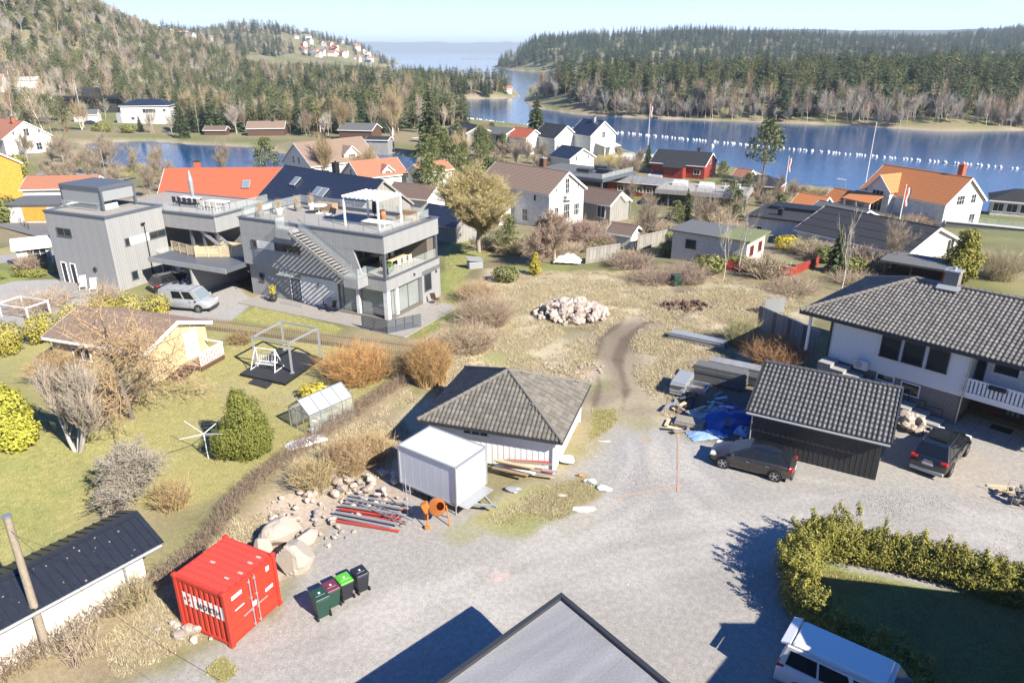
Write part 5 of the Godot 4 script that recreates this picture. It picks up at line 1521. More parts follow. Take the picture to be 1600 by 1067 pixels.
func make_centre_house() -> void:
	var t := thing("modern_house", "grey flat roofed modern house with outside stair and white roof pergola", "house", Vector3(-15.5, 0, -63.3), -27.3)
	var c: Material = M.grey_clad
	var w := B.new()
	w.box(Vector3(-2.70, 1.35, -0.2), Vector3(10.3, 3.3, 7.6))
	w.box(Vector3(5.20, 1.35, -2.55), Vector3(5.5, 3.3, 2.9))
	w.box(Vector3(2.45, 4.20, -0.5), Vector3(0.02, 0.02, 0.02))
	part(t, "wall", w, c)
	flat_box(t, "wall_panel", Vector3(-1.62, -0.1, 3.6), Vector3(2.44, 2.62, 3.66), M.white)
	flat_box(t, "floor_slab", Vector3(2.46, -0.2, -1.09), Vector3(7.95, 0.14, 4.0), M.interior)
	for k in [[2.5, 4.25], [4.95, 7.35]]:
		var f := B.new()
		for x in [k[0], (k[0] + k[1]) * 0.5 - (0.45 if k[0] < 3 else 0.0), k[1]]:
			if k[0] > 3 and x > k[0] and x < k[1]:
				continue
			f.box(Vector3(x, 1.33, 3.5), Vector3(0.07, 2.36, 0.08))
		f.box(Vector3((k[0] + k[1]) * 0.5, 0.18, 3.5), Vector3(k[1] - k[0], 0.08, 0.08))
		f.box(Vector3((k[0] + k[1]) * 0.5, 2.54, 3.5), Vector3(k[1] - k[0], 0.08, 0.08))
		var o := part(t, "window", f, M.slate)
		o.name = "window"
		pb(o, "pane", Vector3((k[0] + k[1]) * 0.5, 1.36, 3.5), Vector3(k[1] - k[0] - 0.07, 2.28, 0.02), M.win_glass)
	for k in [[2.2, -1.05], [3.5, 2.55]]:
		var f := B.new()
		for z in [k[0], (k[0] + k[1]) * 0.5, k[1]]:
			f.box(Vector3(7.55, 1.33, z), Vector3(0.08, 2.36, 0.07))
		f.box(Vector3(7.55, 0.18, (k[0] + k[1]) * 0.5), Vector3(0.08, 0.08, absf(k[0] - k[1])))
		f.box(Vector3(7.55, 2.54, (k[0] + k[1]) * 0.5), Vector3(0.08, 0.08, absf(k[0] - k[1])))
		var o := part(t, "window", f, M.slate)
		pb(o, "pane", Vector3(7.55, 1.36, (k[0] + k[1]) * 0.5), Vector3(0.02, 2.28, absf(k[0] - k[1]) - 0.07), M.win_glass)
	for p in [Vector3(4.6, 1.3, 3.55), Vector3(7.72, 1.3, 3.75), Vector3(7.62, 1.3, 2.38)]:
		pb(t, "column", p, Vector3(0.34, 2.7, 0.34) if p.x < 7.7 else Vector3(0.42, 2.7, 0.42), M.white)
	pb(t, "floor_band", Vector3(5.2, 3.10, 0.0), Vector3(5.5, 1.00, 8.0), c)
	pb(t, "upper_wall", Vector3(-1.95, 4.42, 0.0), Vector3(12.0, 2.8, 8.0), c)
	var wedge := B.new()
	wedge.slab([Vector3(4.05, 5.78, 4.0), Vector3(5.5, 5.78, 4.0) - Vector3(0.75, 0, 0), Vector3(5.55, 3.7, 4.0), Vector3(4.05, 3.7, 4.0)], 0.14, Vector3(0, 0, 1))
	part(t, "wall_fin", wedge, c)
	flat_box(t, "back_wall", Vector3(4.06, 3.62, -3.99), Vector3(7.6, 5.78, -2.6), M.interior)
	var rb := B.new()
	rb.box(Vector3(0, 6.52, 3.89), Vector3(15.9, 1.44, 0.22))
	rb.box(Vector3(0, 6.52, -3.89), Vector3(15.9, 1.44, 0.22))
	rb.box(Vector3(-7.84, 6.52, 0), Vector3(0.22, 1.44, 7.56))
	rb.box(Vector3(7.84, 6.52, 0), Vector3(0.22, 1.44, 7.56))
	rb.box(Vector3(0, 5.9, 0), Vector3(15.46, 0.2, 7.56))
	part(t, "roof_band", rb, c)
	var dk := B.new()
	for i in 34:
		dk.box(Vector3(0, 6.96 - 0.0, -3.62 + i * 0.2135), Vector3(15.4, 0.05, 0.2))
	part(t, "roof_deck", dk, M.deck_grey)
	var cap := B.new()
	for s in [-1.0, 1.0]:
		cap.box(Vector3(0, 7.275, 3.9 * s), Vector3(16.05, 0.07, 0.36))
		cap.box(Vector3(7.86 * s, 7.275, 0), Vector3(0.34, 0.07, 7.44))
	part(t, "parapet_cap", cap, M.slate)
	flat_box(t, "loggia_floor", Vector3(4.06, 3.61, -2.58), Vector3(7.84, 3.65, 3.88), M.deck_grey)
	for p in [Vector3(7.75, 4.7, 3.82), Vector3(7.78, 4.7, -3.7)]:
		pb(t, "post", p, Vector3(0.24, 2.2, 0.24), M.slate)
	var tr := B.new()
	tr.box(Vector3(6.65, 3.66, 3.93), Vector3(2.6, 0.14, 0.2))
	tr.box(Vector3(7.9, 3.66, 0.0), Vector3(0.18, 0.14, 7.7))
	part(t, "sill", tr, M.slate)
	rail(t, "glass_rail", [Vector3(5.6, 3.74, 3.93), Vector3(7.6, 3.74, 3.93)], 0.85, false)
	rail(t, "glass_rail", [Vector3(7.92, 3.74, 3.6), Vector3(7.92, 3.74, -3.5)], 0.85, false)
	for k in [[4.10, 2.2], [4.10, 0.4], [4.10, -1.4]]:
		pb(t, "window", Vector3(k[0], 4.7, k[1]), Vector3(0.05, 2.0, 1.7), M.pane)
	window(t, Vector3(-6.42, 1.79, 3.6), Vector3(0, 0, 1), 0.62, 0.8, 1, 1, M.slate)
	window(t, Vector3(-6.4, 5.03, 4.0), Vector3(0, 0, 1), 0.62, 0.72, 1, 1, M.slate)
	flat_box(t, "wall_panel", Vector3(-6.05, 4.66, 4.0), Vector3(-4.0, 5.36, 4.03), M.white)
	window(t, Vector3(-2.45, 5.03, 4.0), Vector3(0, 0, 1), 3.0, 0.72, 2, 1, M.slate)
	window(t, Vector3(7.95, 1.85, -1.95), Vector3(1, 0, 0), 1.1, 1.6, 1, 1, M.slate)
	door(t, Vector3(-2.34, 0.12, 3.6), Vector3(0, 0, 1), 1.15, 2.15, M.slate, 2, M.white_trim)
	pb(t, "door_step", Vector3(-2.3, 0.03, 4.15), Vector3(2.6, 0.16, 1.0), M.paving)
	var cn := B.new()
	cn.slab([Vector3(-3.5, 2.75, 4.75), Vector3(-1.6, 2.75, 4.75), Vector3(-1.6, 2.98, 3.62), Vector3(-3.5, 2.98, 3.62)], 0.02)
	var co := part(t, "door_canopy", cn, M.rail_glass)
	var cs := B.new()
	for x in [-3.3, -2.55, -1.8]:
		cs.beam(Vector3(x, 2.72, 4.72), Vector3(x, 3.5, 4.02), 0.025, 0.025)
		cs.beam(Vector3(x, 2.70, 4.72), Vector3(x, 2.94, 3.6), 0.04, 0.05)
	part(co, "bracket", cs, M.steel)
	for p in [Vector3(0.35, 2.05, 3.7), Vector3(-7.6, 2.3, 4.05), Vector3(8.02, 2.5, -3.3), Vector3(8.02, 3.1, 0.1)]:
		var l := B.new()
		l.box(p, Vector3(0.12, 0.2, 0.12))
		part(t, "wall_lamp", l, M.dark_trim)
	var a := Vector3(-0.75, 6.95, 4.75)
	var e := Vector3(4.65, 3.72, 4.75)
	for k in 18:
		var p := a.lerp(e, (k + 0.5) / 18.0)
		var s := B.new()
		s.box(p, Vector3(0.24, 0.05, 1.06))
		part(t, "stair_tread", s, M.concrete)
	for s in [-0.56, 0.56]:
		var b := B.new()
		b.beam(a + Vector3(-0.1, -0.08, s), e + Vector3(0.1, -0.08, s), 0.06, 0.30)
		part(t, "stringer", b, M.grey_wood)
	for k in [[Vector3(-2.3, 6.3, 4.02), Vector3(-0.72, 7.05, 5.34)], [Vector3(4.62, 2.95, 4.02), Vector3(6.1, 3.74, 5.34)]]:
		pb(t, "landing", (k[0] + k[1]) * 0.5, k[1] - k[0], c)
	rail(t, "glass_rail", [Vector3(-2.26, 7.05, 5.3), Vector3(-0.76, 7.05, 5.3)], 0.9)
	rail(t, "glass_rail", [Vector3(4.66, 3.74, 5.3), Vector3(6.06, 3.74, 5.3), Vector3(6.06, 3.74, 4.05)], 0.9)
	rail(t, "glass_rail", [Vector3(-2.26, 7.05, 5.3), Vector3(-2.26, 7.05, 4.2)], 0.9)
	var hr := B.new()
	hr.tube(a + Vector3(0, 0.95, -0.5), e + Vector3(0, 0.95, -0.5), 0.025, 0.025, 6)
	hr.tube(a + Vector3(0, 0.95, 0.55), e + Vector3(0, 0.95, 0.55), 0.025, 0.025, 6)
	part(t, "handrail", hr, M.chrome)
	var sg := B.new()
	sg.slab([a + Vector3(0, 0.15, -0.53), a + Vector3(0, 0.93, -0.53), e + Vector3(0, 0.93, -0.53), e + Vector3(0, 0.15, -0.53)], 0.015, Vector3(0, 0, 1))
	part(t, "stair_glass", sg, M.rail_glass)
	rail(t, "glass_rail", [Vector3(-7.6, 7.3, 3.85), Vector3(-2.4, 7.3, 3.85)], 0.85)
	rail(t, "glass_rail", [Vector3(-0.6, 7.3, 3.5), Vector3(7.2, 7.3, 3.5), Vector3(7.3, 7.3, -3.5), Vector3(-7.6, 7.3, -3.6), Vector3(-7.6, 7.3, 3.6)], 0.75)
	var W := func(l: Vector3) -> Vector3: return t.transform * l
	var y := 6.99
	var pg := thing("roof_pergola", "white pergola with wavy fabric top on the roof terrace", "pergola", W.call(Vector3(3.75, y, -0.25)), -27.3)
	for q in [Vector2(-1.8, 1.6), Vector2(1.8, 1.6), Vector2(1.8, -1.6), Vector2(-1.8, -1.6)]:
		pb(pg, "post", Vector3(q.x, 1.2, q.y), Vector3(0.14, 2.4, 0.14), M.white_trim)
	var fr := B.new()
	for s in [-1.0, 1.0]:
		fr.box(Vector3(0, 2.44, 1.6 * s), Vector3(3.9, 0.12, 0.1))
		fr.box(Vector3(1.8 * s, 2.43, 0), Vector3(0.1, 0.1, 3.1))
	part(pg, "frame", fr, M.white_trim)
	var cl := B.new()
	for i in 48:
		var x0 := -1.85 + 3.7 * i / 48.0
		var x1 := -1.85 + 3.7 * (i + 1) / 48.0
		var y0 := 2.62 - 0.16 * pow(absf(sin(i * PI / 6.0)), 0.7)
		var y1 := 2.62 - 0.16 * pow(absf(sin((i + 1) * PI / 6.0)), 0.7)
		cl.quad(Vector3(x0, y0, 1.75), Vector3(x1, y1, 1.75), Vector3(x1, y1, -1.75), Vector3(x0, y0, -1.75))
	part(pg, "fabric_top", cl, M.fabric_white)
	var tb := thing("round_table", "round white table on the roof terrace", "table", W.call(Vector3(-3.5, y, -1.5)), 0)
	var b1 := B.new()
	b1.lathe(Vector3(0, 0.70, 0), [[0.0, 0.0], [0.78, 0.0], [0.8, 0.03], [0.78, 0.06], [0.0, 0.06]], 28)
	part(tb, "tabletop", b1, M.white_trim)
	var b2 := B.new()
	b2.lathe(Vector3.ZERO, [[0.35, 0.0], [0.33, 0.04], [0.06, 0.08], [0.06, 0.7]], 12)
	part(tb, "base", b2, M.white_trim)
	var lg := thing("sun_bed", "pale slatted lounge bed under the pergola", "lounger", W.call(Vector3(4.3, y, 0.0)), -27.3)
	for i in 9:
		pb(lg, "slat", Vector3(-1.2 + i * 0.3, 0.32, 0), Vector3(0.22, 0.05, 1.3), M.white)
	for q in [Vector2(-1.2, 0.55), Vector2(1.2, 0.55), Vector2(1.2, -0.55), Vector2(-1.2, -0.55)]:
		pb(lg, "leg", Vector3(q.x, 0.15, q.y), Vector3(0.08, 0.3, 0.08), M.white)
	var sf := thing("wicker_sofa", "brown wicker sofa behind the roof pergola", "sofa", W.call(Vector3(5.6, y, -2.8)), -27.3)
	var sb := B.new()
	sb.bev(Vector3(0, 0.2, 0), Vector3(1.8, 0.4, 0.8), 0.06)
	part(sf, "seat", sb, M.tan_wood)
	pv(sf, "backrest", Vector3(0, 0.6, -0.35), Vector3(1.8, 0.5, 0.18), 0.06, M.tan_wood)
	var pr := thing("folded_parasol", "black covered folded parasol under the roof pergola", "parasol", W.call(Vector3(2.4, y, -2.2)), 0)
	b1 = B.new()
	b1.lathe(Vector3.ZERO, [[0.3, 0.0], [0.3, 0.08], [0.04, 0.1], [0.04, 0.5]], 10)
	part(pr, "base", b1, M.black)
	b1 = B.new()
	b1.lathe(Vector3.ZERO, [[0.10, 0.4], [0.22, 0.6], [0.2, 1.2], [0.14, 1.7], [0.03, 1.95]], 10)
	part(pr, "cover", b1, M.black)
	var tp := one("clay_pot", B.new(), M.terracotta, "tall terracotta pot under the roof pergola", "pot", W.call(Vector3(3.6, y, -1.8)))
	b1 = B.new()
	b1.lathe(Vector3.ZERO, [[0.0, 0.0], [0.18, 0.0], [0.3, 0.5], [0.24, 0.85], [0.28, 0.9], [0.22, 0.9]], 14)
	tp.mesh = b1.mesh()
	var bx := one("planter_box", B.new(), M.tan_wood, "low brown storage box on the roof terrace", "box", W.call(Vector3(-3.9, y, -3.0)), -27.3)
	b1 = B.new()
	b1.bev(Vector3(0, 0.35, 0), Vector3(2.2, 0.7, 0.8), 0.03)
	bx.mesh = b1.mesh()
	var ch := thing("shell_chair", "black and white shell chair on the roof terrace", "chair", W.call(Vector3(-1.2, y, -0.2)), 30)
	pv(ch, "seat", Vector3(0, 0.4, 0), Vector3(0.6, 0.1, 0.6), 0.04, M.white)
	b1 = B.new()
	b1.beam(Vector3(0.3, 0.4, 0), Vector3(0.5, 0.9, 0), 0.6, 0.06, Vector3(0, 0, 1))
	part(ch, "backrest", b1, M.black)
	b1 = B.new()
	for q in [Vector2(-0.2, 0.2), Vector2(0.2, 0.2), Vector2(0.2, -0.2), Vector2(-0.2, -0.2)]:
		b1.tube(Vector3(q.x, 0.38, q.y), Vector3(q.x * 1.5, 0, q.y * 1.5), 0.015, 0.015, 5)
	part(ch, "legs", b1, M.black)
	var ptl := ["leftmost", "second from the left", "third from the left", "rightmost"]
	var ps := [Vector3(-7.1, y, 2.2), Vector3(-6.4, y, 0.6), Vector3(-6.0, y, -1.4), Vector3(-5.4, y, -2.6)]
	for i in 4:
		var g := thing("grass_pot", "pale pot of dry ornamental grass, " + ptl[i] + " on the roof terrace", "plant pot", W.call(ps[i]), 0, "grass pots on the roof terrace")
		b1 = B.new()
		b1.lathe(Vector3.ZERO, [[0.0, 0.0], [0.24, 0.0], [0.34, 0.4], [0.3, 0.6], [0.26, 0.58], [0.0, 0.55]], 14)
		part(g, "pot", b1, M.plaster if i % 2 == 0 else M.white)
		obj(g, "dry_grass", twig_bush(700 + i, 1.1, 0.3, 60, 1, Color(0.36, 0.26, 0.17), Color(0.5, 0.38, 0.26), 0.012), M.twig).position.y = 0.5
	var lt := thing("dining_table", "dining table in the loggia of the centre house", "table", W.call(Vector3(6.2, 3.65, 0.2)), -27.3)
	pv(lt, "tabletop", Vector3(0, 0.74, 0), Vector3(0.95, 0.06, 2.4), 0.02, M.pale_wood)
	for q in [Vector2(-0.38, 1.05), Vector2(0.38, 1.05), Vector2(0.38, -1.05), Vector2(-0.38, -1.05)]:
		pb(lt, "leg", Vector3(q.x, 0.36, q.y), Vector3(0.07, 0.71, 0.07), M.pale_wood)
	for i in 6:
		var chr := thing("dining_chair", "pale dining chair at the loggia table of the centre house", "chair", W.call(Vector3(6.2 + (0.75 if i % 2 else -0.75), 3.65, -0.6 + 0.8 * (i / 2))), -27.3, "loggia dining chairs")
		var sx := 1.0 if i % 2 else -1.0
		pv(chr, "seat", Vector3(0, 0.44, 0), Vector3(0.44, 0.06, 0.44), 0.02, M.off_white)
		pv(chr, "backrest", Vector3(0.2 * sx, 0.72, 0), Vector3(0.05, 0.5, 0.44), 0.02, M.off_white)
		for q in [Vector2(-0.18, 0.18), Vector2(0.18, 0.18), Vector2(0.18, -0.18), Vector2(-0.18, -0.18)]:
			pb(chr, "leg", Vector3(q.x, 0.205, q.y), Vector3(0.035, 0.41, 0.035), M.pale_wood)
	shrub("potted_plant", "green leafy plant at the loggia railing of the centre house", W.call(Vector3(7.3, 3.66, 2.6)), [[Vector3(0, 0.6, 0), Vector3(0.55, 0.5, 0.55), 260]], 0.13, Color(0.05, 0.10, 0.03), Color(0.12, 0.19, 0.06))
	var pv := B.new()
	pv.box(Vector3(0.4, 0.02, 5.0), Vector3(14.6, 0.1, 2.7))
	pv.box(Vector3(9.6, 0.03, 2.2), Vector3(3.2, 0.1, 8.4))
	var deck := part(self, "terrace_deck", pv, M.deck_grey)
	deck.transform = t.transform
	tag(deck, "", "", "", "structure")
	var fn := thing("slat_fence", "blue grey horizontal slat fence before the glazed corner", "fence", W.call(Vector3(7.0, 0, 6.3)), -27.3)
	for k in [[Vector3(0, 0, 0), Vector3(2.5, 0, 0.05), 2], [Vector3(2.55, 0, 0.05), Vector3(4.05, 0, -2.55), 4]]:
		for i in k[2]:
			var p: Vector3 = k[0].lerp(k[1], (i + 0.02) / k[2])
			var q: Vector3 = k[0].lerp(k[1], (i + 0.98) / k[2])
			pb(fn, "post", p + Vector3(0, 0.6, 0), Vector3(0.08, 1.2, 0.08), M.slate)
			for j in 9:
				var s := B.new()
				s.beam(p + Vector3(0, 0.13 + j * 0.125, 0), q + Vector3(0, 0.13 + j * 0.125, 0), 0.03, 0.095)
				part(fn, "slat", s, M.slate)
	var pt := thing("pot_shrub", "yellow flowering shrub in a dark pot by the front door", "plant pot", W.call(Vector3(-4.3, 0.08, 4.6)), 0)
	b1 = B.new()
	b1.lathe(Vector3.ZERO, [[0.0, 0.0], [0.2, 0.0], [0.36, 0.35], [0.3, 0.62], [0.26, 0.6], [0.0, 0.56]], 14)
	part(pt, "pot", b1, M.dark_trim)
	b1 = B.new()
	leaf_blob(b1, Vector3(0, 1.1, 0), Vector3(0.42, 0.6, 0.42), 300, 0.08, Color(0.3, 0.27, 0.03), Color(0.5, 0.42, 0.05))
	part(pt, "foliage", b1, M.leaf)
	for k in [[Vector3(1.3, 0.08, 4.3), "dark garden chair against the white wall panel", 20.0], [Vector3(2.3, 0.08, 4.4), "reddish garden chair beside the glazed corner", -30.0], [Vector3(9.0, 0.08, -1.6), "dark wire chair at the right end of the centre house", 70.0]]:
		var g := thing("garden_chair", k[1], "chair", W.call(k[0]), k[2])
		pv(g, "seat", Vector3(0, 0.43, 0), Vector3(0.5, 0.05, 0.5), 0.02, M.dark_trim)
		b1 = B.new()
		b1.beam(Vector3(0, 0.43, -0.24), Vector3(0, 0.95, -0.36), 0.5, 0.04, Vector3(1, 0, 0))
		part(g, "backrest", b1, M.brown_wood)
		for q in [Vector2(-0.22, 0.22), Vector2(0.22, 0.22), Vector2(0.22, -0.22), Vector2(-0.22, -0.22)]:
			b1 = B.new()
			b1.tube(Vector3(q.x, 0.42, q.y), Vector3(q.x * 1.2, 0, q.y * 1.2), 0.016, 0.016, 5)
			part(g, "leg", b1, M.dark_trim)

func make_left_house() -> void:
	var t := thing("modern_house", "grey flat roofed modern house with glazed roof pavilion at the left", "house", Vector3(-39.3, 0, -68.7), -23.3)
	var c: Material = M.grey_clad
	pb(t, "wall", Vector3(0, 3.3, 0), Vector3(8.1, 7.2, 6.3), c)
	var rim := B.new()
	for s in [-1.0, 1.0]:
		rim.box(Vector3(0, 6.97, 3.02 * s), Vector3(8.3, 0.16, 0.4))
		rim.box(Vector3(3.95 * s, 6.97, 0), Vector3(0.4, 0.16, 5.63))
	part(t, "parapet_cap", rim, M.slate)
	var wg := B.new()
	wg.box(Vector3(3.3, 5.6, -7.2), Vector3(14.7, 1.5, 8.0))
	wg.box(Vector3(-1.0, 2.4, -7.2), Vector3(6.0, 5.0, 7.6))
	wg.box(Vector3(7.5, 2.4, -9.6), Vector3(5.5, 5.0, 3.0))
	part(t, "wing", wg, c)
	flat_box(t, "wing_deck", Vector3(-3.9, 6.36, -11.0), Vector3(10.5, 6.40, -3.4), M.deck_grey)
	var wr := B.new()
	wr.box(Vector3(3.3, 6.4, -3.25), Vector3(14.8, 0.12, 0.3))
	wr.box(Vector3(10.6, 6.4, -7.2), Vector3(0.3, 0.12, 7.6))
	wr.box(Vector3(3.3, 6.4, -11.15), Vector3(14.8, 0.12, 0.3))
	part(t, "parapet_cap", wr, M.slate)
	for x in [7.0, 8.6, 10.3]:
		pb(t, "post", Vector3(x, 2.4, -3.6), Vector3(0.25, 4.9, 0.25), M.slate)
	window(t, Vector3(-1.8, 5.14, 3.15), Vector3(0, 0, 1), 2.0, 0.78, 2, 1, M.slate)
	for k in [[-3.0, 0.75], [-1.75, 0.75]]:
		window(t, Vector3(k[0], 1.05, 3.15), Vector3(0, 0, 1), k[1], 2.1, 1, 1, M.white_trim)
	window(t, Vector3(4.05, 4.35, 1.35), Vector3(1, 0, 0), 0.5, 0.75, 1, 1, M.slate)
	flat_box(t, "wall_panel", Vector3(4.04, 3.98, -1.15), Vector3(4.07, 4.72, 1.08), M.white)
	window(t, Vector3(4.05, 4.35, -2.15), Vector3(1, 0, 0), 1.9, 0.7, 2, 1, M.slate)
	window(t, Vector3(4.05, 1.1, 1.25), Vector3(1, 0, 0), 0.7, 0.85, 1, 1, M.slate)
	door(t, Vector3(4.05, 0.05, -2.55), Vector3(1, 0, 0), 1.05, 2.05, M.slate, 2)
	flat_box(t, "wall_panel", Vector3(4.04, 0.0, -5.6), Vector3(4.9, 2.6, -3.4), M.white)
	var cn := B.new()
	cn.slab([Vector3(5.1, 2.55, -1.5), Vector3(5.1, 2.55, -3.4), Vector3(4.06, 2.8, -3.4), Vector3(4.06, 2.8, -1.5)], 0.02)
	part(t, "door_canopy", cn, M.rail_glass)
	var lc := B.new()
	lc.lathe(Vector3(1.4, 1.9, 3.16), [[0.12, 0.0], [0.24, 0.02], [0.24, 0.08], [0.12, 0.1]], 12, Vector3(0, 0, 1))
	part(t, "wreath", lc, M.brown_wood)
	pb(t, "landing", Vector3(5.2, 5.75, -3.9), Vector3(2.4, 0.9, 1.3), c)
	var a := Vector3(6.4, 6.1, -3.9)
	var e := Vector3(11.0, 3.3, -3.9)
	for s in [-0.5, 0.5]:
		var b := B.new()
		b.beam(a + Vector3(0, 0, s), e + Vector3(0, 0, s), 0.06, 0.34)
		part(t, "stringer", b, c)
	for k in 16:
		pb(t, "stair_tread", a.lerp(e, (k + 0.5) / 16.0), Vector3(0.25, 0.05, 0.94), M.deck_grey)
	rail(t, "glass_rail", [Vector3(4.1, 6.4, -3.3), Vector3(6.3, 6.4, -3.3)], 0.9)
	rail(t, "glass_rail", [Vector3(6.4, 6.45, -3.4), Vector3(10.4, 6.45, -3.4), Vector3(10.4, 6.45, -11.0)], 0.8)
	pv(t, "pavilion_roof", Vector3(-1.55, 9.0, -1.0), Vector3(5.6, 0.36, 3.9), 0.06, M.slate)
	for q in [Vector2(-4.2, 0.8), Vector2(1.1, 0.8), Vector2(1.1, -2.8), Vector2(-4.2, -2.8)]:
		pb(t, "post", Vector3(q.x, 7.9, q.y), Vector3(0.22, 1.9, 0.22), M.slate)
	var sc := B.new()
	sc.box(Vector3(-1.55, 8.15, 0.82), Vector3(5.1, 1.3, 0.03))
	part(t, "screen", sc, M.galv)
	pb(t, "screen", Vector3(1.13, 8.30, -1.0), Vector3(0.03, 1.05, 3.4), M.galv)
	rail(t, "glass_rail", [Vector3(-4.0, 7.0, 1.2), Vector3(1.2, 7.0, 1.2)], 0.75, false)
	flat_box(t, "roof_floor", Vector3(-3.74, 6.86, -2.8), Vector3(3.74, 6.92, 2.8), M.deck_grey)
	var W := func(l: Vector3) -> Vector3: return t.transform * l
	var sofa := thing("lounge_sofa", "beige sofa under the roof pavilion of the left house", "sofa", W.call(Vector3(0.3, 6.92, -0.3)), -23.3)
	var b1 := B.new()
	b1.bev(Vector3(0, 0.25, 0), Vector3(1.0, 0.5, 1.6), 0.06)
	part(sofa, "seat", b1, M.off_white)
	pv(sofa, "backrest", Vector3(-0.4, 0.65, 0), Vector3(0.2, 0.35, 1.6), 0.05, M.off_white)
	for k in [[Vector3(4.3, 6.40, -6.5), "long white table with black chairs on the left roof terrace", M.white], [Vector3(8.3, 6.40, -6.2), "second white table near the right end of the left roof terrace", M.white]]:
		var tb := thing("terrace_table", k[1], "table", W.call(k[0]), -23.3)
		pv(tb, "tabletop", Vector3(0, 0.76, 0), Vector3(2.4, 0.07, 1.0), 0.02, k[2])
		for q in [Vector2(-1.1, 0.42), Vector2(1.1, 0.42), Vector2(1.1, -0.42), Vector2(-1.1, -0.42)]:
			pb(tb, "leg", Vector3(q.x, 0.36, q.y), Vector3(0.08, 0.72, 0.08), M.dark_trim)
	for i in 8:
		var dark := i < 5
		var at := Vector3(3.3 + 0.7 * i, 6.40, -5.7) if dark else Vector3(7.4 + 0.8 * (i - 5), 6.40, -5.3)
		var g := thing("terrace_chair", ("black chair at the long table" if dark else "pale chair at the second table") + " on the left roof terrace", "chair", W.call(at), -23.3, "chairs on the left roof terrace")
		var m: Material = M.dark_trim if dark else M.off_white
		pv(g, "seat", Vector3(0, 0.43, 0), Vector3(0.5, 0.06, 0.5), 0.02, m)
		pv(g, "backrest", Vector3(0, 0.7, 0.24), Vector3(0.5, 0.55, 0.05), 0.02, m)
		for q in [Vector2(-0.2, 0.2), Vector2(0.2, 0.2), Vector2(0.2, -0.2), Vector2(-0.2, -0.2)]:
			pb(g, "leg", Vector3(q.x, 0.2, q.y), Vector3(0.04, 0.4, 0.04), m)
	var pl := one("patio_heater", B.new(), M.galv, "pale upright parasol standing on the left roof terrace", "parasol", W.call(Vector3(3.2, 6.40, -8.0)), 0)
	b1 = B.new()
	b1.lathe(Vector3.ZERO, [[0.4, 0.0], [0.38, 0.1], [0.14, 0.2], [0.2, 0.9], [0.26, 2.2], [0.1, 3.0], [0.03, 3.2]], 12)
	pl.mesh = b1.mesh()
	var cp := thing("carport", "carport with flat roof and wooden roof deck between the modern houses", "carport", Vector3(-28.3, 0, -66.8), -25.0)
	var s1 := B.new()
	s1.box(Vector3(0.2, 2.85, 0), Vector3(9.6, 0.4, 7.6))
	part(cp, "roof", s1, M.slate)
	pb(cp, "fascia", Vector3(0.2, 2.85, 3.83), Vector3(9.7, 0.46, 0.06), M.grey_clad)
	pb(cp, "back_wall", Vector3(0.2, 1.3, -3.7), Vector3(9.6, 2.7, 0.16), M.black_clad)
	pb(cp, "side_wall", Vector3(0.6, 1.3, 0.2), Vector3(0.18, 2.7, 7.2), M.grey_clad)
	for k in [[Vector3(-4.4, 3.05, 1.2), Vector3(-0.6, 3.05, 1.9)], [Vector3(-0.6, 3.05, 1.9), Vector3(4.6, 3.05, -0.6)]]:
		var p0: Vector3 = k[0]
		var q0: Vector3 = k[1]
		var n := int(p0.distance_to(q0) / 1.3) + 1
		for i in n:
			pb(cp, "post", p0.lerp(q0, float(i) / n) + Vector3(0, 0.5, 0), Vector3(0.09, 1.0, 0.09), M.pale_wood)
		for j in 6:
			b1 = B.new()
			b1.beam(p0 + Vector3(0, 0.14 + j * 0.165, 0), q0 + Vector3(0, 0.14 + j * 0.165, 0), 0.03, 0.12)
			part(cp, "slat", b1, M.pale_wood)
	s1 = B.new()
	s1.slab([Vector3(-4.4, 3.09, 1.2), Vector3(-0.6, 3.09, 1.9), Vector3(4.6, 3.09, -0.6), Vector3(4.6, 3.09, -3.7), Vector3(-4.4, 3.09, -3.7)], 0.03)
	part(cp, "deck", s1, M.pale_wood)
	var lp := thing("lamp_post", "slim black lamp post before the left modern house", "lamp", gp(-35.24, -67.8))
	b1 = B.new()
	b1.tube(Vector3.ZERO, Vector3(0, 5.6, 0), 0.07, 0.05, 8)
	part(lp, "pole", b1, M.black)
	pb(lp, "lamp_head", Vector3(0, 5.68, 0.12), Vector3(0.16, 0.16, 0.5), M.black)
	for k in [[gp(-40.59, -64.94), "white wooden lounge chair on the left house terrace, by the wall"], [gp(-39.2, -64.16), "white wooden lounge chair on the left house terrace, by the shrub"]]:
		var g := thing("deck_chair", k[1], "chair", k[0] + Vector3(0, 0.1, 0), 20, "")
		for i in 4:
			b1 = B.new()
			b1.beam(Vector3(-0.22 + 0.15 * i, 0.35, 0), Vector3(-0.22 + 0.15 * i, 1.15, -0.5), 0.1, 0.03, Vector3(0, 0, 1))
			part(g, "back_slat", b1, M.white)
		pb(g, "seat", Vector3(0, 0.36, 0.3), Vector3(0.6, 0.05, 0.6), M.white)
		for q in [Vector2(-0.27, 0.55), Vector2(0.27, 0.55), Vector2(0.27, 0.05), Vector2(-0.27, 0.05)]:
			pb(g, "leg", Vector3(q.x, 0.17, q.y), Vector3(0.06, 0.34, 0.06), M.white)
	var tr := B.new()
	tr.slab([gp(-44.22, -65.34) + Vector3(0, 0.12, 0), gp(-40.94, -62.29) + Vector3(0, 0.12, 0), gp(-37.24, -61.93) + Vector3(0, 0.12, 0), gp(-36.92, -64.16) + Vector3(0, 0.12, 0), gp(-44.19, -67.38) + Vector3(0, 0.12, 0)], 0.2)
	tag(part(self, "left_terrace", tr, M.paving), "", "", "", "structure")
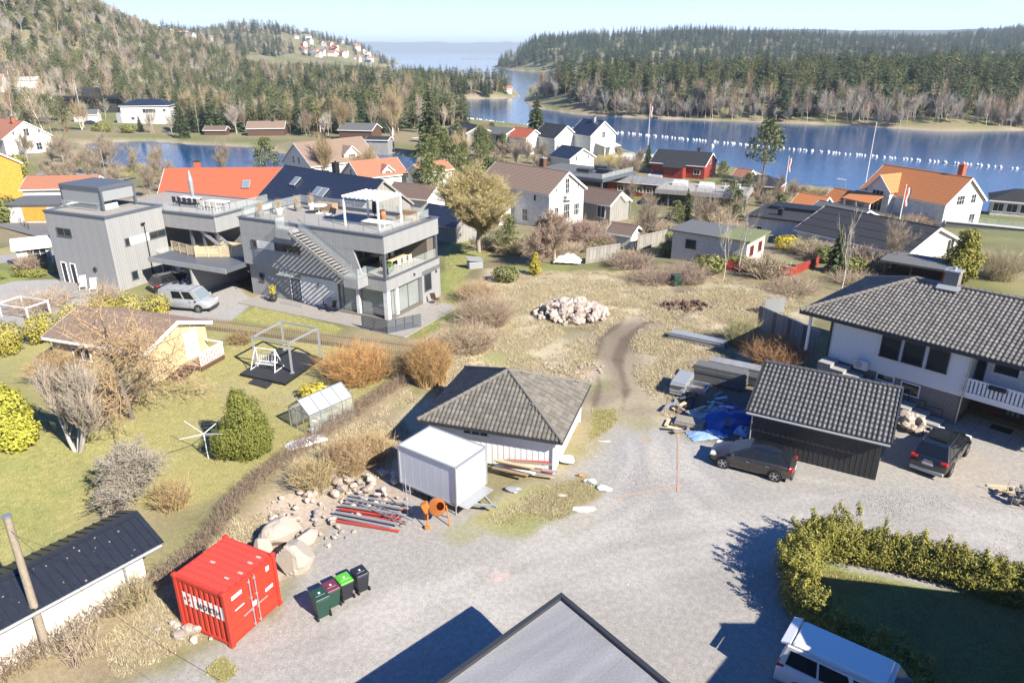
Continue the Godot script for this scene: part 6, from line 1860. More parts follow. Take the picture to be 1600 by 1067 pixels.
	var fr := thing("fruit_cage", "white wooden frame enclosure beside the road at the left", "frame", Vector3(-41.65, 0, -57.84), -20)
	for k in [[-1.6, -1.0], [1.6, -1.0], [1.6, 1.0], [-1.6, 1.0]]:
		pb(fr, "post", Vector3(k[0], 0.6, k[1]), Vector3(0.12, 1.2, 0.12), M.white)
	for s in [-1.0, 1.0]:
		pb(fr, "rail", Vector3(0, 1.15, 1.06 * s), Vector3(3.3, 0.12, 0.05), M.white)
		pb(fr, "rail", Vector3(1.66 * s, 1.15, 0), Vector3(0.05, 0.12, 1.9), M.white)

# ---------------------------------------------------------------- near buildings
func clad(b: B, x0: float, x1: float, y0: float, y1: float, z: float, pitch: float, out := 1.0) -> void:
	var n := int((x1 - x0) / pitch)
	for i in n:
		var d := 0.022 if i % 2 == 0 else 0.008
		b.box(Vector3(x0 + (x1 - x0) * (i + 0.5) / n, (y0 + y1) * 0.5, z + out * d * 0.5), Vector3((x1 - x0) / n - 0.012, y1 - y0, d))

func make_hip_shed() -> void:
	var t := thing("hip_roof_shed", "white boarded shed with mossy grey hip roof behind the trailer", "shed", Vector3(-0.2, 0, -36.9), -17.4)
	var w := B.new()
	w.box(Vector3(0, 1.15, 0), Vector3(7.0, 2.5, 6.3))
	clad(w, -3.5, 3.5, 0.05, 2.4, 3.15, 0.16)
	w.tf = Transform3D(Basis(Vector3.UP, PI / 2), Vector3.ZERO)
	clad(w, -3.15, 3.15, 0.05, 2.4, 3.5, 0.16)
	w.tf = Transform3D()
	part(t, "wall", w, M.white_board)
	for s in [Vector3(3.54, 1.2, 3.2), Vector3(-3.54, 1.2, 3.2), Vector3(3.55, 1.2, -3.1)]:
		pb(t, "corner_board", s, Vector3(0.14, 2.45, 0.14), M.white_trim)
	window(t, Vector3(-0.85, 1.9, 3.17), Vector3(0, 0, 1), 1.5, 0.42, 3, 1, M.white_trim)
	var ex := 4.05
	var ez := 3.65
	var e := 2.35
	var top := Vector3(0, 4.3, 0)
	var r := B.new()
	var cs := [Vector3(-ex, e, ez), Vector3(ex, e, ez), Vector3(ex, e, -ez), Vector3(-ex, e, -ez)]
	for i in 4:
		r.tri(cs[i], cs[(i + 1) % 4], top)
	r.quad(cs[3] - Vector3(0, 0.04, 0), cs[2] - Vector3(0, 0.04, 0), cs[1] - Vector3(0, 0.04, 0), cs[0] - Vector3(0, 0.04, 0))
	var ro := part(t, "roof", r, M.tile_moss0)
	rng.seed = 801
	var tm := tile_mesh(0.24, 0.34)
	var mats := [M.tile_moss0, M.tile_moss1, M.tile_moss2]
	var left := 300
	for i in 4:
		var a: Vector3 = cs[i]
		var b2: Vector3 = cs[(i + 1) % 4]
		var ux := (b2 - a).normalized()
		var mid := (a + b2) * 0.5
		var down := (mid - top).normalized()
		var sl := (mid - top).length()
		var L := (b2 - a).length()
		if i >= 2:
			left = 0
		left -= tiles(ro, a, ux, down, L, sl, 0.24, 0.335, mats, func(u, v): return absf(u - L * 0.5) < L * 0.5 * (1.0 - v / sl) - 0.02, (220 if i == 0 else 80) if left > 0 else 0, tm)
	var hp := B.new()
	for i in 4:
		for k in 14:
			var p: Vector3 = cs[i].lerp(top, k / 14.0) + Vector3(0, 0.05, 0)
			var q: Vector3 = cs[i].lerp(top, (k + 1.05) / 14.0) + Vector3(0, 0.035, 0)
			hp.tube(p, q, 0.115, 0.095, 6)
	part(ro, "hip_tiles", hp, M.tile_moss2)
	var g := B.new()
	for i in 4:
		var a: Vector3 = cs[i]
		var b2: Vector3 = cs[(i + 1) % 4]
		g.beam(a - Vector3(0, 0.09, 0), b2 - Vector3(0, 0.09, 0), 0.05, 0.16)
	part(t, "fascia", g, M.dark_trim)

func make_black_garage() -> void:
	var t := thing("black_garage", "black boarded garage with dark tiled roof beside the brown car", "garage", Vector3(18.0, 0, -36.8), -30.3)
	var w := B.new()
	w.box(Vector3(0, 1.2, 0), Vector3(6.5, 2.7, 6.6))
	clad(w, -3.25, 3.25, 0.03, 2.5, 3.3, 0.13)
	w.tf = Transform3D(Basis(Vector3.UP, PI / 2), Vector3.ZERO)
	clad(w, -3.3, 3.3, 0.03, 2.5, 3.25, 0.13)
	w.tf = Transform3D()
	for s in [-1.0, 1.0]:
		w.tri(Vector3(3.25 * s, 2.5, 3.3 * s), Vector3(3.25 * s, 2.5, -3.3 * s), Vector3(3.25 * s, 3.92, 0))
	part(t, "wall", w, M.black_clad)
	var r := B.new()
	for s in [-1.0, 1.0]:
		var pts := [Vector3(-3.58, 2.44, 3.62 * s), Vector3(3.58, 2.44, 3.62 * s), Vector3(3.58, 4.02, 0), Vector3(-3.58, 4.02, 0)]
		r.slab(pts, 0.06, Vector3(0, 0.9, 0.4 * s).normalized())
	var ro := part(t, "roof", r, M.tile_dark0)
	rng.seed = 811
	var tm := tile_mesh(0.24, 0.36)
	var mats := [M.tile_dark0, M.tile_dark1, M.tile_dark2]
	var down := (Vector3(0, 2.44, 3.62) - Vector3(0, 4.02, 0)).normalized()
	tiles(ro, Vector3(-3.58, 2.46, 3.66), Vector3(1, 0, 0), down, 7.2, 3.98, 0.24, 0.36, mats, func(_u, _v): return true, 300, tm)
	var down2 := (Vector3(0, 2.44, -3.62) - Vector3(0, 4.02, 0)).normalized()
	tiles(ro, Vector3(3.58, 2.46, -3.66), Vector3(-1, 0, 0), down2, 7.2, 3.98, 0.24, 0.36, mats, func(_u, _v): return true, 0, tm)
	for k in 20:
		var b := B.new()
		b.tube(Vector3(-3.6 + 0.36 * k, 4.09, 0), Vector3(-3.6 + 0.36 * (k + 1.08), 4.075, 0), 0.13, 0.11, 7)
		part(ro, "ridge_tile", b, M.tile_dark1)
	var tr := B.new()
	for q in [-1.0, 1.0]:
		for s in [-1.0, 1.0]:
			tr.beam(Vector3(3.64 * q, 2.44, 3.66 * s), Vector3(3.64 * q, 4.06, 0), 0.09, 0.2)
	part(t, "bargeboard", tr, M.dark_trim)
	var gt := B.new()
	for s in [-1.0, 1.0]:
		gt.tube(Vector3(-3.6, 2.38, 3.74 * s), Vector3(3.6, 2.38, 3.74 * s), 0.07, 0.07, 8)
	gt.tube(Vector3(-3.3, 2.3, 3.45), Vector3(-3.3, 0.1, 3.45), 0.04, 0.04, 7)
	part(t, "gutter", gt, M.galv)
	pb(t, "wall_lamp", Vector3(3.36, 1.9, 3.0), Vector3(0.14, 0.25, 0.16), M.black)

func make_white_house() -> void:
	var t := thing("white_house", "white two storey house with weathered tiled hip roof at the right", "house", Vector3(30.1, 0, -42.0), -46.5)
	var w := B.new()
	w.box(Vector3(-3.75, 3.3, 0), Vector3(8.1, 2.9, 9.6))
	w.box(Vector3(4.6, 3.3, -0.8), Vector3(8.6, 2.9, 8.0))
	clad(w, -7.8, 0.3, 2.0, 4.75, 4.8, 0.15)
	clad(w, 0.3, 8.9, 2.6, 4.75, 3.2, 0.15)
	part(t, "wall", w, M.white_board)
	var bs := B.new()
	bs.box(Vector3(-3.75, 0.75, 0), Vector3(7.9, 2.5, 9.4))
	part(t, "basement_wall", bs, M.plaster)
	var bw := pb(t, "brick_wall", Vector3(4.6, 0.9, -1.4), Vector3(8.6, 2.2, 6.6), M.brick_red)
	for i in 9:
		for j in 26:
			if j == 0 and i == 0:
				continue
			var k := B.new()
			var off := 0.13 if i % 2 else 0.0
			var x := 0.45 + off + j * 0.262
			if x > 3.0 and x < 5.2 or x > 8.6:
				continue
			if i * 26 + j < 240:
				k.bev(Vector3(x, 0.12 + i * 0.225, 1.92), Vector3(0.245, 0.205, 0.04), 0.008)
				part(bw, "brick", k, M.brick_red)
	var ex := 9.9
	var ez := 5.4
	var e := 4.82
	var yr := 7.0
	var rx := 4.9
	var cs := [Vector3(-ex, e, ez), Vector3(ex, e, ez), Vector3(ex, e, -ez), Vector3(-ex, e, -ez)]
	var ra := Vector3(-rx, yr, 0)
	var rb := Vector3(rx, yr, 0)
	var r := B.new()
	r.quad(cs[0], cs[1], rb, ra)
	r.quad(cs[2], cs[3], ra, rb)
	r.tri(cs[3], cs[0], ra)
	r.tri(cs[1], cs[2], rb)
	r.quad(cs[3] - Vector3(0, 0.03, 0), cs[2] - Vector3(0, 0.03, 0), cs[1] - Vector3(0, 0.03, 0), cs[0] - Vector3(0, 0.03, 0))
	var ro := part(t, "roof", r, M.tile_old0)
	rng.seed = 821
	var tm := tile_mesh(0.26, 0.34)
	var mats := [M.tile_old0, M.tile_old1, M.tile_old2]
	var sl := Vector2(ez, yr - e).length()
	var down := Vector3(0, e - yr, ez).normalized()
	tiles(ro, cs[0], Vector3(1, 0, 0), down, ex * 2.0, sl, 0.26, 0.335, mats, func(u, v): return u > (ex - rx) * v / sl and u < ex * 2.0 - (ex - rx) * v / sl, 290, tm)
	tiles(ro, cs[2], Vector3(-1, 0, 0), Vector3(0, e - yr, -ez).normalized(), ex * 2.0, sl, 0.26, 0.335, mats, func(u, v): return u > (ex - rx) * v / sl and u < ex * 2.0 - (ex - rx) * v / sl, 0, tm)
	var sl2 := Vector2(ex - rx, yr - e).length()
	tiles(ro, cs[3], Vector3(0, 0, 1), Vector3(-(ex - rx), e - yr, 0).normalized(), ez * 2.0, sl2, 0.26, 0.335, mats, func(u, v): return absf(u - ez) < ez * (1.0 - v / sl2), 0, tm)
	var cap := B.new()
	for k in [[cs[0], ra], [cs[3], ra], [cs[1], rb], [cs[2], rb], [ra, rb]]:
		var n := int((k[1] - k[0]).length() / 0.4)
		for i in n:
			cap.tube(k[0].lerp(k[1], float(i) / n) + Vector3(0, 0.07, 0), k[0].lerp(k[1], (i + 1.06) / n) + Vector3(0, 0.055, 0), 0.13, 0.11, 6)
	part(ro, "ridge_tiles", cap, M.tile_old1)
	var fa := B.new()
	for i in 4:
		var a: Vector3 = cs[i]
		var b2: Vector3 = cs[(i + 1) % 4]
		fa.beam(a - Vector3(0, 0.10, 0), b2 - Vector3(0, 0.10, 0), 0.08, 0.22)
	part(t, "fascia", fa, M.dark_trim)
	chimney(t, Vector3(-2.8, 6.4, -0.1), Vector3(0.85, 1.55, 0.7), M.plaster, M.galv)
	var fl := B.new()
	fl.box(Vector3(-2.8, 6.98, 0.45), Vector3(1.3, 0.06, 0.6), Basis(Vector3(1, 0, 0), 0.36))
	part(t, "flashing", fl, M.galv)
	for k in [[-4.08, 1.15], [-2.72, 1.2], [-1.32, 1.15]]:
		window(t, Vector3(k[0], 3.68, 4.83), Vector3(0, 0, 1), k[1], 1.4, 1, 1, M.dark_trim)
	window(t, Vector3(-4.03, 1.58, 4.7), Vector3(0, 0, 1), 1.1, 0.5, 1, 1, M.white_trim)
	window(t, Vector3(-2.5, 1.32, 4.7), Vector3(0, 0, 1), 1.15, 0.85, 1, 1, M.white_trim)
	window(t, Vector3(1.9, 3.7, 3.23), Vector3(0, 0, 1), 1.4, 0.9, 1, 1, M.white_trim)
	window(t, Vector3(4.2, 3.6, 3.23), Vector3(0, 0, 1), 1.2, 1.1, 1, 1, M.white_trim)
	window(t, Vector3(0.62, 3.4, 3.23), Vector3(0, 0, 1), 0.5, 1.7, 1, 1, M.dark_trim)
	door(t, Vector3(2.6, 0.05, 1.92), Vector3(0, 0, 1), 1.0, 2.05, M.dark_trim, 3, M.brown_wood)
	pb(t, "balcony", Vector3(4.65, 2.02, 4.05), Vector3(8.7, 0.24, 1.65), M.white_board)
	for i in 40:
		pb(t, "baluster", Vector3(0.5 + i * 0.21, 2.6, 4.84), Vector3(0.13, 0.9, 0.03), M.white_trim)
	var rl := B.new()
	rl.box(Vector3(4.6, 3.1, 4.84), Vector3(8.8, 0.10, 0.12))
	rl.box(Vector3(4.6, 2.2, 4.87), Vector3(8.8, 0.14, 0.05))
	part(t, "balcony_rail", rl, M.white_trim)
	for k in [2.0, 3.9]:
		pv(t, "flower_box", Vector3(k, 3.0, 5.02), Vector3(0.9, 0.2, 0.22), 0.02, M.black)
	var dp := B.new()
	dp.tube(Vector3(0.38, 4.6, 4.92), Vector3(0.38, 0.1, 4.92), 0.05, 0.05, 7)
	part(t, "downpipe", dp, M.steel)
	var ps := B.new()
	ps.box(Vector3(-9.3, 3.4, 4.9), Vector3(0.16, 2.8, 0.16))
	part(t, "post", ps, M.white_trim)
	pb(t, "corner_board", Vector3(-7.86, 3.3, 4.86), Vector3(0.12, 2.9, 0.12), M.dark_trim)
	var h := thing("heat_pump", "white heat pump box on the wall of the white house", "heat pump", t.transform * Vector3(-5.5, 1.85, 4.98), -46.5)
	var hb := B.new()
	hb.bev(Vector3(0, 0.3, 0.06), Vector3(0.85, 0.6, 0.3), 0.03)
	part(h, "case", hb, M.white)
	hb = B.new()
	hb.lathe(Vector3(-0.14, 0.3, 0.21), [[0.24, 0.0], [0.24, 0.015], [0.2, 0.02], [0.05, 0.02], [0.0, 0.03]], 14, Vector3(0, 0, 1))
	part(h, "fan_grille", hb, M.galv)
	var sp := thing("stone_steps", "stepped concrete path along the basement wall of the white house", "steps", t.transform * Vector3(0, 0, 0), -46.5)
	for i in 9:
		pb(sp, "step", Vector3(-0.6 - i * 0.85, 0.02 + i * 0.115, 5.6), Vector3(0.84, 0.3 + i * 0.23, 1.25), M.concrete)
	var hr := B.new()
	for i in 4:
		hr.beam(Vector3(-0.4 - i * 1.0, 0.75 + i * 0.2, 5.0), Vector3(-1.4 - i * 1.0, 0.75 + i * 0.2, 5.0), 0.04, 0.05)
		hr.beam(Vector3(-0.4 - i * 1.0, 0.1, 5.0), Vector3(-0.4 - i * 1.0, 0.75 + i * 0.2, 5.0), 0.04, 0.04)
	part(sp, "handrail", hr, M.black)
	var sl3 := B.new()
	for i in 4:
		for j in 3:
			sl3.box(Vector3(0.9 + i * 0.92, 0.03, 3.3 + j * 0.92), Vector3(0.9, 0.08, 0.9))
	var pv := part(self, "entrance_paving", sl3, M.paving)
	pv.transform = t.transform
	tag(pv, "", "", "", "structure")
	var mt := B.new()
	mt.box(Vector3(0, 0.01, 0), Vector3(1.1, 0.02, 0.7))
	one("door_mat", mt, M.black, "dark door mat before the shaded entrance of the white house", "mat", t.transform * Vector3(2.5, 0.075, 3.6), -46.5)
	var pl := thing("wooden_rack", "wooden slatted rack leaning at the entrance of the white house", "rack", t.transform * Vector3(4.6, 0.05, 4.2), -46.5)
	for i in 5:
		pb(pl, "slat", Vector3(0, 0.15 + i * 0.3, 0), Vector3(1.4, 0.09, 0.35), M.tan_wood)
	for s in [-0.66, 0.66]:
		pb(pl, "upright", Vector3(s, 0.75, 0), Vector3(0.08, 1.5, 0.37), M.pale_wood)
	var nb := thing("dark_house", "corner of a dark house with white number 42c at the right edge", "house", gp(44.73, -56.58), -47)
	var nbb := B.new()
	nbb.bev(Vector3(3.0, 2.2, -3.0), Vector3(6.0, 8.0, 6.0), 0.02)
	part(nb, "wall", nbb, M.dark_trim)
	pv(nb, "roof", Vector3(3.0, 6.3, -3.0), Vector3(6.5, 0.25, 6.5), 0.04, M.black)
	var tx := TextMesh.new()
	tx.text = "42c"
	tx.font_size = 48
	tx.pixel_size = 0.011
	tx.depth = 0.03
	var no := obj(nb, "house_number", tx, M.sign_white)
	no.position = Vector3(0.62, 4.4, 0.03)

func make_cottage() -> void:
	var t := thing("yellow_cottage", "pale yellow cottage with brown tiled roof and white door", "cottage", Vector3(-27.4, 0, -47.9), -18.9)
	gable(t, 8.4, 5.6, 2.6, 1.1, M.yellow_clad, M.roof_brown, 0.4, 15)
	var bd := B.new()
	bd.tf = Transform3D(Basis(Vector3.UP, PI / 2), Vector3.ZERO)
	for i in 18:
		bd.box(Vector3(0, 0.1 + i * 0.155, 4.2), Vector3(5.5 if i < 16 else 4.0, 0.145, 0.03))
	part(t, "siding", bd, M.yellow_clad)
	door(t, Vector3(4.23, 0.42, -1.15), Vector3(1, 0, 0), 1.1, 2.05, M.white_trim, 0)
	window(t, Vector3(-1.6, 1.5, 2.8), Vector3(0, 0, 1), 1.6, 1.0, 2, 1)
	var dk := B.new()
	dk.box(Vector3(5.0, 0.34, -1.3), Vector3(1.6, 0.1, 2.4))
	part(t, "porch", dk, M.tan_wood)
	dk = B.new()
	dk.box(Vector3(5.78, 0.12, -1.3), Vector3(0.06, 0.42, 2.4))
	dk.box(Vector3(5.0, 0.12, -0.12), Vector3(1.5, 0.42, 0.06))
	part(t, "porch_skirt", dk, M.brown_wood)
	for i in 10:
		pb(t, "baluster", Vector3(5.76, 0.85, -2.45 + i * 0.25), Vector3(0.04, 0.9, 0.13), M.white_trim)
	var rl := B.new()
	rl.box(Vector3(5.76, 1.34, -1.3), Vector3(0.1, 0.07, 2.5))
	rl.box(Vector3(5.0, 1.34, -2.5), Vector3(1.5, 0.07, 0.1))
	part(t, "porch_rail", rl, M.white_trim)
	for i in 5:
		pb(t, "step", Vector3(4.9, 0.30 - i * 0.075, 0.15 + i * 0.4), Vector3(1.3, 0.06, 0.36), M.brown_wood)

func make_left_garage() -> void:
	var t := thing("long_garage", "long white walled garage with black ribbed sheet roof in the corner", "garage", Vector3(-19.54, 0, -20.56), 53.8)
	var L := 12.0
	var w := B.new()
	w.box(Vector3(-0.35, 0.9, 0.0), Vector3(L - 0.5, 2.4, 2.6))
	for s in [-1.0, 1.0]:
		w.tri(Vector3(-0.35 + (L * 0.5 - 0.25) * s, 2.1, 1.3 * s), Vector3(-0.35 + (L * 0.5 - 0.25) * s, 2.1, -1.3 * s), Vector3(-0.35 + (L * 0.5 - 0.25) * s, 2.72, 0))
	part(t, "wall", w, M.off_white)
	var n := int(L / 0.34)
	for s in [-1.0, 1.0]:
		for i in n:
			var x := -L * 0.5 + (i + 0.5) * L / n
			var p := B.new()
			var a := Vector3(x, 2.12, 1.8 * s)
			var c := Vector3(x, 2.85, 0.0)
			p.beam(a, c, L / n - 0.004, 0.03, Vector3(0, 1, 0))
			p.beam(a + Vector3(-L / n * 0.5 + 0.03, 0.035, 0), c + Vector3(-L / n * 0.5 + 0.03, 0.035, 0), 0.07, 0.045, Vector3(0, 1, 0))
			part(t, "roof_sheet", p, M.sheet_black)
	var cap := B.new()
	cap.beam(Vector3(-L * 0.5, 2.89, 0.09), Vector3(L * 0.5, 2.89, 0.09), 0.24, 0.03, Vector3(0, 0.95, 0.3))
	cap.beam(Vector3(-L * 0.5, 2.891, -0.09), Vector3(L * 0.5, 2.891, -0.09), 0.24, 0.03, Vector3(0, 0.95, -0.3))
	for s in [-1.0, 1.0]:
		cap.beam(Vector3(L * 0.5 + 0.05, 2.13, 1.82 * s), Vector3(L * 0.5 + 0.05, 2.89, 0), 0.2, 0.06)
	part(t, "roof_trim", cap, M.sheet_black)
	var g := B.new()
	g.tube(Vector3(-L * 0.5, 2.06, 1.87), Vector3(L * 0.5, 2.06, 1.87), 0.075, 0.075, 8)
	part(t, "gutter", g, M.galv)
	g = B.new()
	g.tube(Vector3(4.6, 2.0, 1.4), Vector3(4.6, 0.0, 1.36), 0.045, 0.045, 7)
	part(t, "downpipe", g, M.galv)
	rng.seed = 851
	var sp := B.new()
	for i in 46:
		var u := rr(0.05, 0.95)
		var q := Vector3(rr(-L * 0.45, L * 0.48), 0, 0) + Vector3(0, 2.12, 1.8).lerp(Vector3(0, 2.85, 0), u)
		sp.box(q + Vector3(0, 0.03, 0.01), Vector3(rr(0.03, 0.07), 0.008, rr(0.03, 0.08)), Basis(Vector3(1, 0, 0), 0.48))
	part(t, "lichen_spots", sp, M.stone_grey)
	t.get_node("lichen_spots").set_meta("kind", "stuff")

func make_front_garage() -> void:
	var c := Vector3(1.72, 0, -19.91)
	var t := thing("flat_roof_garage", "flat grey felt roof with dark rim in the foreground", "garage", c, 44.0)
	t.rotation.y = atan2(-(-16.2 + 19.91), 4.62 - 1.72)
	var u := Vector3(1, 0, 0)
	var lft := t.transform.basis.inverse() * Vector3(-3.84, 0, 3.71).normalized()
	var A := 8.5
	var D := 7.5
	var P := func(x: float, l: float, y: float) -> Vector3: return u * x + lft * l + Vector3(0, y, 0)
	var w := B.new()
	w.slab([P.call(0.25, 0.25, 3.2), P.call(A, 0.25, 3.2), P.call(A, D, 3.2), P.call(0.25, D, 3.2)], 3.3)
	part(t, "wall", w, M.dark_trim)
	for i in 8:
		var r := B.new()
		var x0 := 0.12 + (A - 0.12) * i / 8.0
		var x1 := 0.12 + (A - 0.12) * (i + 1) / 8.0 - 0.006
		r.slab([P.call(x0, 0.12, 3.36 + 0.004 * (i % 2)), P.call(x1, 0.12, 3.36 + 0.004 * (i % 2)), P.call(x1, D, 3.36 + 0.004 * (i % 2)), P.call(x0, D, 3.36 + 0.004 * (i % 2))], 0.1)
		part(t, "felt_strip", r, M.roof_felt)
	var rim := B.new()
	rim.slab([P.call(0, 0, 3.5), P.call(A, 0, 3.5), P.call(A, 0.16, 3.5), P.call(0, 0.16, 3.5)], 0.42)
	rim.slab([P.call(0, 0.161, 3.502), P.call(0.16, 0.161, 3.502), P.call(0.16, D, 3.502), P.call(0, D, 3.502)], 0.42)
	part(t, "roof_rim", rim, M.dark_trim)

func make_shade_house() -> void:
	var t := thing("neighbour_house", "flat roofed house outside the right edge that shades the white van", "house", Vector3(18.0, 0, -19.2))
	var q := [Vector3(0.3, 0, -0.1), Vector3(16, 0, 2.7), Vector3(15, 0, 15), Vector3(-8.9, 0, 10.0), Vector3(-4.55, 0, 5.95), Vector3(-0.3, 0, 2.05)]
	var w := B.new()
	var r := B.new()
	var lo := []
	var hi := []
	for p in q:
		lo.append(p * 0.97 + Vector3(0.35, 5.95, 0.3))
		hi.append(p + Vector3(0, 6.3, 0))
	w.slab(lo, 6.2)
	r.slab(hi, 0.34)
	part(t, "wall", w, M.plaster)
	part(t, "roof", r, M.dark_trim)
	chimney(t, Vector3(-1.4, 6.2, 4.9), Vector3(1.5, 1.6, 1.2), M.plaster)

# ---------------------------------------------------------------- houses further back
func house(called: String, label: String, at: Vector3, yaw: float, L: float, W: float, e: float, rise: float, wall: Material, roof: Material, n := 14, trim: Material = null) -> Node3D:
	var t := thing(called, label, "house" if not "garage" in called and not "shed" in called else "outbuilding", at, yaw)
	gable(t, L - 0.64, W - 0.8, e, rise, wall, roof, 0.4, n, trim, -2.5)
	return t

func hip(t: Node3D, L: float, W: float, e: float, rise: float, rx: float, wall: Material, roof: Material, ov := 0.5) -> void:
	pb(t, "wall", Vector3(0, e * 0.5 - 1.0, 0), Vector3(L, e + 2.0, W), wall)
	var x := L * 0.5 + ov
	var z := W * 0.5 + ov
	var cs := [Vector3(-x, e, z), Vector3(x, e, z), Vector3(x, e, -z), Vector3(-x, e, -z)]
	var ra := Vector3(-rx, e + rise, 0)
	var rb := Vector3(rx, e + rise, 0)
	var r := B.new()
	courses(r, cs[0], cs[1], rb, ra, 10)
	courses(r, cs[2], cs[3], ra, rb, 10)
	courses(r, cs[3], cs[0], ra, ra, 10)
	courses(r, cs[1], cs[2], rb, rb, 10)
	r.quad(cs[3] - Vector3(0, 0.05, 0), cs[2] - Vector3(0, 0.05, 0), cs[1] - Vector3(0, 0.05, 0), cs[0] - Vector3(0, 0.05, 0))
	part(t, "roof", r, roof)
	var f := B.new()
	for i in 4:
		var a: Vector3 = cs[i]
		var c: Vector3 = cs[(i + 1) % 4]
		f.beam(a - Vector3(0, 0.1, 0), c - Vector3(0, 0.1, 0), 0.06, 0.2)
	part(t, "fascia", f, M.white_trim)

func flag(called: String, label: String, at: Vector3, h: float, pennant: bool) -> void:
	var t := thing(called, label, "flagpole", at)
	var b := B.new()
	b.tube(Vector3.ZERO, Vector3(0, h, 0), 0.09, 0.045, 8)
	b.lathe(Vector3(0, h, 0), [[0.0, 0.0], [0.09, 0.06], [0.0, 0.16]], 8)
	part(t, "pole", b, M.white_trim)
	if pennant:
		for k in [[0.0, "container_red"], [0.18, "white"], [0.36, "car_blue"]]:
			var f := B.new()
			for i in 8:
				var y0 := h - 0.3 - i * 0.32
				var sw0 := 0.12 * sin(i * 0.9)
				var sw1 := 0.12 * sin((i + 1) * 0.9)
				var d := 0.2 + 0.04 * i
				f.quad(Vector3(0.08 + k[0] + d * 0.3 + sw0, y0 - 0.32, 0.05), Vector3(0.26 + k[0] + d * 0.3 + sw0, y0 - 0.32, 0.05), Vector3(0.26 + k[0] + d * 0.3 + sw1, y0, 0.05), Vector3(0.08 + k[0] + d * 0.3 + sw1, y0, 0.05))
			part(t, "pennant_stripe", f, M[k[1]])

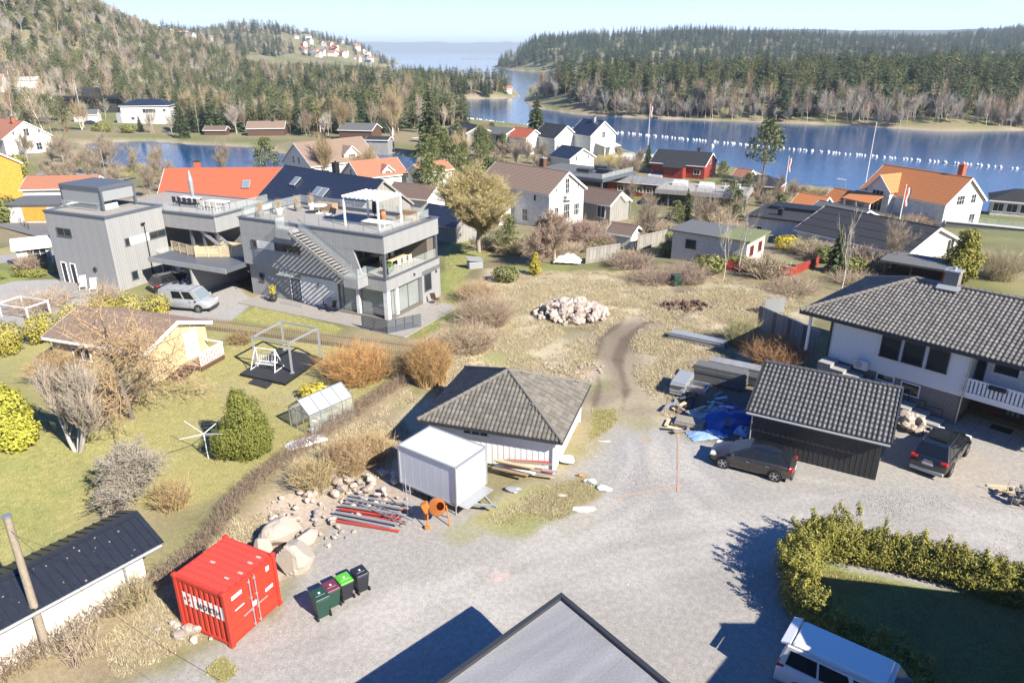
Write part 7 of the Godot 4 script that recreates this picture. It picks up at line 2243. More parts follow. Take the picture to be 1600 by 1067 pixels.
func make_back_houses() -> void:
	var Z := Vector3(0, 0, 1)
	var X := Vector3(1, 0, 0)
	var t := house("long_house", "long white house with brown tiled roof and brick chimney", Vector3(2.9, -3.0, -111.3), -45.8, 15.5, 8.4, 5.0, 2.8, M.white, M.roof_brown, 18)
	var x := 7.43
	window(t, Vector3(x, 5.6, 0.0), X, 0.9, 2.3, 2, 3)
	window(t, Vector3(x, 5.4, 2.4), X, 0.4, 0.9)
	window(t, Vector3(x, 5.4, -2.4), X, 0.4, 0.9)
	window(t, Vector3(x, 1.9, 0.0), X, 1.4, 2.3, 3, 2)
	window(t, Vector3(x, 1.9, 2.2), X, 0.9, 1.8, 2, 2)
	window(t, Vector3(x, 1.9, -2.2), X, 1.2, 1.8, 3, 2)
	window(t, Vector3(x, 1.8, 3.3), X, 0.6, 1.7, 1, 2)
	var bc := B.new()
	bc.box(Vector3(x + 0.35, 3.75, 0), Vector3(0.7, 0.12, 1.5))
	bc.box(Vector3(x + 0.68, 4.25, 0), Vector3(0.05, 0.9, 1.5))
	part(t, "balcony", bc, M.white_trim)
	chimney(t, Vector3(1.6, 6.9, -1.0), Vector3(0.9, 2.0, 0.8), M.brick_red, M.galv)
	pb(t, "wing", Vector3(-3.4, 1.0, 5.3), Vector3(7.0, 4.6, 3.2), M.white)
	var wr := B.new()
	courses(wr, Vector3(-7.3, 3.2, 7.5), Vector3(0.5, 3.2, 7.5), Vector3(0.5, 5.0, 4.3), Vector3(-7.3, 5.0, 4.3), 7)
	wr.quad(Vector3(0.5, 3.15, 7.5), Vector3(-7.3, 3.15, 7.5), Vector3(-7.3, 4.95, 4.3), Vector3(0.5, 4.95, 4.3))
	part(t, "wing_roof", wr, M.roof_brown)
	window(t, Vector3(4.6, 4.0, 3.8), Z, 0.6, 1.0)
	door(t, Vector3(5.6, -0.6, 3.82), Z, 1.0, 2.1, M.grey_wood, 1)
	window(t, Vector3(2.6, 1.2, 3.82), Z, 1.2, 1.8, 2, 2)
	t = house("carport_wing", "brown roofed garage wing with open white gable right of the long house", Vector3(14.5, -3.3, -113.1), -44.6, 6.8, 5.6, 2.6, 1.7, M.grey_wood, M.roof_brown_dark, 10)
	for i in 5:
		var b := B.new()
		b.beam(Vector3(3.42, 2.5, -2.0 + i * 0.2), Vector3(3.42, 4.0, -0.2 + i * 0.2), 0.04, 0.05)
		part(t, "gable_slat", b, M.white_trim)
	window(t, Vector3(1.4, 1.2, 2.41), Z, 1.6, 1.9, 2, 1)
	t = house("blue_roof_house", "house with shiny dark blue tiled roof and skylights behind the terrace", Vector3(-26.5, -3.5, -106.8), -38.0, 22.5, 10.9, 4.1, 4.0, M.grey_wood, M.roof_blue, 15, M.grey_wood)
	var sl := Basis(X, atan2(4.0, 5.45))
	for k in [[-5.6, 0.45], [0.6, 0.62]]:
		skylight(t, Vector3(k[0], 4.1 + 4.0 * (1.0 - k[1]) + 0.12, 5.45 * k[1]), sl, 1.3, 1.7)
	skylight(t, Vector3(2.0, 4.1 + 4.0 * 0.38 + 0.12, 5.45 * 0.62), sl, 1.3, 1.7)
	chimney(t, Vector3(0.2, 7.0, -0.7), Vector3(0.8, 2.2, 0.8), M.black, M.black)
	t = house("blue_roof_annex", "low annex with blue roof and wooden gable beside the roof terrace", Vector3(-8.3, -1.8, -92.5), -38.0, 7.0, 5.0, 2.4, 1.8, M.grey_wood, M.roof_blue, 8, M.grey_wood)
	t = house("dormer_house", "big white house with brown roof, dormer and black chimney by the pond", Vector3(-42.1, -6.5, -169.8), 47.0, 18.2, 12.4, 4.2, 4.5, M.white, M.roof_brown, 16)
	dormer(t, 2.6, 5.0, 4.0, 4.2, 1.6, 1.7, 4.5, M.white, M.roof_brown, 4)
	window(t, Vector3(-8.78, 4.9, 1.1), -X, 0.8, 1.6, 2, 2)
	window(t, Vector3(-8.78, 4.9, -1.1), -X, 0.8, 1.6, 2, 2)
	window(t, Vector3(-5.0, 2.2, 5.8), Z, 1.2, 1.4, 2, 2)
	chimney(t, Vector3(-2.0, 7.3, 1.0), Vector3(0.9, 3.0, 0.9), M.black, M.black)
	t = house("coral_roof_house", "white house with coral red roof and small dormer", Vector3(-28.7, -5.4, -151.8), 36.7, 11.0, 9.1, 2.8, 2.8, M.white, M.roof_coral, 13)
	dormer(t, 1.2, 3.8, 2.4, 2.4, 1.2, 1.1, 3.0, M.white, M.roof_coral, 3)
	window(t, Vector3(-5.2, 3.4, 0), -X, 0.9, 1.2, 2, 2)
	t = house("pond_cottage", "small white house with red roof right of the coral roof", Vector3(-17.0, -4.6, -151.4), 47.2, 8.8, 5.2, 2.8, 1.5, M.white, M.roof_coral, 9)
	window(t, Vector3(-4.1, 1.8, 0), -X, 1.1, 1.2, 2, 2)
	t = house("playhouse_shed", "tiny white playhouse below the red roofed cottage", Vector3(-11.3, -3.9, -136.0), 20, 3.4, 2.8, 1.6, 1.0, M.white, M.white, 5)
	t = house("brown_roof_garage", "white gabled garage with dull brown roof beside the willow", Vector3(-15.8, -3.5, -118.2), -28.1, 8.6, 5.8, 2.7, 1.7, M.white, M.roof_brown_dark, 10)
	t = house("red_roof_house", "house with bright red tiled roof and skylight behind the left terrace", Vector3(-45.0, -3.6, -115.0), 4.0, 19.0, 11.5, 3.4, 4.2, M.off_white, M.roof_red, 15)
	skylight(t, Vector3(3.6, 3.4 + 4.2 * 0.45 + 0.15, 5.75 * 0.55), Basis(X, atan2(4.2, 5.75)), 1.2, 1.6)
	chimney(t, Vector3(-4.6, 6.8, -0.6), Vector3(0.9, 1.6, 0.8), M.roof_red)
	t = house("farm_house", "white gabled house with brown roof at the left edge", Vector3(-137.5, -6.4, -205.6), -35.6, 14.9, 12.7, 5.7, 4.2, M.white, M.roof_coral, 13)
	for k in [[6.9, 0.0, 1.4], [3.0, -2.4, 1.5], [6.9, 3.2, 0.6], [6.9, -3.2, 0.6]]:
		window(t, Vector3(7.13, k[0], k[1]), X, k[2], 2.0 if k[2] > 1 else 1.0, 2 if k[2] > 1 else 1, 2)
	chimney(t, Vector3(3.0, 9.2, 1.0), Vector3(0.8, 1.4, 0.8), M.roof_red)
	t = house("orange_house", "orange painted house corner at the left edge", Vector3(-97.0, -4.2, -135.0), -30, 9.0, 8.0, 6.0, 2.4, M.orange_paint, M.roof_brown_dark, 8)
	window(t, Vector3(4.18, 3.6, 1.5), X, 0.9, 1.2, 2, 2)
	t = house("twin_garage", "white garage with coral brown roof left of the modern house", Vector3(-80.2, -4.0, -129.9), 5.6, 12.5, 6.7, 2.6, 1.7, M.white, M.roof_coral, 9)
	var gg := thing("orange_door_garage", "flat roofed white garage with orange door at the left", "garage", Vector3(-72.0, -2.8, -110.5), 4)
	flat_box(gg, "wall", Vector3(-4.2, -2.0, -2.8), Vector3(3.4, 2.4, 2.8), M.white)
	flat_box(gg, "roof", Vector3(-4.6, 2.4, -3.2), Vector3(3.8, 2.62, 3.3), M.roof_grey)
	flat_box(gg, "garage_door", Vector3(-2.0, -0.2, 2.8), Vector3(1.6, 2.0, 2.86), M.orange_paint)
	t = house("garden_hut", "small white hut with glazed front left of the modern house", Vector3(-51.0, 0, -74.5), 30, 3.6, 3.0, 2.0, 0.7, M.white, M.roof_light, 5)
	window(t, Vector3(0.3, 1.1, 1.1), Z, 1.8, 1.4, 3, 2)
	var hh := thing("hip_house", "white house with black hip roof across the pond", "house", Vector3(-147.8, -5.6, -306.0), 11.5)
	hip(hh, 18.0, 12.0, 6.2, 2.2, 4.0, M.white, M.roof_blue)
	window(hh, Vector3(1.5, 4.2, 6.0), Z, 5.0, 1.6, 4, 1)
	window(hh, Vector3(-5.0, 1.4, 6.0), Z, 1.4, 1.2, 2, 1)
	window(hh, Vector3(7.2, 4.4, 6.0), Z, 1.2, 1.2, 2, 1)
	flat_box(hh, "garage_wing", Vector3(-10.6, -2.0, 1.0), Vector3(-9.02, 3.6, 7.5), M.galv)
	var bh := thing("black_house", "black flat roofed modern house among the trees", "house", at_ground(-188, -335) , 8)
	flat_box(bh, "wall", Vector3(-9, -3, -5), Vector3(13, 5, 4.4), M.black_clad)
	flat_box(bh, "roof", Vector3(-12, 5, -6), Vector3(15, 5.9, 6.5), M.black)
	flat_box(bh, "upper_storey", Vector3(-1, 5.9, -4), Vector3(4.5, 9.4, 2), M.black_clad)
	for i in 4:
		window(bh, Vector3(-6.5 + i * 5, 2.6, 4.4), Z, 4.0, 2.6, 2, 1, M.black, M.pane_pale if i == 1 else M.pane)
	t = house("red_cabin", "small red cabin with white trim on the left slope", at_ground(-208, -318), 10, 9, 7, 3.5, 2.2, M.red_paint, M.roof_coral, 6)
	t = house("slope_house", "white house with red roof higher on the left slope", at_ground(-246, -360), 15, 12, 9, 4, 3, M.white, M.roof_coral, 6)
	t = house("hut_garage", "low white garage with grey roof left of the hip roofed house", at_ground(-170, -300), 15, 9, 7, 2.8, 1.6, M.white, M.roof_grey, 6)
	t = house("slope_villa", "pale villa high on the left slope", at_ground(-262, -395), 20, 13, 9, 6, 2.2, M.galv, M.roof_grey, 5)
	t = house("slope_villa", "long white terrace house high on the left slope below the pale villa", at_ground(-243, -380), 20, 13, 8, 3.2, 1.2, M.white, M.roof_light, 5)
	t = house("wood_cabin", "low red brown cabin roof among the birches behind the pond", at_ground(-86, -262), 8, 13, 9, 2.6, 2.0, M.brown_wood, M.roof_brown, 7)
	chimney(t, Vector3(2, 4.2, 0), Vector3(0.8, 1.4, 0.8), M.black)
	t = house("grey_cabin", "dark cabin with pale grey roof behind the big birch", at_ground(-50, -245), -12, 12, 9, 3.2, 1.8, M.brown_wood, M.roof_grey, 8)
	t = house("pond_shed", "small grey boarded shed by the pond, left of the tall spruce", Vector3(-38.5, -5.6, -215.0), -10, 7.0, 5.0, 2.8, 0.7, M.grey_wood, M.roof_black, 5)
	t = house("barn_shed", "red brown shed on the pond bank below the birches", at_ground(-104, -262), 0, 8, 5, 1.8, 1.2, M.brown_wood, M.roof_brown_dark, 5)
	t = house("grey_house", "grey boarded two storey house left of the tall spruce by the bay", Vector3(-12.4, -5.9, -217.8), -63.2, 14.2, 8.6, 5.3, 1.9, M.grey_wood, M.roof_black, 10)
	for z in [-2.0, 0.2]:
		window(t, Vector3(6.78, 4.2, z), X, 1.0, 1.4, 2, 1)
	window(t, Vector3(2.0, 4.0, 3.9), Z, 3.0, 1.2, 3, 1)
	window(t, Vector3(3.0, 1.3, 3.9), Z, 3.0, 1.8, 3, 1)
	t = house("grey_house", "grey house with glazed balconies right of the first grey house", Vector3(-2.8, -5.9, -214.0), -40, 9.0, 7.0, 5.2, 1.2, M.grey_clad, M.roof_grey, 8)
	window(t, Vector3(2.0, 3.8, 3.1), Z, 3.6, 1.5, 4, 1)
	window(t, Vector3(2.0, 1.2, 3.1), Z, 3.6, 1.6, 4, 1)
	t = house("red_roof_cottage", "small white house with dark red roof left of the slim spruce", Vector3(3.6, -5.9, -209.0), -50, 9.0, 7.0, 4.6, 2.2, M.white, M.roof_red, 8)
	t = house("bay_house", "tall white house with snow speckled black roof by the bay", Vector3(22.4, -6.1, -205.3), -54.1, 9.1, 9.9, 6.0, 3.6, M.white, M.roof_blue, 10)
	window(t, Vector3(4.25, 5.9, 0), X, 1.2, 1.6, 2, 2)
	chimney(t, Vector3(1.0, 8.8, 0.6), Vector3(0.7, 1.6, 0.7), M.galv)
	var pc := B.new()
	for q in [Vector3(7.6, 1.6, 2.4), Vector3(7.6, 1.6, -2.4)]:
		pc.box(q, Vector3(0.2, 3.6, 0.2))
	pc.slab([Vector3(4.2, 4.0, 3.0), Vector3(8.2, 3.3, 3.0), Vector3(8.2, 3.3, -3.0), Vector3(4.2, 4.0, -3.0)], 0.2)
	part(t, "glazed_porch", pc, M.white_trim)
	t = house("bay_annex", "white house with black roof set behind the tall white house", Vector3(12.2, -6.0, -207.0), -54.0, 10.0, 9.0, 5.0, 3.2, M.white, M.roof_black, 10)
	t = house("gable_house", "low white gabled house with black roof in front of the tall white house", Vector3(14.6, -5.6, -178.0), -54.0, 8.0, 8.4, 3.0, 2.2, M.white, M.roof_blue, 9)
	window(t, Vector3(3.7, 2.9, 1.8), X, 0.5, 1.2)
	window(t, Vector3(3.7, 2.9, -1.8), X, 0.5, 1.2)
	var wt := thing("white_terrace", "white balustraded terrace right of the tall white house", "terrace", Vector3(33.0, -6.0, -194.0), -20)
	flat_box(wt, "base", Vector3(-6, -3, -3), Vector3(6, 1.2, 3), M.white)
	for i in 13:
		flat_box(wt, "baluster", Vector3(-5.9 + i * 0.97, 1.2, 2.8), Vector3(-5.6 + i * 0.97, 2.1, 2.95), M.white_trim)
	flat_box(wt, "rail", Vector3(-6, 2.1, 2.75), Vector3(6, 2.22, 3.0), M.white_trim)
	var bm := thing("black_flat_house", "black flat roofed house with roof terrace behind the long white house", "house", Vector3(13.5, -4.6, -142.0), -38)
	flat_box(bm, "wall", Vector3(-8, -2, -5.5), Vector3(5.2, 3.3, 4.6), M.black_clad)
	flat_box(bm, "roof", Vector3(-9.2, 3.3, -6.5), Vector3(8.6, 3.85, 6.2), M.slate)
	flat_box(bm, "roof_deck", Vector3(-8.9, 3.85, -6.2), Vector3(8.3, 3.88, 5.9), M.roof_grey)
	for q in [Vector3(8.2, 0.6, 5.8), Vector3(8.2, 0.6, -5.0)]:
		pb(bm, "post", q, Vector3(0.3, 5.4, 0.3), M.slate)
	window(bm, Vector3(5.2, 1.6, 0), X, 6.0, 2.4, 4, 1, M.black)
	rail(bm, "glass_rail", [Vector3(-1, 3.88, 5.8), Vector3(8.2, 3.88, 5.8), Vector3(8.2, 3.88, -5.8)], 0.9)
	for k in [[2.0, 2.0], [5.2, 0.0], [3.0, -3.0]]:
		flat_box(bm, "planter", Vector3(k[0] - 1.4, 3.88, k[1] - 0.7), Vector3(k[0] + 1.4, 4.7, k[1] + 0.7), M.dark_trim)
	t = house("red_row_shed", "long low red outbuilding with pale roof and white windows", Vector3(24.5, -4.6, -139.0), -28, 17.0, 5.0, 2.5, 0.8, M.red_paint, M.roof_felt, 6)
	for i in 5:
		window(t, Vector3(-3.0 + i * 1.9, 1.2, 2.1), Z, 1.3, 1.1, 2, 1)
	t = house("red_house", "red house with black roof beside the water", Vector3(39.9, -6.0, -169.8), -31.7, 13.2, 9.4, 3.2, 2.4, M.red_paint, M.roof_black, 12)
	chimney(t, Vector3(3.2, 5.0, -0.6), Vector3(0.7, 1.2, 0.7), M.brick_red)
	window(t, Vector3(4.6, 1.7, 4.3), Z, 1.5, 1.2, 2, 1)
	window(t, Vector3(6.28, 3.5, 0), X, 0.8, 1.0, 2, 1)
	var ww := B.new()
	ww.box(Vector3(-0.2, 0.6, 5.4), Vector3(4.6, 4.0, 2.4))
	part(t, "wing", ww, M.red_paint)
	ww = B.new()
	courses(ww, Vector3(-2.8, 2.6, 7.1), Vector3(2.4, 2.6, 7.1), Vector3(2.4, 3.7, 4.0), Vector3(-2.8, 3.7, 4.0), 6)
	part(t, "wing_roof", ww, M.roof_black)
	flat_box(t, "porch", Vector3(-6.0, -0.6, 4.4), Vector3(-2.6, 0.6, 7.0), M.white_board)
	var dk := thing("terrace_house", "dark house with wide furnished deck roof below the red house", "house", Vector3(33.5, -4.2, -126.0), -24)
	flat_box(dk, "wall", Vector3(-6.2, -3.0, -4.0), Vector3(6.8, 2.2, 2.6), M.black_clad)
	flat_box(dk, "deck", Vector3(-7.6, 2.2, -4.6), Vector3(7.8, 2.9, 4.2), M.grey_wood)
	flat_box(dk, "deck_floor", Vector3(-7.4, 2.9, -4.4), Vector3(7.6, 2.94, 4.0), M.deck_grey)
	window(dk, Vector3(1.5, 0.6, 2.6), Z, 8.5, 2.4, 3, 1, M.black)
	for xx in [-5.4, 1.0, 7.4]:
		flat_box(dk, "post", Vector3(xx, -2.5, 3.6), Vector3(xx + 0.25, 2.2, 3.85), M.slate)
	rail(dk, "glass_rail", [Vector3(-7.4, 2.94, 4.0), Vector3(7.6, 2.94, 4.0), Vector3(7.6, 2.94, -4.2)], 0.9)
	for k in [[-4.5, -1.5, "white deck sofa at the left of the dark terrace house"], [0.2, -1.0, "pale deck table on the dark terrace house"], [4.6, -1.2, "white deck sofa at the right of the dark terrace house"]]:
		var g := thing("deck_sofa", k[2], "furniture", dk.transform * Vector3(k[0], 2.94, k[1]), -24)
		flat_box(g, "seat", Vector3(-1.3, 0, -0.6), Vector3(1.3, 0.45, 0.6), M.white)
		flat_box(g, "backrest", Vector3(-1.3, 0.45, -0.6), Vector3(1.3, 0.85, -0.35), M.white)
	var sh := thing("red_hip_cabin", "small red cabin with black hip roof and white base near the pine", "cabin", Vector3(48.5, -5.4, -140.5), -30)
	hip(sh, 7.0, 5.6, 2.6, 1.5, 1.0, M.red_paint, M.roof_black)
	flat_box(sh, "plinth", Vector3(-3.7, -2.2, -3.0), Vector3(3.7, 0.3, 3.0), M.white)
	window(sh, Vector3(-0.6, 1.6, 2.8), Z, 1.2, 1.2, 2, 1)
	door(sh, Vector3(1.4, 0.2, 2.8), Z, 0.9, 2.0, M.pale_wood, 1)
	window(sh, Vector3(3.5, 1.6, 0.3), X, 1.3, 1.2, 2, 1)
	var gs := thing("green_roof_shed", "pale blue shed with half mossy green flat roof and red barred windows", "shed", Vector3(22.6, 0, -77.0), -38)
	flat_box(gs, "wall", Vector3(-4.2, -1.0, -2.6), Vector3(4.2, 2.7, 2.6), M.off_white)
	flat_box(gs, "roof", Vector3(-4.7, 2.7, -3.1), Vector3(1.0, 2.86, 3.0), M.roof_grey)
	flat_box(gs, "mossy_roof", Vector3(1.003, 2.7, -3.1), Vector3(4.6, 2.87, 3.0), M.roof_green)
	window(gs, Vector3(4.2, 1.5, 1.2), X, 1.0, 1.1, 3, 3, M.red_paint)
	window(gs, Vector3(4.2, 1.5, -1.2), X, 1.0, 1.1, 3, 3, M.red_paint)
	window(gs, Vector3(-2.0, 1.5, 2.6), Z, 1.2, 1.0, 2, 1, M.dark_trim)
	var rd := thing("red_deck_rail", "red board railing round the deck of the green roofed shed", "fence", gs.position, -38)
	for k in [[Vector3(3.0, 0, 4.6), Vector3(9.0, 0, 3.0)], [Vector3(-0.5, 0, 4.2), Vector3(3.0, 0, 4.6)], [Vector3(9.0, 0, 3.0), Vector3(10.0, 0, -3.0)]]:
		var n := int(k[0].distance_to(k[1]) / 0.7)
		for i in n:
			var b := B.new()
			b.beam(k[0].lerp(k[1], (i + 0.02) / n) + Vector3(0, 0.45, 0), k[0].lerp(k[1], (i + 0.98) / n) + Vector3(0, 0.45, 0), 0.06, 1.0)
			part(rd, "board", b, M.red_paint)
	var pc2 := thing("plastic_chair", "white plastic chair beside the red deck rail", "chair", gs.transform * Vector3(1.6, 0, 3.6), 20)
	flat_box(pc2, "seat", Vector3(-0.25, 0.4, -0.25), Vector3(0.25, 0.45, 0.25), M.white)
	flat_box(pc2, "backrest", Vector3(-0.25, 0.45, -0.27), Vector3(0.25, 0.9, -0.22), M.white)
	for q in [Vector2(-0.22, 0.22), Vector2(0.2, 0.22), Vector2(0.2, -0.22), Vector2(-0.22, -0.22)]:
		flat_box(pc2, "leg", Vector3(q.x, 0, q.y), Vector3(q.x + 0.04, 0.4, q.y + 0.04), M.white)
	t = house("fence_shed", "tiny white shed with brown roof at the leaning board fence", Vector3(13.8, -1.4, -86.4), -35, 3.6, 3.4, 2.0, 0.9, M.white, M.roof_brown_dark, 6)
	for k in [["weathered grey board fence below the tiny shed", Vector3(7.91, -0.26, -74.66), Vector3(12.07, -0.6, -78.22), 1.7], ["leaning grey board fence right of the tiny shed", Vector3(14.82, -1.07, -83.04), Vector3(20.33, -1.75, -90.02), 1.8]]:
		var a: Vector3 = k[1]
		var e: Vector3 = k[2]
		var f := thing("board_fence", k[0], "fence", a)
		var n := int(a.distance_to(e) / 0.5)
		for i in n:
			var b := B.new()
			b.beam((e - a) * ((i + 0.03) / n) + Vector3(0, k[3] * 0.5, 0), (e - a) * ((i + 0.97) / n) + Vector3(0, k[3] * 0.5, 0), 0.04, k[3])
			part(f, "board", b, M.grey_wood if i % 3 else M.old_wood)
		var rb := B.new()
		for y in [0.3, k[3] - 0.15]:
			rb.beam(Vector3(0, y, 0.05), e - a + Vector3(0, y, 0.05), 0.05, 0.1)
		part(f, "rail", rb, M.old_wood)
	t = house("white_low_house", "low white house with wide black roof in front of the orange roofed house", Vector3(43.6, -2.4, -84.5), -57.0, 14.5, 11.6, 3.0, 2.2, M.white, M.roof_black, 4)
	window(t, Vector3(6.94, 1.6, 2.2), X, 1.4, 1.2, 2, 1)
	window(t, Vector3(6.94, 1.4, -0.6), X, 0.7, 1.0)
	window(t, Vector3(6.94, 2.6, -3.6), X, 1.6, 1.6, 2, 1)
	flat_box(t, "entry_roof", Vector3(-4.0, 2.2, 5.7), Vector3(1.2, 2.4, 7.9), M.roof_grey)
	var rs := thing("red_carport", "low shed with grey roof and red side below the white gable", "shed", Vector3(40.5, -0.6, -68.5), -40)
	flat_box(rs, "roof", Vector3(-3.4, 2.2, -2.2), Vector3(3.4, 2.4, 2.2), M.roof_grey)
	flat_box(rs, "side_wall", Vector3(2.2, -1.0, -1.8), Vector3(3.1, 2.2, 1.8), M.red_paint)
	flat_box(rs, "back_wall", Vector3(-3.0, -1.0, -1.9), Vector3(2.2, 2.2, -1.7), M.brown_wood)
	for xx in [-3.0, -0.6]:
		flat_box(rs, "post", Vector3(xx, -1.0, 1.6), Vector3(xx + 0.14, 2.2, 1.74), M.brown_wood)
	var wf := thing("white_flat_house", "white flat roofed house with dark roof left of the low white house", "house", Vector3(40.0, -3.2, -97.5), -35)
	flat_box(wf, "wall", Vector3(-6, -2.0, -4.5), Vector3(6.5, 3.2, 4.5), M.white)
	flat_box(wf, "roof", Vector3(-6.4, 3.2, -4.9), Vector3(6.9, 3.45, 4.9), M.roof_black)
	flat_box(wf, "upper_roof", Vector3(-5, 3.45, -4.5), Vector3(3, 3.9, -1.0), M.black)
	window(wf, Vector3(-4.5, 1.4, 4.5), Z, 0.8, 1.3)
	chimney(wf, Vector3(-2.5, 3.4, 2.6), Vector3(0.6, 0.9, 0.6), M.black)
	chimney(wf, Vector3(4.2, 3.4, 0.0), Vector3(0.7, 1.1, 0.7), M.black)
	t = house("orange_roof_house", "white house with bright orange tiled roof, dormer wing and red chimney", Vector3(64.5, -4.2, -113.5), -64.0, 15.0, 9.6, 4.4, 3.6, M.white, M.roof_orange, 16)
	dormer(t, -3.4, 5.6, 0.5, 4.2, 4.4, 2.2, 6.0, M.white, M.roof_orange, 3)
	window(t, Vector3(7.18, 4.6, 1.2), X, 1.8, 1.4, 3, 2)
	window(t, Vector3(7.18, 4.6, -1.8), X, 1.2, 1.4, 2, 2)
	window(t, Vector3(7.18, 1.2, -2.4), X, 1.4, 2.2, 2, 2)
	chimney(t, Vector3(5.0, 7.4, -1.0), Vector3(0.8, 1.9, 0.8), M.roof_red, M.roof_red)
	var pr := B.new()
	pr.slab([Vector3(-7.2, 3.2, 9.0), Vector3(-1.8, 3.2, 9.0), Vector3(-1.8, 4.2, 6.0), Vector3(-7.2, 4.2, 6.0)], 0.15)
	var pp := part(t, "porch_roof", pr, M.roof_orange)
	for xx in [-6.9, -4.6, -2.2]:
		pb(t, "porch_post", Vector3(xx, 1.4, 8.6), Vector3(0.2, 3.4, 0.2), M.white_trim)
	t = house("orange_annex", "small orange roof at the left of the orange roofed house", Vector3(56.5, -5.0, -121.0), -64, 6.0, 5.0, 2.6, 1.8, M.white, M.roof_orange, 7)
	t = house("shore_hut", "small white hut with orange roof near the street lamp", Vector3(51.0, -5.0, -121.5), -50, 5.5, 4.6, 2.0, 1.6, M.white, M.roof_orange, 6)
	t = house("shore_hut", "little white hut with brown roof left of the flagpole", Vector3(50.5, -6.0, -158.0), -50, 4.0, 3.6, 2.0, 1.4, M.white, M.roof_coral, 5)
	t = house("grey_shore_house", "low grey roofed house with hedge left of the orange roof", Vector3(51.5, -4.6, -111.0), -60, 9.0, 6.0, 2.2, 1.2, M.grey_wood, M.roof_grey, 6)
	var gz := thing("gazebo", "white glazed gazebo with black hip roof on the terrace at the right", "gazebo", Vector3(82.0, -3.6, -116.0), -30)
	hip(gz, 7.5, 6.0, 2.4, 1.6, 0.6, M.white, M.roof_black)
	for i in 4:
		window(gz, Vector3(-2.8 + i * 1.85, 1.3, 3.0), Z, 1.5, 1.4, 2, 1)
	var tw := thing("terrace_wall", "long grey retaining wall of the terrace at the right", "wall", Vector3(72.0, -5.0, -100.5), -30)
	flat_box(tw, "wall", Vector3(-9, -1.5, -0.3), Vector3(14, 2.6, 0.3), M.plaster)
	flat_box(tw, "coping", Vector3(-9.1, 2.6, -0.4), Vector3(14.1, 2.72, 0.4), M.white)
	rail(tw, "glass_rail", [Vector3(-9, 2.72, 0), Vector3(4, 2.72, 0)], 0.9)
	flag("flagpole", "tall white flagpole with pennant behind the red house", Vector3(33.5, -6.2, -182.0), 15.0, true)
	flag("flagpole", "tall bare white flagpole beside the orange roofed house", Vector3(62.5, -5.0, -128.0), 14.5, false)
	flag("flagpole", "white flagpole with striped pennant in front of the orange roofed house", Vector3(54.0, -3.6, -99.0), 7.5, true)
	flag("flagpole", "white flagpole with small pennant at the shore left of the street lamp", Vector3(52.5, -5.6, -139.0), 8.0, true)
	flag("flagpole", "white flagpole in front of the black modern house", at_ground(-158, -275), 16.0, false)
	for k in [["street lamp on a pale post near the shore huts", Vector3(59.0, -5.2, -128.0), 5.0], ["street lamp beside the pond path", Vector3(-92.51, -5.8, -165.53), 6.5], ["street lamp post behind the pond shed birches", at_ground(-112, -266), 9.0]]:
		var lp := thing("street_lamp", k[0], "street lamp", k[1])
		var b := B.new()
		b.tube(Vector3.ZERO, Vector3(0, k[2], 0), 0.09, 0.06, 7)
		part(lp, "pole", b, M.galv)
		b = B.new()
		b.tube(Vector3(0, k[2], 0), Vector3(-1.2, k[2] + 0.25, 0), 0.04, 0.04, 6)
		part(lp, "arm", b, M.galv)
		pv(lp, "lamp_head", Vector3(-1.4, k[2] + 0.22, 0), Vector3(0.7, 0.14, 0.28), 0.04, M.galv)

func make_village() -> void:
	rng.seed = 900
	var walls := [M.white, M.white, M.white, M.off_white, M.galv, M.white]
	var roofs := [M.roof_coral, M.roof_red, M.roof_black, M.roof_grey, M.roof_brown]
	var protos := []
	for k in 6:
		var b := B.new()
		var L := rr(9, 13)
		var W := rr(7, 9)
		var e := rr(4.5, 6.5)
		b.box(Vector3(0, e * 0.5 - 1.5, 0), Vector3(L, e + 3.0, W))
		for s in [-1.0, 1.0]:
			b.tri(Vector3(L / 2 * s, e, W / 2 * s), Vector3(L / 2 * s, e, -W / 2 * s), Vector3(L / 2 * s, e + 3.0, 0))
		var r := B.new()
		for s in [-1.0, 1.0]:
			r.slab([Vector3(-L / 2 - 0.4, e - 0.3, (W / 2 + 0.4) * s), Vector3(L / 2 + 0.4, e - 0.3, (W / 2 + 0.4) * s), Vector3(L / 2 + 0.4, e + 3.15, 0), Vector3(-L / 2 - 0.4, e + 3.15, 0)], 0.25, Vector3(0, 0.8, 0.6 * s).normalized())
		protos.append([b.mesh(), r.mesh()])
	var areas := [[Vector2(-520, -850), Vector2(-360, -870), Vector2(-400, -1080), Vector2(-560, -1000), 30, "small pale house on the near shoulder of the village hill"], [Vector2(-300, -1130), Vector2(-245, -1330), Vector2(-285, -1600), Vector2(-400, -1380), 42, "small pale house in the far-off village above the water"]]
	for a in areas:
		for s in scatter(a[4], [a[0], a[1], a[2], a[3]], func(_p, d): return d > 8.0, 0.75, 1.0):
			var pr: Array = protos[rng.randi_range(0, 5)]
			var t := thing("village_house", a[5], "house", s[0] + Vector3(0, 0.6, 0), rr(-60, 60), a[5] + "s")
			t.scale = Vector3.ONE * s[1]
			obj(t, "wall", pr[0], walls[rng.randi_range(0, 5)])
			obj(t, "roof", pr[1], roofs[rng.randi_range(0, 4)])
	var h := house("beach_hut", "tiny white hut on the pale beach across the bay, left one", at_ground(-12, -505), 10, 6, 5, 2.6, 1.6, M.white, M.roof_grey, 4)
	h = house("beach_hut", "tiny white hut on the pale beach across the bay, right one", at_ground(-3, -500), 10, 6, 5, 2.6, 1.6, M.white, M.roof_coral, 4)

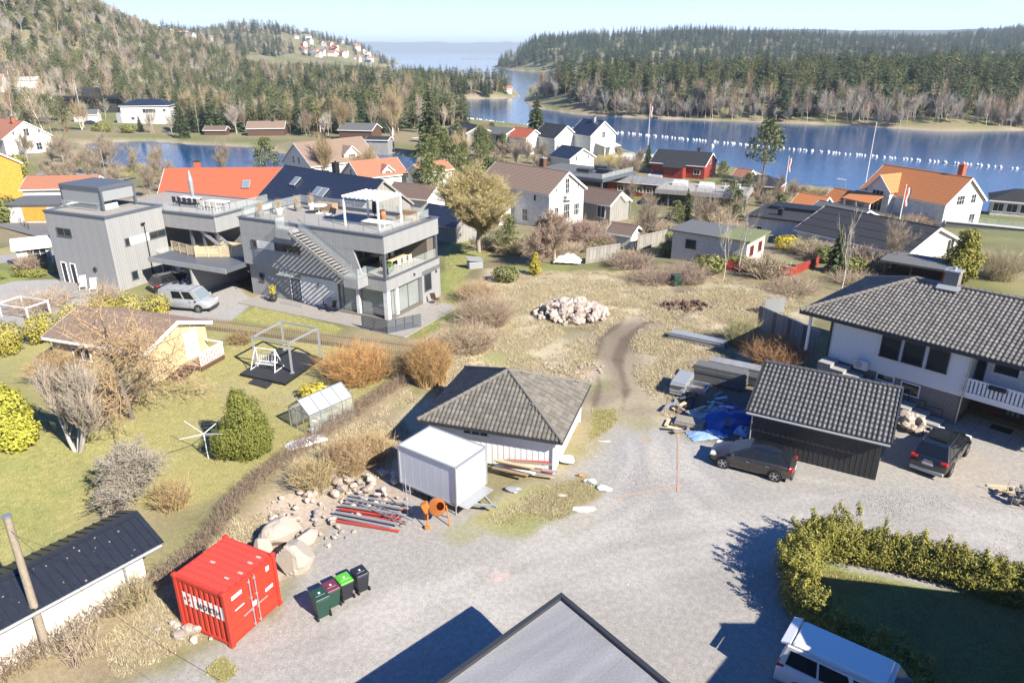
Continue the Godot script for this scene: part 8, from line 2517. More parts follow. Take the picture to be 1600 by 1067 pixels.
func make_bay() -> void:
	var b := B.new()
	b.lathe(Vector3(0, -0.35, 0), [[0.0, 0.0], [0.35, 0.08], [0.55, 0.35], [0.55, 0.6], [0.38, 0.85], [0.14, 0.98], [0.12, 1.12], [0.2, 1.2], [0.0, 1.3]], 10)
	var m := b.mesh()
	rng.seed = 910
	var pts := [Vector3(-28, SEA, -345), Vector3(0, SEA, -305), Vector3(38.8, SEA, -273.3), Vector3(82, SEA, -228), Vector3(129.6, SEA, -184.8), Vector3(146, SEA, -170)]
	for i in pts.size() - 1:
		var n := int(pts[i].distance_to(pts[i + 1]) / 1.1)
		for k in n:
			var o := obj(self, numbered("float_buoy"), m, M.white)
			o.position = pts[i].lerp(pts[i + 1], (k + rr(-0.2, 0.2)) / n) + Vector3(rr(-0.9, 0.9), 0, rr(-0.9, 0.9))
			o.scale = Vector3.ONE * rr(0.5, 0.8)
			tag(o, "white float in the long line of floats across the bay", "buoy", "floats across the bay")
	for k in [[Vector3(63, SEA, -232), "single white buoy just beyond the line of floats"], [Vector3(210, SEA, -262), "lone pale buoy near the far shore"], [Vector3(196, SEA, -218), "lone pale buoy out on the dark water"]]:
		var o := obj(self, numbered("mooring_buoy"), m, M.white)
		o.position = k[0]
		tag(o, k[1], "buoy")
	var sk := B.new()
	for i in 10:
		sk.lathe(Vector3(-160 + i * 13.0, SEA - 1.0, -2600 + rr(-6, 6)), [[14.0, 0.0], [10.0, 1.6 + rr(0, 1.2)], [0.0, 2.6 + rr(0, 1.0)]], 7)
	one("skerry", sk, M.stone_grey, "low dark skerry far out on the open fjord", "islet")
	var j := thing("jetty", "pale floating jetty at the left end of the bay", "jetty", Vector3(-20, SEA + 0.3, -262), 40)
	for i in 12:
		flat_box(j, "plank_section", Vector3(-18 + i * 2.0, 0, -1), Vector3(-16.05 + i * 2.0, 0.25, 1), M.roof_light)

# ---------------------------------------------------------------- vehicles
func wheel(t: Node3D, at: Vector3, r: float, side: float, rim: Material) -> void:
	var ax := Vector3(0, 0, side)
	var b := B.new()
	b.lathe(at - ax * 0.11, [[r * 0.6, 0.0], [r * 0.96, 0.0], [r, 0.04], [r, 0.18], [r * 0.96, 0.215], [r * 0.72, 0.225]], 18, ax)
	var o := part(t, "wheel", b, M.rubber)
	b = B.new()
	b.lathe(at + ax * 0.07, [[r * 0.72, 0.04], [r * 0.66, 0.02], [r * 0.62, -0.03], [0.0, -0.03]], 18, ax)
	part(o, "rim_dish", b, M.dark_trim)
	b = B.new()
	for k in 5:
		var a := TAU * k / 5.0
		var d := Vector3(cos(a), sin(a), 0)
		b.beam(at + ax * 0.09 + d * r * 0.08, at + ax * 0.085 + d * r * 0.68, r * 0.2, 0.03, ax)
	b.lathe(at + ax * 0.08, [[r * 0.74, 0.0], [r * 0.74, 0.03], [r * 0.66, 0.03]], 18, ax)
	b.lathe(at + ax * 0.09, [[r * 0.16, 0.0], [r * 0.14, 0.025], [0.0, 0.03]], 10, ax)
	part(o, "rim", b, rim)

# o: L, W, st = stations [x, bottom, belt, half width], cab = [rear belt x, rear roof x, front roof x, front belt x, roof y, roof half width, belt y], panes = side pane edges 0..1
func car(t: Node3D, o: Dictionary) -> void:
	var paint: Material = o.paint
	var st: Array = o.st
	var ring := func(s: Array) -> Array:
		var w: float = s[3]
		var y0: float = s[1]
		var y1: float = s[2]
		var p := []
		for k in [[0.80, 0.0], [0.94, 0.06], [0.985, 0.25], [1.0, 0.55], [0.97, 0.84], [0.90, 0.96], [0.62, 1.0], [0.0, 1.03]]:
			p.append(Vector3(s[0], y0 + (y1 - y0) * k[1], w * k[0]))
		for k in range(6, -1, -1):
			p.append(Vector3(p[k].x, p[k].y, -p[k].z))
		return p
	var b := B.new()
	for i in st.size() - 1:
		var a: Array = ring.call(st[i])
		var c: Array = ring.call(st[i + 1])
		for k in a.size() - 1:
			b.quad(a[k], c[k], c[k + 1], a[k + 1])
		b.quad(a[a.size() - 1], c[c.size() - 1], c[0], a[0])
	for e in [0, st.size() - 1]:
		var a: Array = ring.call(st[e])
		var mid := Vector3(st[e][0] + (-0.04 if e == 0 else 0.04), (st[e][1] + st[e][2]) * 0.5, 0)
		for k in a.size():
			var q: Vector3 = a[(k + 1) % a.size()]
			if e == 0: b.tri(mid, a[k], q)
			else: b.tri(mid, q, a[k])
	var body := obj(t, "body", b.smooth(), paint)
	var c: Array = o.cab
	var by: float = c[6]
	var ry: float = c[4]
	var bw: float = o.W * 0.5 * 0.93
	var rw: float = c[5]
	var lo := [Vector3(c[0], by, bw * 0.96), Vector3(c[3], by, bw * 0.96), Vector3(c[3], by, -bw * 0.96), Vector3(c[0], by, -bw * 0.96)]
	var hi := [Vector3(c[1], ry, rw), Vector3(c[2], ry, rw), Vector3(c[2], ry, -rw), Vector3(c[1], ry, -rw)]
	b = B.new()
	for i in 4:
		var j := (i + 1) % 4
		b.quad(lo[i], lo[j], hi[j], hi[i])
	var roofp := []
	for i in 9:
		var u := i / 8.0
		roofp.append(Vector3(lerpf(c[1], c[2], u), ry + 0.07 * sin(PI * clampf(u * 1.0, 0, 1)) , 0))
	for i in 8:
		for s in [-1.0, 1.0]:
			var p0: Vector3 = roofp[i]
			var p1: Vector3 = roofp[i + 1]
			var e0 := Vector3(p0.x, ry + (p0.y - ry) * 0.35, rw * s)
			var e1 := Vector3(p1.x, ry + (p1.y - ry) * 0.35, rw * s)
			var m0 := Vector3(p0.x, p0.y, rw * 0.7 * s)
			var m1 := Vector3(p1.x, p1.y, rw * 0.7 * s)
			if s > 0:
				b.quad(e0, e1, m1, m0)
				b.quad(m0, m1, p1, p0)
			else:
				b.quad(e1, e0, m0, m1)
				b.quad(m1, m0, p0, p1)
	obj(body, "cabin", b.mesh(), o.get("roof_paint", paint))
	var quad_on := func(a: Vector3, b2: Vector3, c2: Vector3, d: Vector3, u0: float, u1: float, v0: float, v1: float, called: String, mt: Material) -> void:
		var f := func(u: float, v: float) -> Vector3: return a.lerp(b2, u).lerp(d.lerp(c2, u), v)
		var n := (b2 - a).cross(d - a).normalized()
		var g := B.new()
		g.slab([f.call(u0, v0) + n * 0.012, f.call(u1, v0) + n * 0.012, f.call(u1, v1) + n * 0.012, f.call(u0, v1) + n * 0.012], 0.01, n)
		part(t, called, g, mt)
	quad_on.call(lo[1], lo[2], hi[2], hi[1], 0.04, 0.96, 0.04, 0.94, "windscreen", M.pane_pale if o.get("pale_screen", false) else M.car_glass)
	quad_on.call(lo[3], lo[0], hi[0], hi[3], 0.08, 0.92, 0.12, 0.9, "rear_window", M.car_glass)
	for k in o.panes:
		quad_on.call(lo[0], lo[1], hi[1], hi[0], k[0], k[1], 0.08, 0.86, "side_window", M.car_glass)
		quad_on.call(lo[2], lo[3], hi[3], hi[2], 1.0 - k[1], 1.0 - k[0], 0.08, 0.86, "side_window", M.car_glass)
	var xr: float = st[0][0]
	var xf: float = st[st.size() - 1][0]
	var W: float = o.W
	var r: float = o.get("r", 0.33)
	for s in [-1.0, 1.0]:
		for x in o.axles:
			var ar := B.new()
			ar.lathe(Vector3(x, r + 0.02, s * (W * 0.5 - 0.05)), [[r + 0.07, 0.0], [r + 0.06, 0.058], [0.0, 0.062]], 18, Vector3(0, 0, s))
			part(t, "wheel_arch", ar, M.rubber)
			wheel(t, Vector3(x, r, s * (W * 0.5 - 0.075)), r, s, o.get("rim", M.alloy))
		var l := B.new()
		l.bev(Vector3(xr + 0.13, o.tail, s * W * 0.375), Vector3(0.26, 0.16, W * 0.19), 0.03)
		part(t, "tail_light", l, M.tail_red)
		pv(t, "headlight", Vector3(xf - 0.24, o.head, s * W * 0.36), Vector3(0.34, 0.13, W * 0.17), 0.03, M.lamp_clear)
		pv(t, "mirror", Vector3(c[3] - 0.25, by + 0.1, s * (W * 0.5 + 0.07)), Vector3(0.16, 0.15, 0.22), 0.03, paint)
		for x in o.get("handles", []):
			pv(t, "door_handle", Vector3(x, by - 0.16, s * W * 0.5), Vector3(0.2, 0.035, 0.04), 0.008, M.chrome)
			pb(t, "door_seam", Vector3(x - 0.12, by - 0.36, s * (W * 0.5 - 0.012)), Vector3(0.012, 0.66, 0.02), M.rubber)
	pb(t, "number_plate", Vector3(xr - 0.05, o.tail - 0.2, 0), Vector3(0.02, 0.12, 0.52), M.plate_white)
	var bp := B.new()
	bp.bev(Vector3(xr + 0.03, 0.38, 0), Vector3(0.14, 0.22, W * 0.86), 0.04)
	part(t, "rear_bumper", bp, o.get("bumper", M.dark_trim))
	pv(t, "front_bumper", Vector3(xf - 0.03, 0.36, 0), Vector3(0.14, 0.2, W * 0.8), 0.04, M.dark_trim)

func yaw_to(a: Vector3, b: Vector3) -> float:
	return rad_to_deg(atan2(-(b.z - a.z), b.x - a.x))

func make_vehicles() -> void:
	var hatch := {"W": 1.78, "paint": M.car_brown, "st": [[-2.16, 0.38, 0.86, 0.72], [-2.05, 0.28, 0.98, 0.82], [-1.5, 0.2, 1.02, 0.885], [0.0, 0.19, 0.98, 0.89], [0.9, 0.19, 0.96, 0.885], [1.5, 0.22, 0.88, 0.87], [2.0, 0.28, 0.74, 0.78], [2.18, 0.36, 0.64, 0.6]], "cab": [-2.0, -1.45, 0.15, 1.15, 1.48, 0.60, 0.95], "panes": [[0.14, 0.36], [0.39, 0.63], [0.655, 0.9]], "axles": [-1.32, 1.38], "tail": 0.84, "head": 0.70, "handles": [0.1, -0.9], "roof_paint": M.car_black}
	var t := thing("hatchback_car", "dark brown hatchback with black roof beside the black garage", "car", gp(12.67, -32.84) + Vector3(0.35, 0, -0.75), yaw_to(gp(13.91, -32.16), gp(11.43, -33.53)))
	car(t, hatch)
	var suv := {"W": 1.92, "paint": M.car_black, "st": [[-2.42, 0.42, 0.95, 0.82], [-2.3, 0.32, 1.08, 0.9], [-1.6, 0.26, 1.10, 0.955], [0.5, 0.25, 1.08, 0.96], [1.2, 0.26, 1.05, 0.95], [1.9, 0.3, 0.98, 0.92], [2.3, 0.36, 0.86, 0.82], [2.42, 0.42, 0.76, 0.7]], "cab": [-2.2, -1.75, 0.25, 1.15, 1.66, 0.64, 1.06], "panes": [[0.10, 0.30], [0.33, 0.6], [0.63, 0.88]], "axles": [-1.45, 1.48], "r": 0.37, "tail": 0.98, "head": 0.82, "handles": [0.2, -0.8], "bumper": M.galv}
	var a := (gp(21.48, -33.09) + gp(22.88, -31.74)) * 0.5
	t = thing("suv_car", "black sport utility car with rear towards the yard", "car", a + Vector3(1.5, 0, -2.0), 45.0)
	car(t, suv)
	for s in [-1.0, 1.0]:
		var rr2 := B.new()
		rr2.tube(Vector3(-1.7, 1.75, 0.62 * s), Vector3(0.2, 1.75, 0.62 * s), 0.025, 0.025, 6)
		part(t, "roof_rail", rr2, M.chrome)
	var gl := B.new()
	gl.slab([Vector3(-1.3, 1.755, 0.45), Vector3(0.1, 1.755, 0.45), Vector3(0.1, 1.755, -0.45), Vector3(-1.3, 1.755, -0.45)], 0.01)
	part(t, "sunroof", gl, M.car_glass)
	var rg := B.new()
	for k in 4:
		rg.lathe(Vector3(-2.475, 0.96, -0.15 + 0.1 * k), [[0.062, 0.0], [0.062, 0.012], [0.045, 0.012], [0.045, 0.0]], 12, Vector3(-1, 0, 0))
	part(t, "rear_emblem", rg, M.chrome)
	var van := {"W": 1.9, "paint": M.car_white, "st": [[-2.42, 0.4, 1.05, 0.9], [-2.34, 0.3, 1.12, 0.94], [0.9, 0.26, 1.12, 0.95], [1.7, 0.28, 1.10, 0.93], [2.3, 0.36, 0.92, 0.84], [2.46, 0.44, 0.76, 0.72]], "cab": [-2.36, -2.18, 1.05, 1.75, 1.88, 0.76, 1.10], "panes": [[0.05, 0.31], [0.33, 0.6], [0.65, 0.88]], "axles": [-1.5, 1.5], "tail": 1.02, "head": 0.86, "handles": [0.85], "bumper": M.car_white, "pale_screen": true}
	t = thing("camper_van", "white camper van with dark windows at the bottom right", "van", Vector3(11.75, 0, -18.35), yaw_to(Vector3(9.52, 0, -19.58), Vector3(12.27, 0, -17.45)))
	car(t, van)
	var rp := B.new()
	rp.bev(Vector3(-0.55, 1.98, 0), Vector3(3.0, 0.1, 1.36), 0.05)
	part(t, "pop_up_roof", rp, M.car_white)
	rp = B.new()
	rp.beam(Vector3(-2.42, 1.9, 0), Vector3(-2.12, 2.0, 0), 1.46, 0.07, Vector3(0, 1, 0))
	part(t, "roof_spoiler", rp, M.car_white)
	var est := hatch.duplicate()
	est.merge({"paint": M.car_black, "roof_paint": M.car_black, "cab": [-2.1, -1.75, 0.2, 1.1, 1.55, 0.62, 0.98]}, true)
	t = thing("estate_car", "black car parked before the left modern house with lit red tail lamp", "car", (gp(-33.09, -63.03) + gp(-30.62, -65.94)) * 0.5 + Vector3(-0.2, 0, -0.9), yaw_to(gp(-33.09, -63.03), gp(-30.62, -65.94)))
	car(t, est)
	var sv := van.duplicate()
	sv.merge({"paint": M.car_silver, "bumper": M.dark_trim, "panes": [[0.36, 0.6], [0.65, 0.88]]}, true)
	t = thing("silver_van", "silver delivery van with roof bars behind the picket fence", "van", (gp(-31.02, -59.15) + gp(-25.88, -58.16)) * 0.5 + Vector3(0.1, 0, -0.9), yaw_to(gp(-31.02, -59.15), gp(-25.88, -58.16)))
	car(t, sv)
	for i in 5:
		var bar := B.new()
		bar.beam(Vector3(-1.9 + i * 0.68, 2.0, -0.78), Vector3(-1.9 + i * 0.68, 2.0, 0.78), 0.05, 0.05)
		part(t, "roof_bar", bar, M.galv)
	var cc := hatch.duplicate()
	cc.merge({"paint": M.car_silver, "roof_paint": M.car_silver}, true)
	t = thing("compact_car", "silver car parked deep inside the carport", "car", Vector3(-30.5, 0, -67.0), 62.0)
	car(t, cc)
	cc = hatch.duplicate()
	cc.merge({"paint": M.car_blue, "roof_paint": M.car_blue}, true)
	t = thing("compact_car", "dark blue car beside the hip roofed house across the pond", "car", at_ground(-160, -284), 10.0)
	car(t, cc)

# ---------------------------------------------------------------- things in the yard and garden
func make_yard() -> void:
	var t := thing("shipping_container", "red steel shipping container with white lettered panel", "container", Vector3(-11.2, 0, -22.6), -26.0)
	var hx := 1.26
	var hz := 1.26
	var H := 2.42
	var fr := B.new()
	for x in [-1.0, 1.0]:
		for z in [-1.0, 1.0]:
			fr.box(Vector3(hx * x, H * 0.5 + 0.06, hz * z), Vector3(0.14, H, 0.14))
			fr.bev(Vector3(hx * x, H + 0.09, hz * z), Vector3(0.2, 0.12, 0.2), 0.02)
			fr.box(Vector3(hx * x, 0.08, hz * z), Vector3(0.19, 0.14, 0.19))
	for s in [-1.0, 1.0]:
		for y in [0.14, H]:
			fr.box(Vector3(0, y, hz * s), Vector3(hx * 2 - 0.14, 0.13, 0.1))
			fr.box(Vector3(hx * s, y, 0), Vector3(0.1, 0.13, hz * 2 - 0.14))
	part(t, "frame", fr, M.container_red)
	var corr := func(b: B, a: Vector3, e: Vector3, up: Vector3, out: Vector3, n: int) -> void:
		for i in n:
			var p := a.lerp(e, float(i) / n)
			var w := (e - a) / n
			var d := out * 0.05
			b.quad(p - d, p + w * 0.28 - d, p + w * 0.28 - d + up, p - d + up)
			b.quad(p + w * 0.28 - d, p + w * 0.42 + d * 0.4, p + w * 0.42 + d * 0.4 + up, p + w * 0.28 - d + up)
			b.quad(p + w * 0.42 + d * 0.4, p + w * 0.86 + d * 0.4, p + w * 0.86 + d * 0.4 + up, p + w * 0.42 + d * 0.4 + up)
			b.quad(p + w * 0.86 + d * 0.4, p + w - d, p + w - d + up, p + w * 0.86 + d * 0.4 + up)
	var b := B.new()
	corr.call(b, Vector3(-hx, 0.2, hz), Vector3(hx, 0.2, hz), Vector3(0, H - 0.26, 0), Vector3(0, 0, 1), 9)
	part(t, "side_wall", b, M.container_red)
	b = B.new()
	corr.call(b, Vector3(hx, 0.2, -hz), Vector3(-hx, 0.2, -hz), Vector3(0, H - 0.26, 0), Vector3(0, 0, -1), 9)
	corr.call(b, Vector3(-hx, 0.2, -hz), Vector3(-hx, 0.2, hz), Vector3(0, H - 0.26, 0), Vector3(-1, 0, 0), 9)
	part(t, "rear_walls", b, M.container_red)
	b = B.new()
	corr.call(b, Vector3(-hx, H + 0.06, hz), Vector3(-hx, H + 0.06, -hz), Vector3(hx * 2, 0, 0), Vector3(0, 1, 0), 8)
	part(t, "roof", b, M.container_roof)
	for k in [[-0.5, 0.1], [0.7, 0.55], [0.95, 0.1], [0.85, -0.5], [0.9, -0.9]]:
		pb(t, "scuff_patch", Vector3(k[0], H + 0.083, k[1]), Vector3(0.22, 0.006, 0.1), M.chip_pink)
	for s in [-1.0, 1.0]:
		b = B.new()
		b.box(Vector3(hx + 0.02, H * 0.5 + 0.07, 0.595 * s), Vector3(0.06, H - 0.2, 1.16))
		for y in [0.7, 1.3, 1.9]:
			b.box(Vector3(hx + 0.055, y, 0.62 * s), Vector3(0.02, 0.06, 1.0))
		var d := part(t, "door", b, M.container_red)
		b = B.new()
		b.tube(Vector3(hx + 0.11, 0.14, 0.14 * s), Vector3(hx + 0.11, H - 0.02, 0.14 * s), 0.022, 0.022, 7)
		for y in [0.25, 0.9, 1.5, 2.25]:
			b.box(Vector3(hx + 0.09, y, 0.14 * s), Vector3(0.06, 0.07, 0.09))
		b.beam(Vector3(hx + 0.12, 1.02, 0.14 * s), Vector3(hx + 0.12, 1.0, 0.62 * s), 0.03, 0.045)
		part(d, "lock_rod", b, M.galv)
	for k in [[2.1, 0.75, 0.16, 0.5], [2.15, -0.85, 0.2, 0.16], [1.25, -0.8, 0.14, 0.4], [1.5, 0.7, 0.05, 0.45], [1.12, 0.0, 0.22, 0.2]]:
		pb(t, "door_sticker", Vector3(hx + 0.075, k[0], k[1]), Vector3(0.012, k[2], k[3]), M.sign_white)
	b = B.new()
	for i in 8:
		var x0 := -0.98 + i * 0.28
		b.box(Vector3(x0 + 0.08, 1.52, hz + 0.028), Vector3(0.165, 0.62, 0.008))
	part(t, "white_panel", b, M.sign_white)
	b = B.new()
	for k in [[-0.95, 0.0], [-0.72, 0.12], [-0.72, -0.12]]:
		b.box(Vector3(k[0] + 0.06, 1.52 + k[1], hz + 0.034), Vector3(0.10, 0.13, 0.006))
	part(t, "red_emblem", b, M.container_red)
	var tm := TextMesh.new()
	tm.text = "NORTH"
	tm.font_size = 40
	tm.pixel_size = 0.0088
	tm.depth = 0.012
	obj(t, "lettering", tm, M.sign_black).position = Vector3(0.36, 1.47, hz + 0.036)
	var bins := [[gp(-7.4, -22.36), M.bin_green, M.bin_green, "dark green wheelie bin nearest the container", 1.0], [gp(-7.09, -22.93), M.bin_green, M.bin_maroon, "green wheelie bin with maroon lid", 0.92], [gp(-6.64, -23.37), M.bin_black, M.bin_lime, "black wheelie bin with bright green lid", 0.92], [gp(-6.09, -23.82), M.bin_black, M.bin_black, "black wheelie bin with black lid at the end of the row", 0.92]]
	for k in bins:
		var bt := thing("wheelie_bin", k[3], "bin", k[0] + Vector3(-0.25, 0, -0.25), -52.0, "row of wheelie bins")
		var s: float = k[4]
		bt.scale = Vector3.ONE * s
		b = B.new()
		var lo := [Vector3(-0.24, 0.05, 0.22), Vector3(0.24, 0.05, 0.22), Vector3(0.24, 0.05, -0.22), Vector3(-0.24, 0.05, -0.22)]
		var hi := [Vector3(-0.34, 0.95, 0.29), Vector3(0.32, 0.95, 0.29), Vector3(0.32, 0.95, -0.29), Vector3(-0.34, 0.95, -0.29)]
		b.hexa(lo + hi)
		b.bev(Vector3(-0.01, 0.95, 0), Vector3(0.72, 0.06, 0.62), 0.02)
		part(bt, "body", b, k[1])
		b = B.new()
		b.bev(Vector3(-0.02, 1.01, 0), Vector3(0.74, 0.07, 0.62), 0.03)
		b.bev(Vector3(-0.1, 1.05, 0), Vector3(0.46, 0.04, 0.44), 0.02)
		part(bt, "lid", b, k[2])
		b = B.new()
		b.tube(Vector3(0.4, 1.0, -0.24), Vector3(0.4, 1.0, 0.24), 0.018, 0.018, 6)
		b.beam(Vector3(0.32, 0.98, -0.24), Vector3(0.4, 1.0, -0.24), 0.03, 0.03)
		b.beam(Vector3(0.32, 0.98, 0.24), Vector3(0.4, 1.0, 0.24), 0.03, 0.03)
		part(bt, "handle", b, k[1])
		for z in [-0.27, 0.27]:
			b = B.new()
			b.lathe(Vector3(0.27, 0.11, z - 0.03), [[0.0, 0.0], [0.11, 0.0], [0.11, 0.06], [0.0, 0.06]], 12, Vector3(0, 0, 1))
			part(bt, "wheel", b, M.rubber)
		b = B.new()
		b.box(Vector3(0.29, 0.8, 0.02), Vector3(0.012, 0.08, 0.12), Basis(Vector3(0, 0, 1), 0.09))
		b.box(Vector3(-0.02, 1.075, 0.0), Vector3(0.1, 0.008, 0.08))
		part(bt, "sticker", b, M.sign_white)
	t = thing("box_trailer", "white box trailer standing before the hip roofed shed", "trailer", Vector3(-3.5, 0, -31.2), -35.4)
	pb(t, "box", Vector3(0, 1.62, 0), Vector3(3.66, 2.1, 2.36), M.alu_white)
	pb(t, "roof", Vector3(0, 2.69, 0), Vector3(3.6, 0.05, 2.3), M.plastic_sheet)
	b = B.new()
	for s in [-1.0, 1.0]:
		b.box(Vector3(0, 2.69, 1.18 * s), Vector3(3.74, 0.1, 0.1))
		b.box(Vector3(1.84 * s, 2.69, 0), Vector3(0.1, 0.1, 2.26))
		b.box(Vector3(0, 0.57, 1.18 * s), Vector3(3.7, 0.1, 0.06))
		for q in [-1.0, 1.0]:
			b.box(Vector3(1.84 * q, 1.62, 1.19 * s), Vector3(0.09, 2.12, 0.09))
	part(t, "edge_trim", b, M.galv)
	for s in [-1.0, 1.0]:
		pb(t, "door", Vector3(1.845, 1.65, 0.55 * s), Vector3(0.04, 1.95, 0.95), M.alu_white)
	for i in 7:
		pb(t, "panel_seam", Vector3(-1.5 + i * 0.5, 1.62, 1.181), Vector3(0.012, 1.98, 0.006), M.alu_white)
	b = B.new()
	b.box(Vector3(0, 0.48, 0), Vector3(3.5, 0.12, 0.9))
	b.beam(Vector3(1.7, 0.48, 0.7), Vector3(3.1, 0.44, 0.05), 0.08, 0.12)
	b.beam(Vector3(1.7, 0.48, -0.7), Vector3(3.1, 0.44, -0.05), 0.08, 0.12)
	b.box(Vector3(2.1, 0.53, 0), Vector3(0.6, 0.04, 2.1))
	b.box(Vector3(3.2, 0.48, 0), Vector3(0.4, 0.1, 0.12))
	part(t, "drawbar", b, M.galv)
	for s in [-1.0, 1.0]:
		for x in [-0.4, 0.35]:
			b = B.new()
			b.lathe(Vector3(x, 0.31, s * 0.98), [[0.0, -0.1], [0.31, -0.1], [0.31, 0.1], [0.18, 0.11], [0.0, 0.06]], 16, Vector3(0, 0, s))
			part(t, "wheel", b, M.rubber)
		for x in [-1.75, 1.75]:
			b = B.new()
			b.tube(Vector3(x, 0.0, 1.12 * s), Vector3(x, 0.6, 1.12 * s), 0.03, 0.03, 7)
			part(t, "prop_leg", b, M.galv)
	for k in [[gp(-5.08, -29.2), 2.0, "left steel prop leaning by the white trailer"], [gp(-4.91, -29.35), 1.5, "right steel prop leaning by the white trailer"]]:
		b = B.new()
		b.tube(Vector3.ZERO, Vector3(-0.05, k[1], -0.2), 0.03, 0.025, 7)
		one("steel_prop", b, M.galv, k[2], "prop", k[0])
	t = thing("concrete_mixer", "orange concrete mixer in front of the white trailer", "concrete mixer", gp(-3.57, -28.39) + Vector3(0, 0, -0.2), 10)
	b = B.new()
	b.lathe(Vector3(0, 0.95, 0), [[0.0, -0.42], [0.22, -0.4], [0.40, -0.16], [0.42, 0.06], [0.24, 0.40], [0.22, 0.44], [0.20, 0.42]], 18, Vector3(0.35, 0.55, 0.75).normalized())
	part(t, "drum", b, M.mixer_orange)
	b = B.new()
	b.lathe(Vector3(0, 0.95, 0), [[0.405, -0.03], [0.45, -0.02], [0.45, 0.03], [0.405, 0.05]], 18, Vector3(0.35, 0.55, 0.75).normalized())
	part(t, "gear_ring", b, M.tile_dark0)
	b = B.new()
	b.bev(Vector3(-0.52, 1.0, 0), Vector3(0.36, 0.5, 0.34), 0.04, Basis(Vector3(0, 0, 1), 0.4))
	part(t, "motor_cover", b, M.mixer_orange)
	for k in [[Vector3(0.45, 0.95, 0.0), Vector3(0.55, 0, 0.3)], [Vector3(0.45, 0.95, 0.0), Vector3(0.55, 0, -0.4)], [Vector3(-0.42, 0.9, 0), Vector3(-0.5, 0.1, 0.35)], [Vector3(-0.42, 0.9, 0), Vector3(-0.5, 0.1, -0.4)]]:
		b = B.new()
		b.tube(k[0], k[1], 0.035, 0.03, 6)
		part(t, "leg", b, M.mixer_orange)
	for z in [0.38, -0.43]:
		b = B.new()
		b.lathe(Vector3(-0.5, 0.13, z - 0.03), [[0.0, 0.0], [0.13, 0.0], [0.13, 0.06], [0.0, 0.06]], 12, Vector3(0, 0, 1))
		part(t, "wheel", b, M.mixer_orange)
	rng.seed = 1001
	for i in 11:
		b = B.new()
		var red := i % 3 == 0 or i == 4
		var dirn := (gp(-5.25, -28.89) - gp(-8.54, -29.78)).normalized().rotated(Vector3.UP, rr(-0.05, 0.05))
		var side := dirn.cross(Vector3.UP)
		var p := gp(-8.48, -29.51) + side * (i - 4) * -0.2 + Vector3(0, 0.1 + 0.09 * (i % 3), 0)
		b.beam(p, p + dirn * rr(2.9, 3.5), 0.12, 0.06)
		b.beam(p + Vector3(0, 0.04, 0) + side * 0.05, p + dirn * 3.0 + Vector3(0, 0.04, 0) + side * 0.05, 0.02, 0.05)
		one("scaffold_beam", b, M.red_steel if red else M.galv, ("red" if red else "grey") + " steel beam in the pile left of the concrete mixer", "beam", Vector3.ZERO, 0, "pile of steel beams")
	for k in [[gp(-7.71, -30.05), gp(-4.85, -28.19), "pale aluminium ladder on top of the steel beam pile"]]:
		t = thing("ladder", k[2], "ladder", k[0] + Vector3(0, 0.34, 0))
		var d2: Vector3 = k[1] - k[0]
		var sd := d2.cross(Vector3.UP).normalized() * 0.2
		for s in [-1.0, 1.0]:
			b = B.new()
			b.beam(sd * s, d2 + sd * s, 0.03, 0.07)
			part(t, "side_rail", b, M.steel)
		for i in 11:
			b = B.new()
			b.beam(d2 * ((i + 0.5) / 11.0) - sd, d2 * ((i + 0.5) / 11.0) + sd, 0.03, 0.03)
			part(t, "rung", b, M.steel)
	for k in [[gp(-10.58, -27.28), Vector3(1.1, 0.85, 0.75), 35.0, "long pale boulder at the top of the boulder group"], [gp(-9.75, -25.72), Vector3(1.1, 1.0, 0.95), -20.0, "largest pink boulder beside the red container"], [gp(-11.25, -26.24), Vector3(0.55, 0.6, 0.5), 0.0, "small boulder just above the red container"], [gp(-9.46, -27.28), Vector3(0.6, 0.4, 0.5), 60.0, "flat pale boulder right of the largest boulder"]]:
		var o := obj(self, numbered("boulder"), rock(1010 + int(k[2]), 0.9, 18), M.stone_pale)
		o.position = k[0] + Vector3(0, k[1].y * 0.45, 0)
		o.rotation.y = deg_to_rad(k[2])
		o.scale = k[1]
		tag(o, k[3], "boulder")
	var rk := []
	for i in 5:
		rk.append(rock(1030 + i, 0.8, 5))
	var smats := [M.stone_pink, M.stone_pale, M.chip_pink, M.chip_pink, M.stone_pink2]
	var heap := func(called: String, label: String, group: String, c: Vector3, rx: float, rz: float, n: int, s0: float, s1: float, hh: float, mats: Array) -> void:
		for i in n:
			var a := rr(0, TAU)
			var q := sqrt(rng.randf())
			var s := rr(s0, s1) * (1.3 - 0.5 * q)
			var o := obj(self, numbered(called), rk[rng.randi_range(0, 4)], mats[rng.randi_range(0, mats.size() - 1)])
			o.position = c + Vector3(cos(a) * q * rx, hh * (1.0 - q * q) * rr(0.5, 1.0) + s * 0.3, sin(a) * q * rz)
			o.rotation = Vector3(rr(-0.4, 0.4), rr(0, TAU), rr(-0.4, 0.4))
			o.scale = Vector3(s, s * rr(0.6, 0.9), s * rr(0.7, 1.1))
			tag(o, label, "stone", group)
	rng.seed = 1040
	heap.call("rubble_stone", "pinkish blasted stone in the heap on the empty lot", "stones of the heap on the lot", gp(5.1, -57.84), 3.1, 2.6, 230, 0.22, 0.62, 1.1, [M.chip_pink, M.stone_pale, M.chip_pink, M.stone_pink])
	heap.call("bank_stone", "broken stone on the bank below the white trailer", "stones on the bank below the trailer", gp(-7.76, -31.45), 3.6, 1.9, 80, 0.08, 0.36, 0.2, smats)
	heap.call("bank_stone", "loose stone strewn beside the boulders", "stones strewn by the boulders", gp(-9.91, -28.99), 2.8, 2.6, 90, 0.05, 0.24, 0.12, smats)
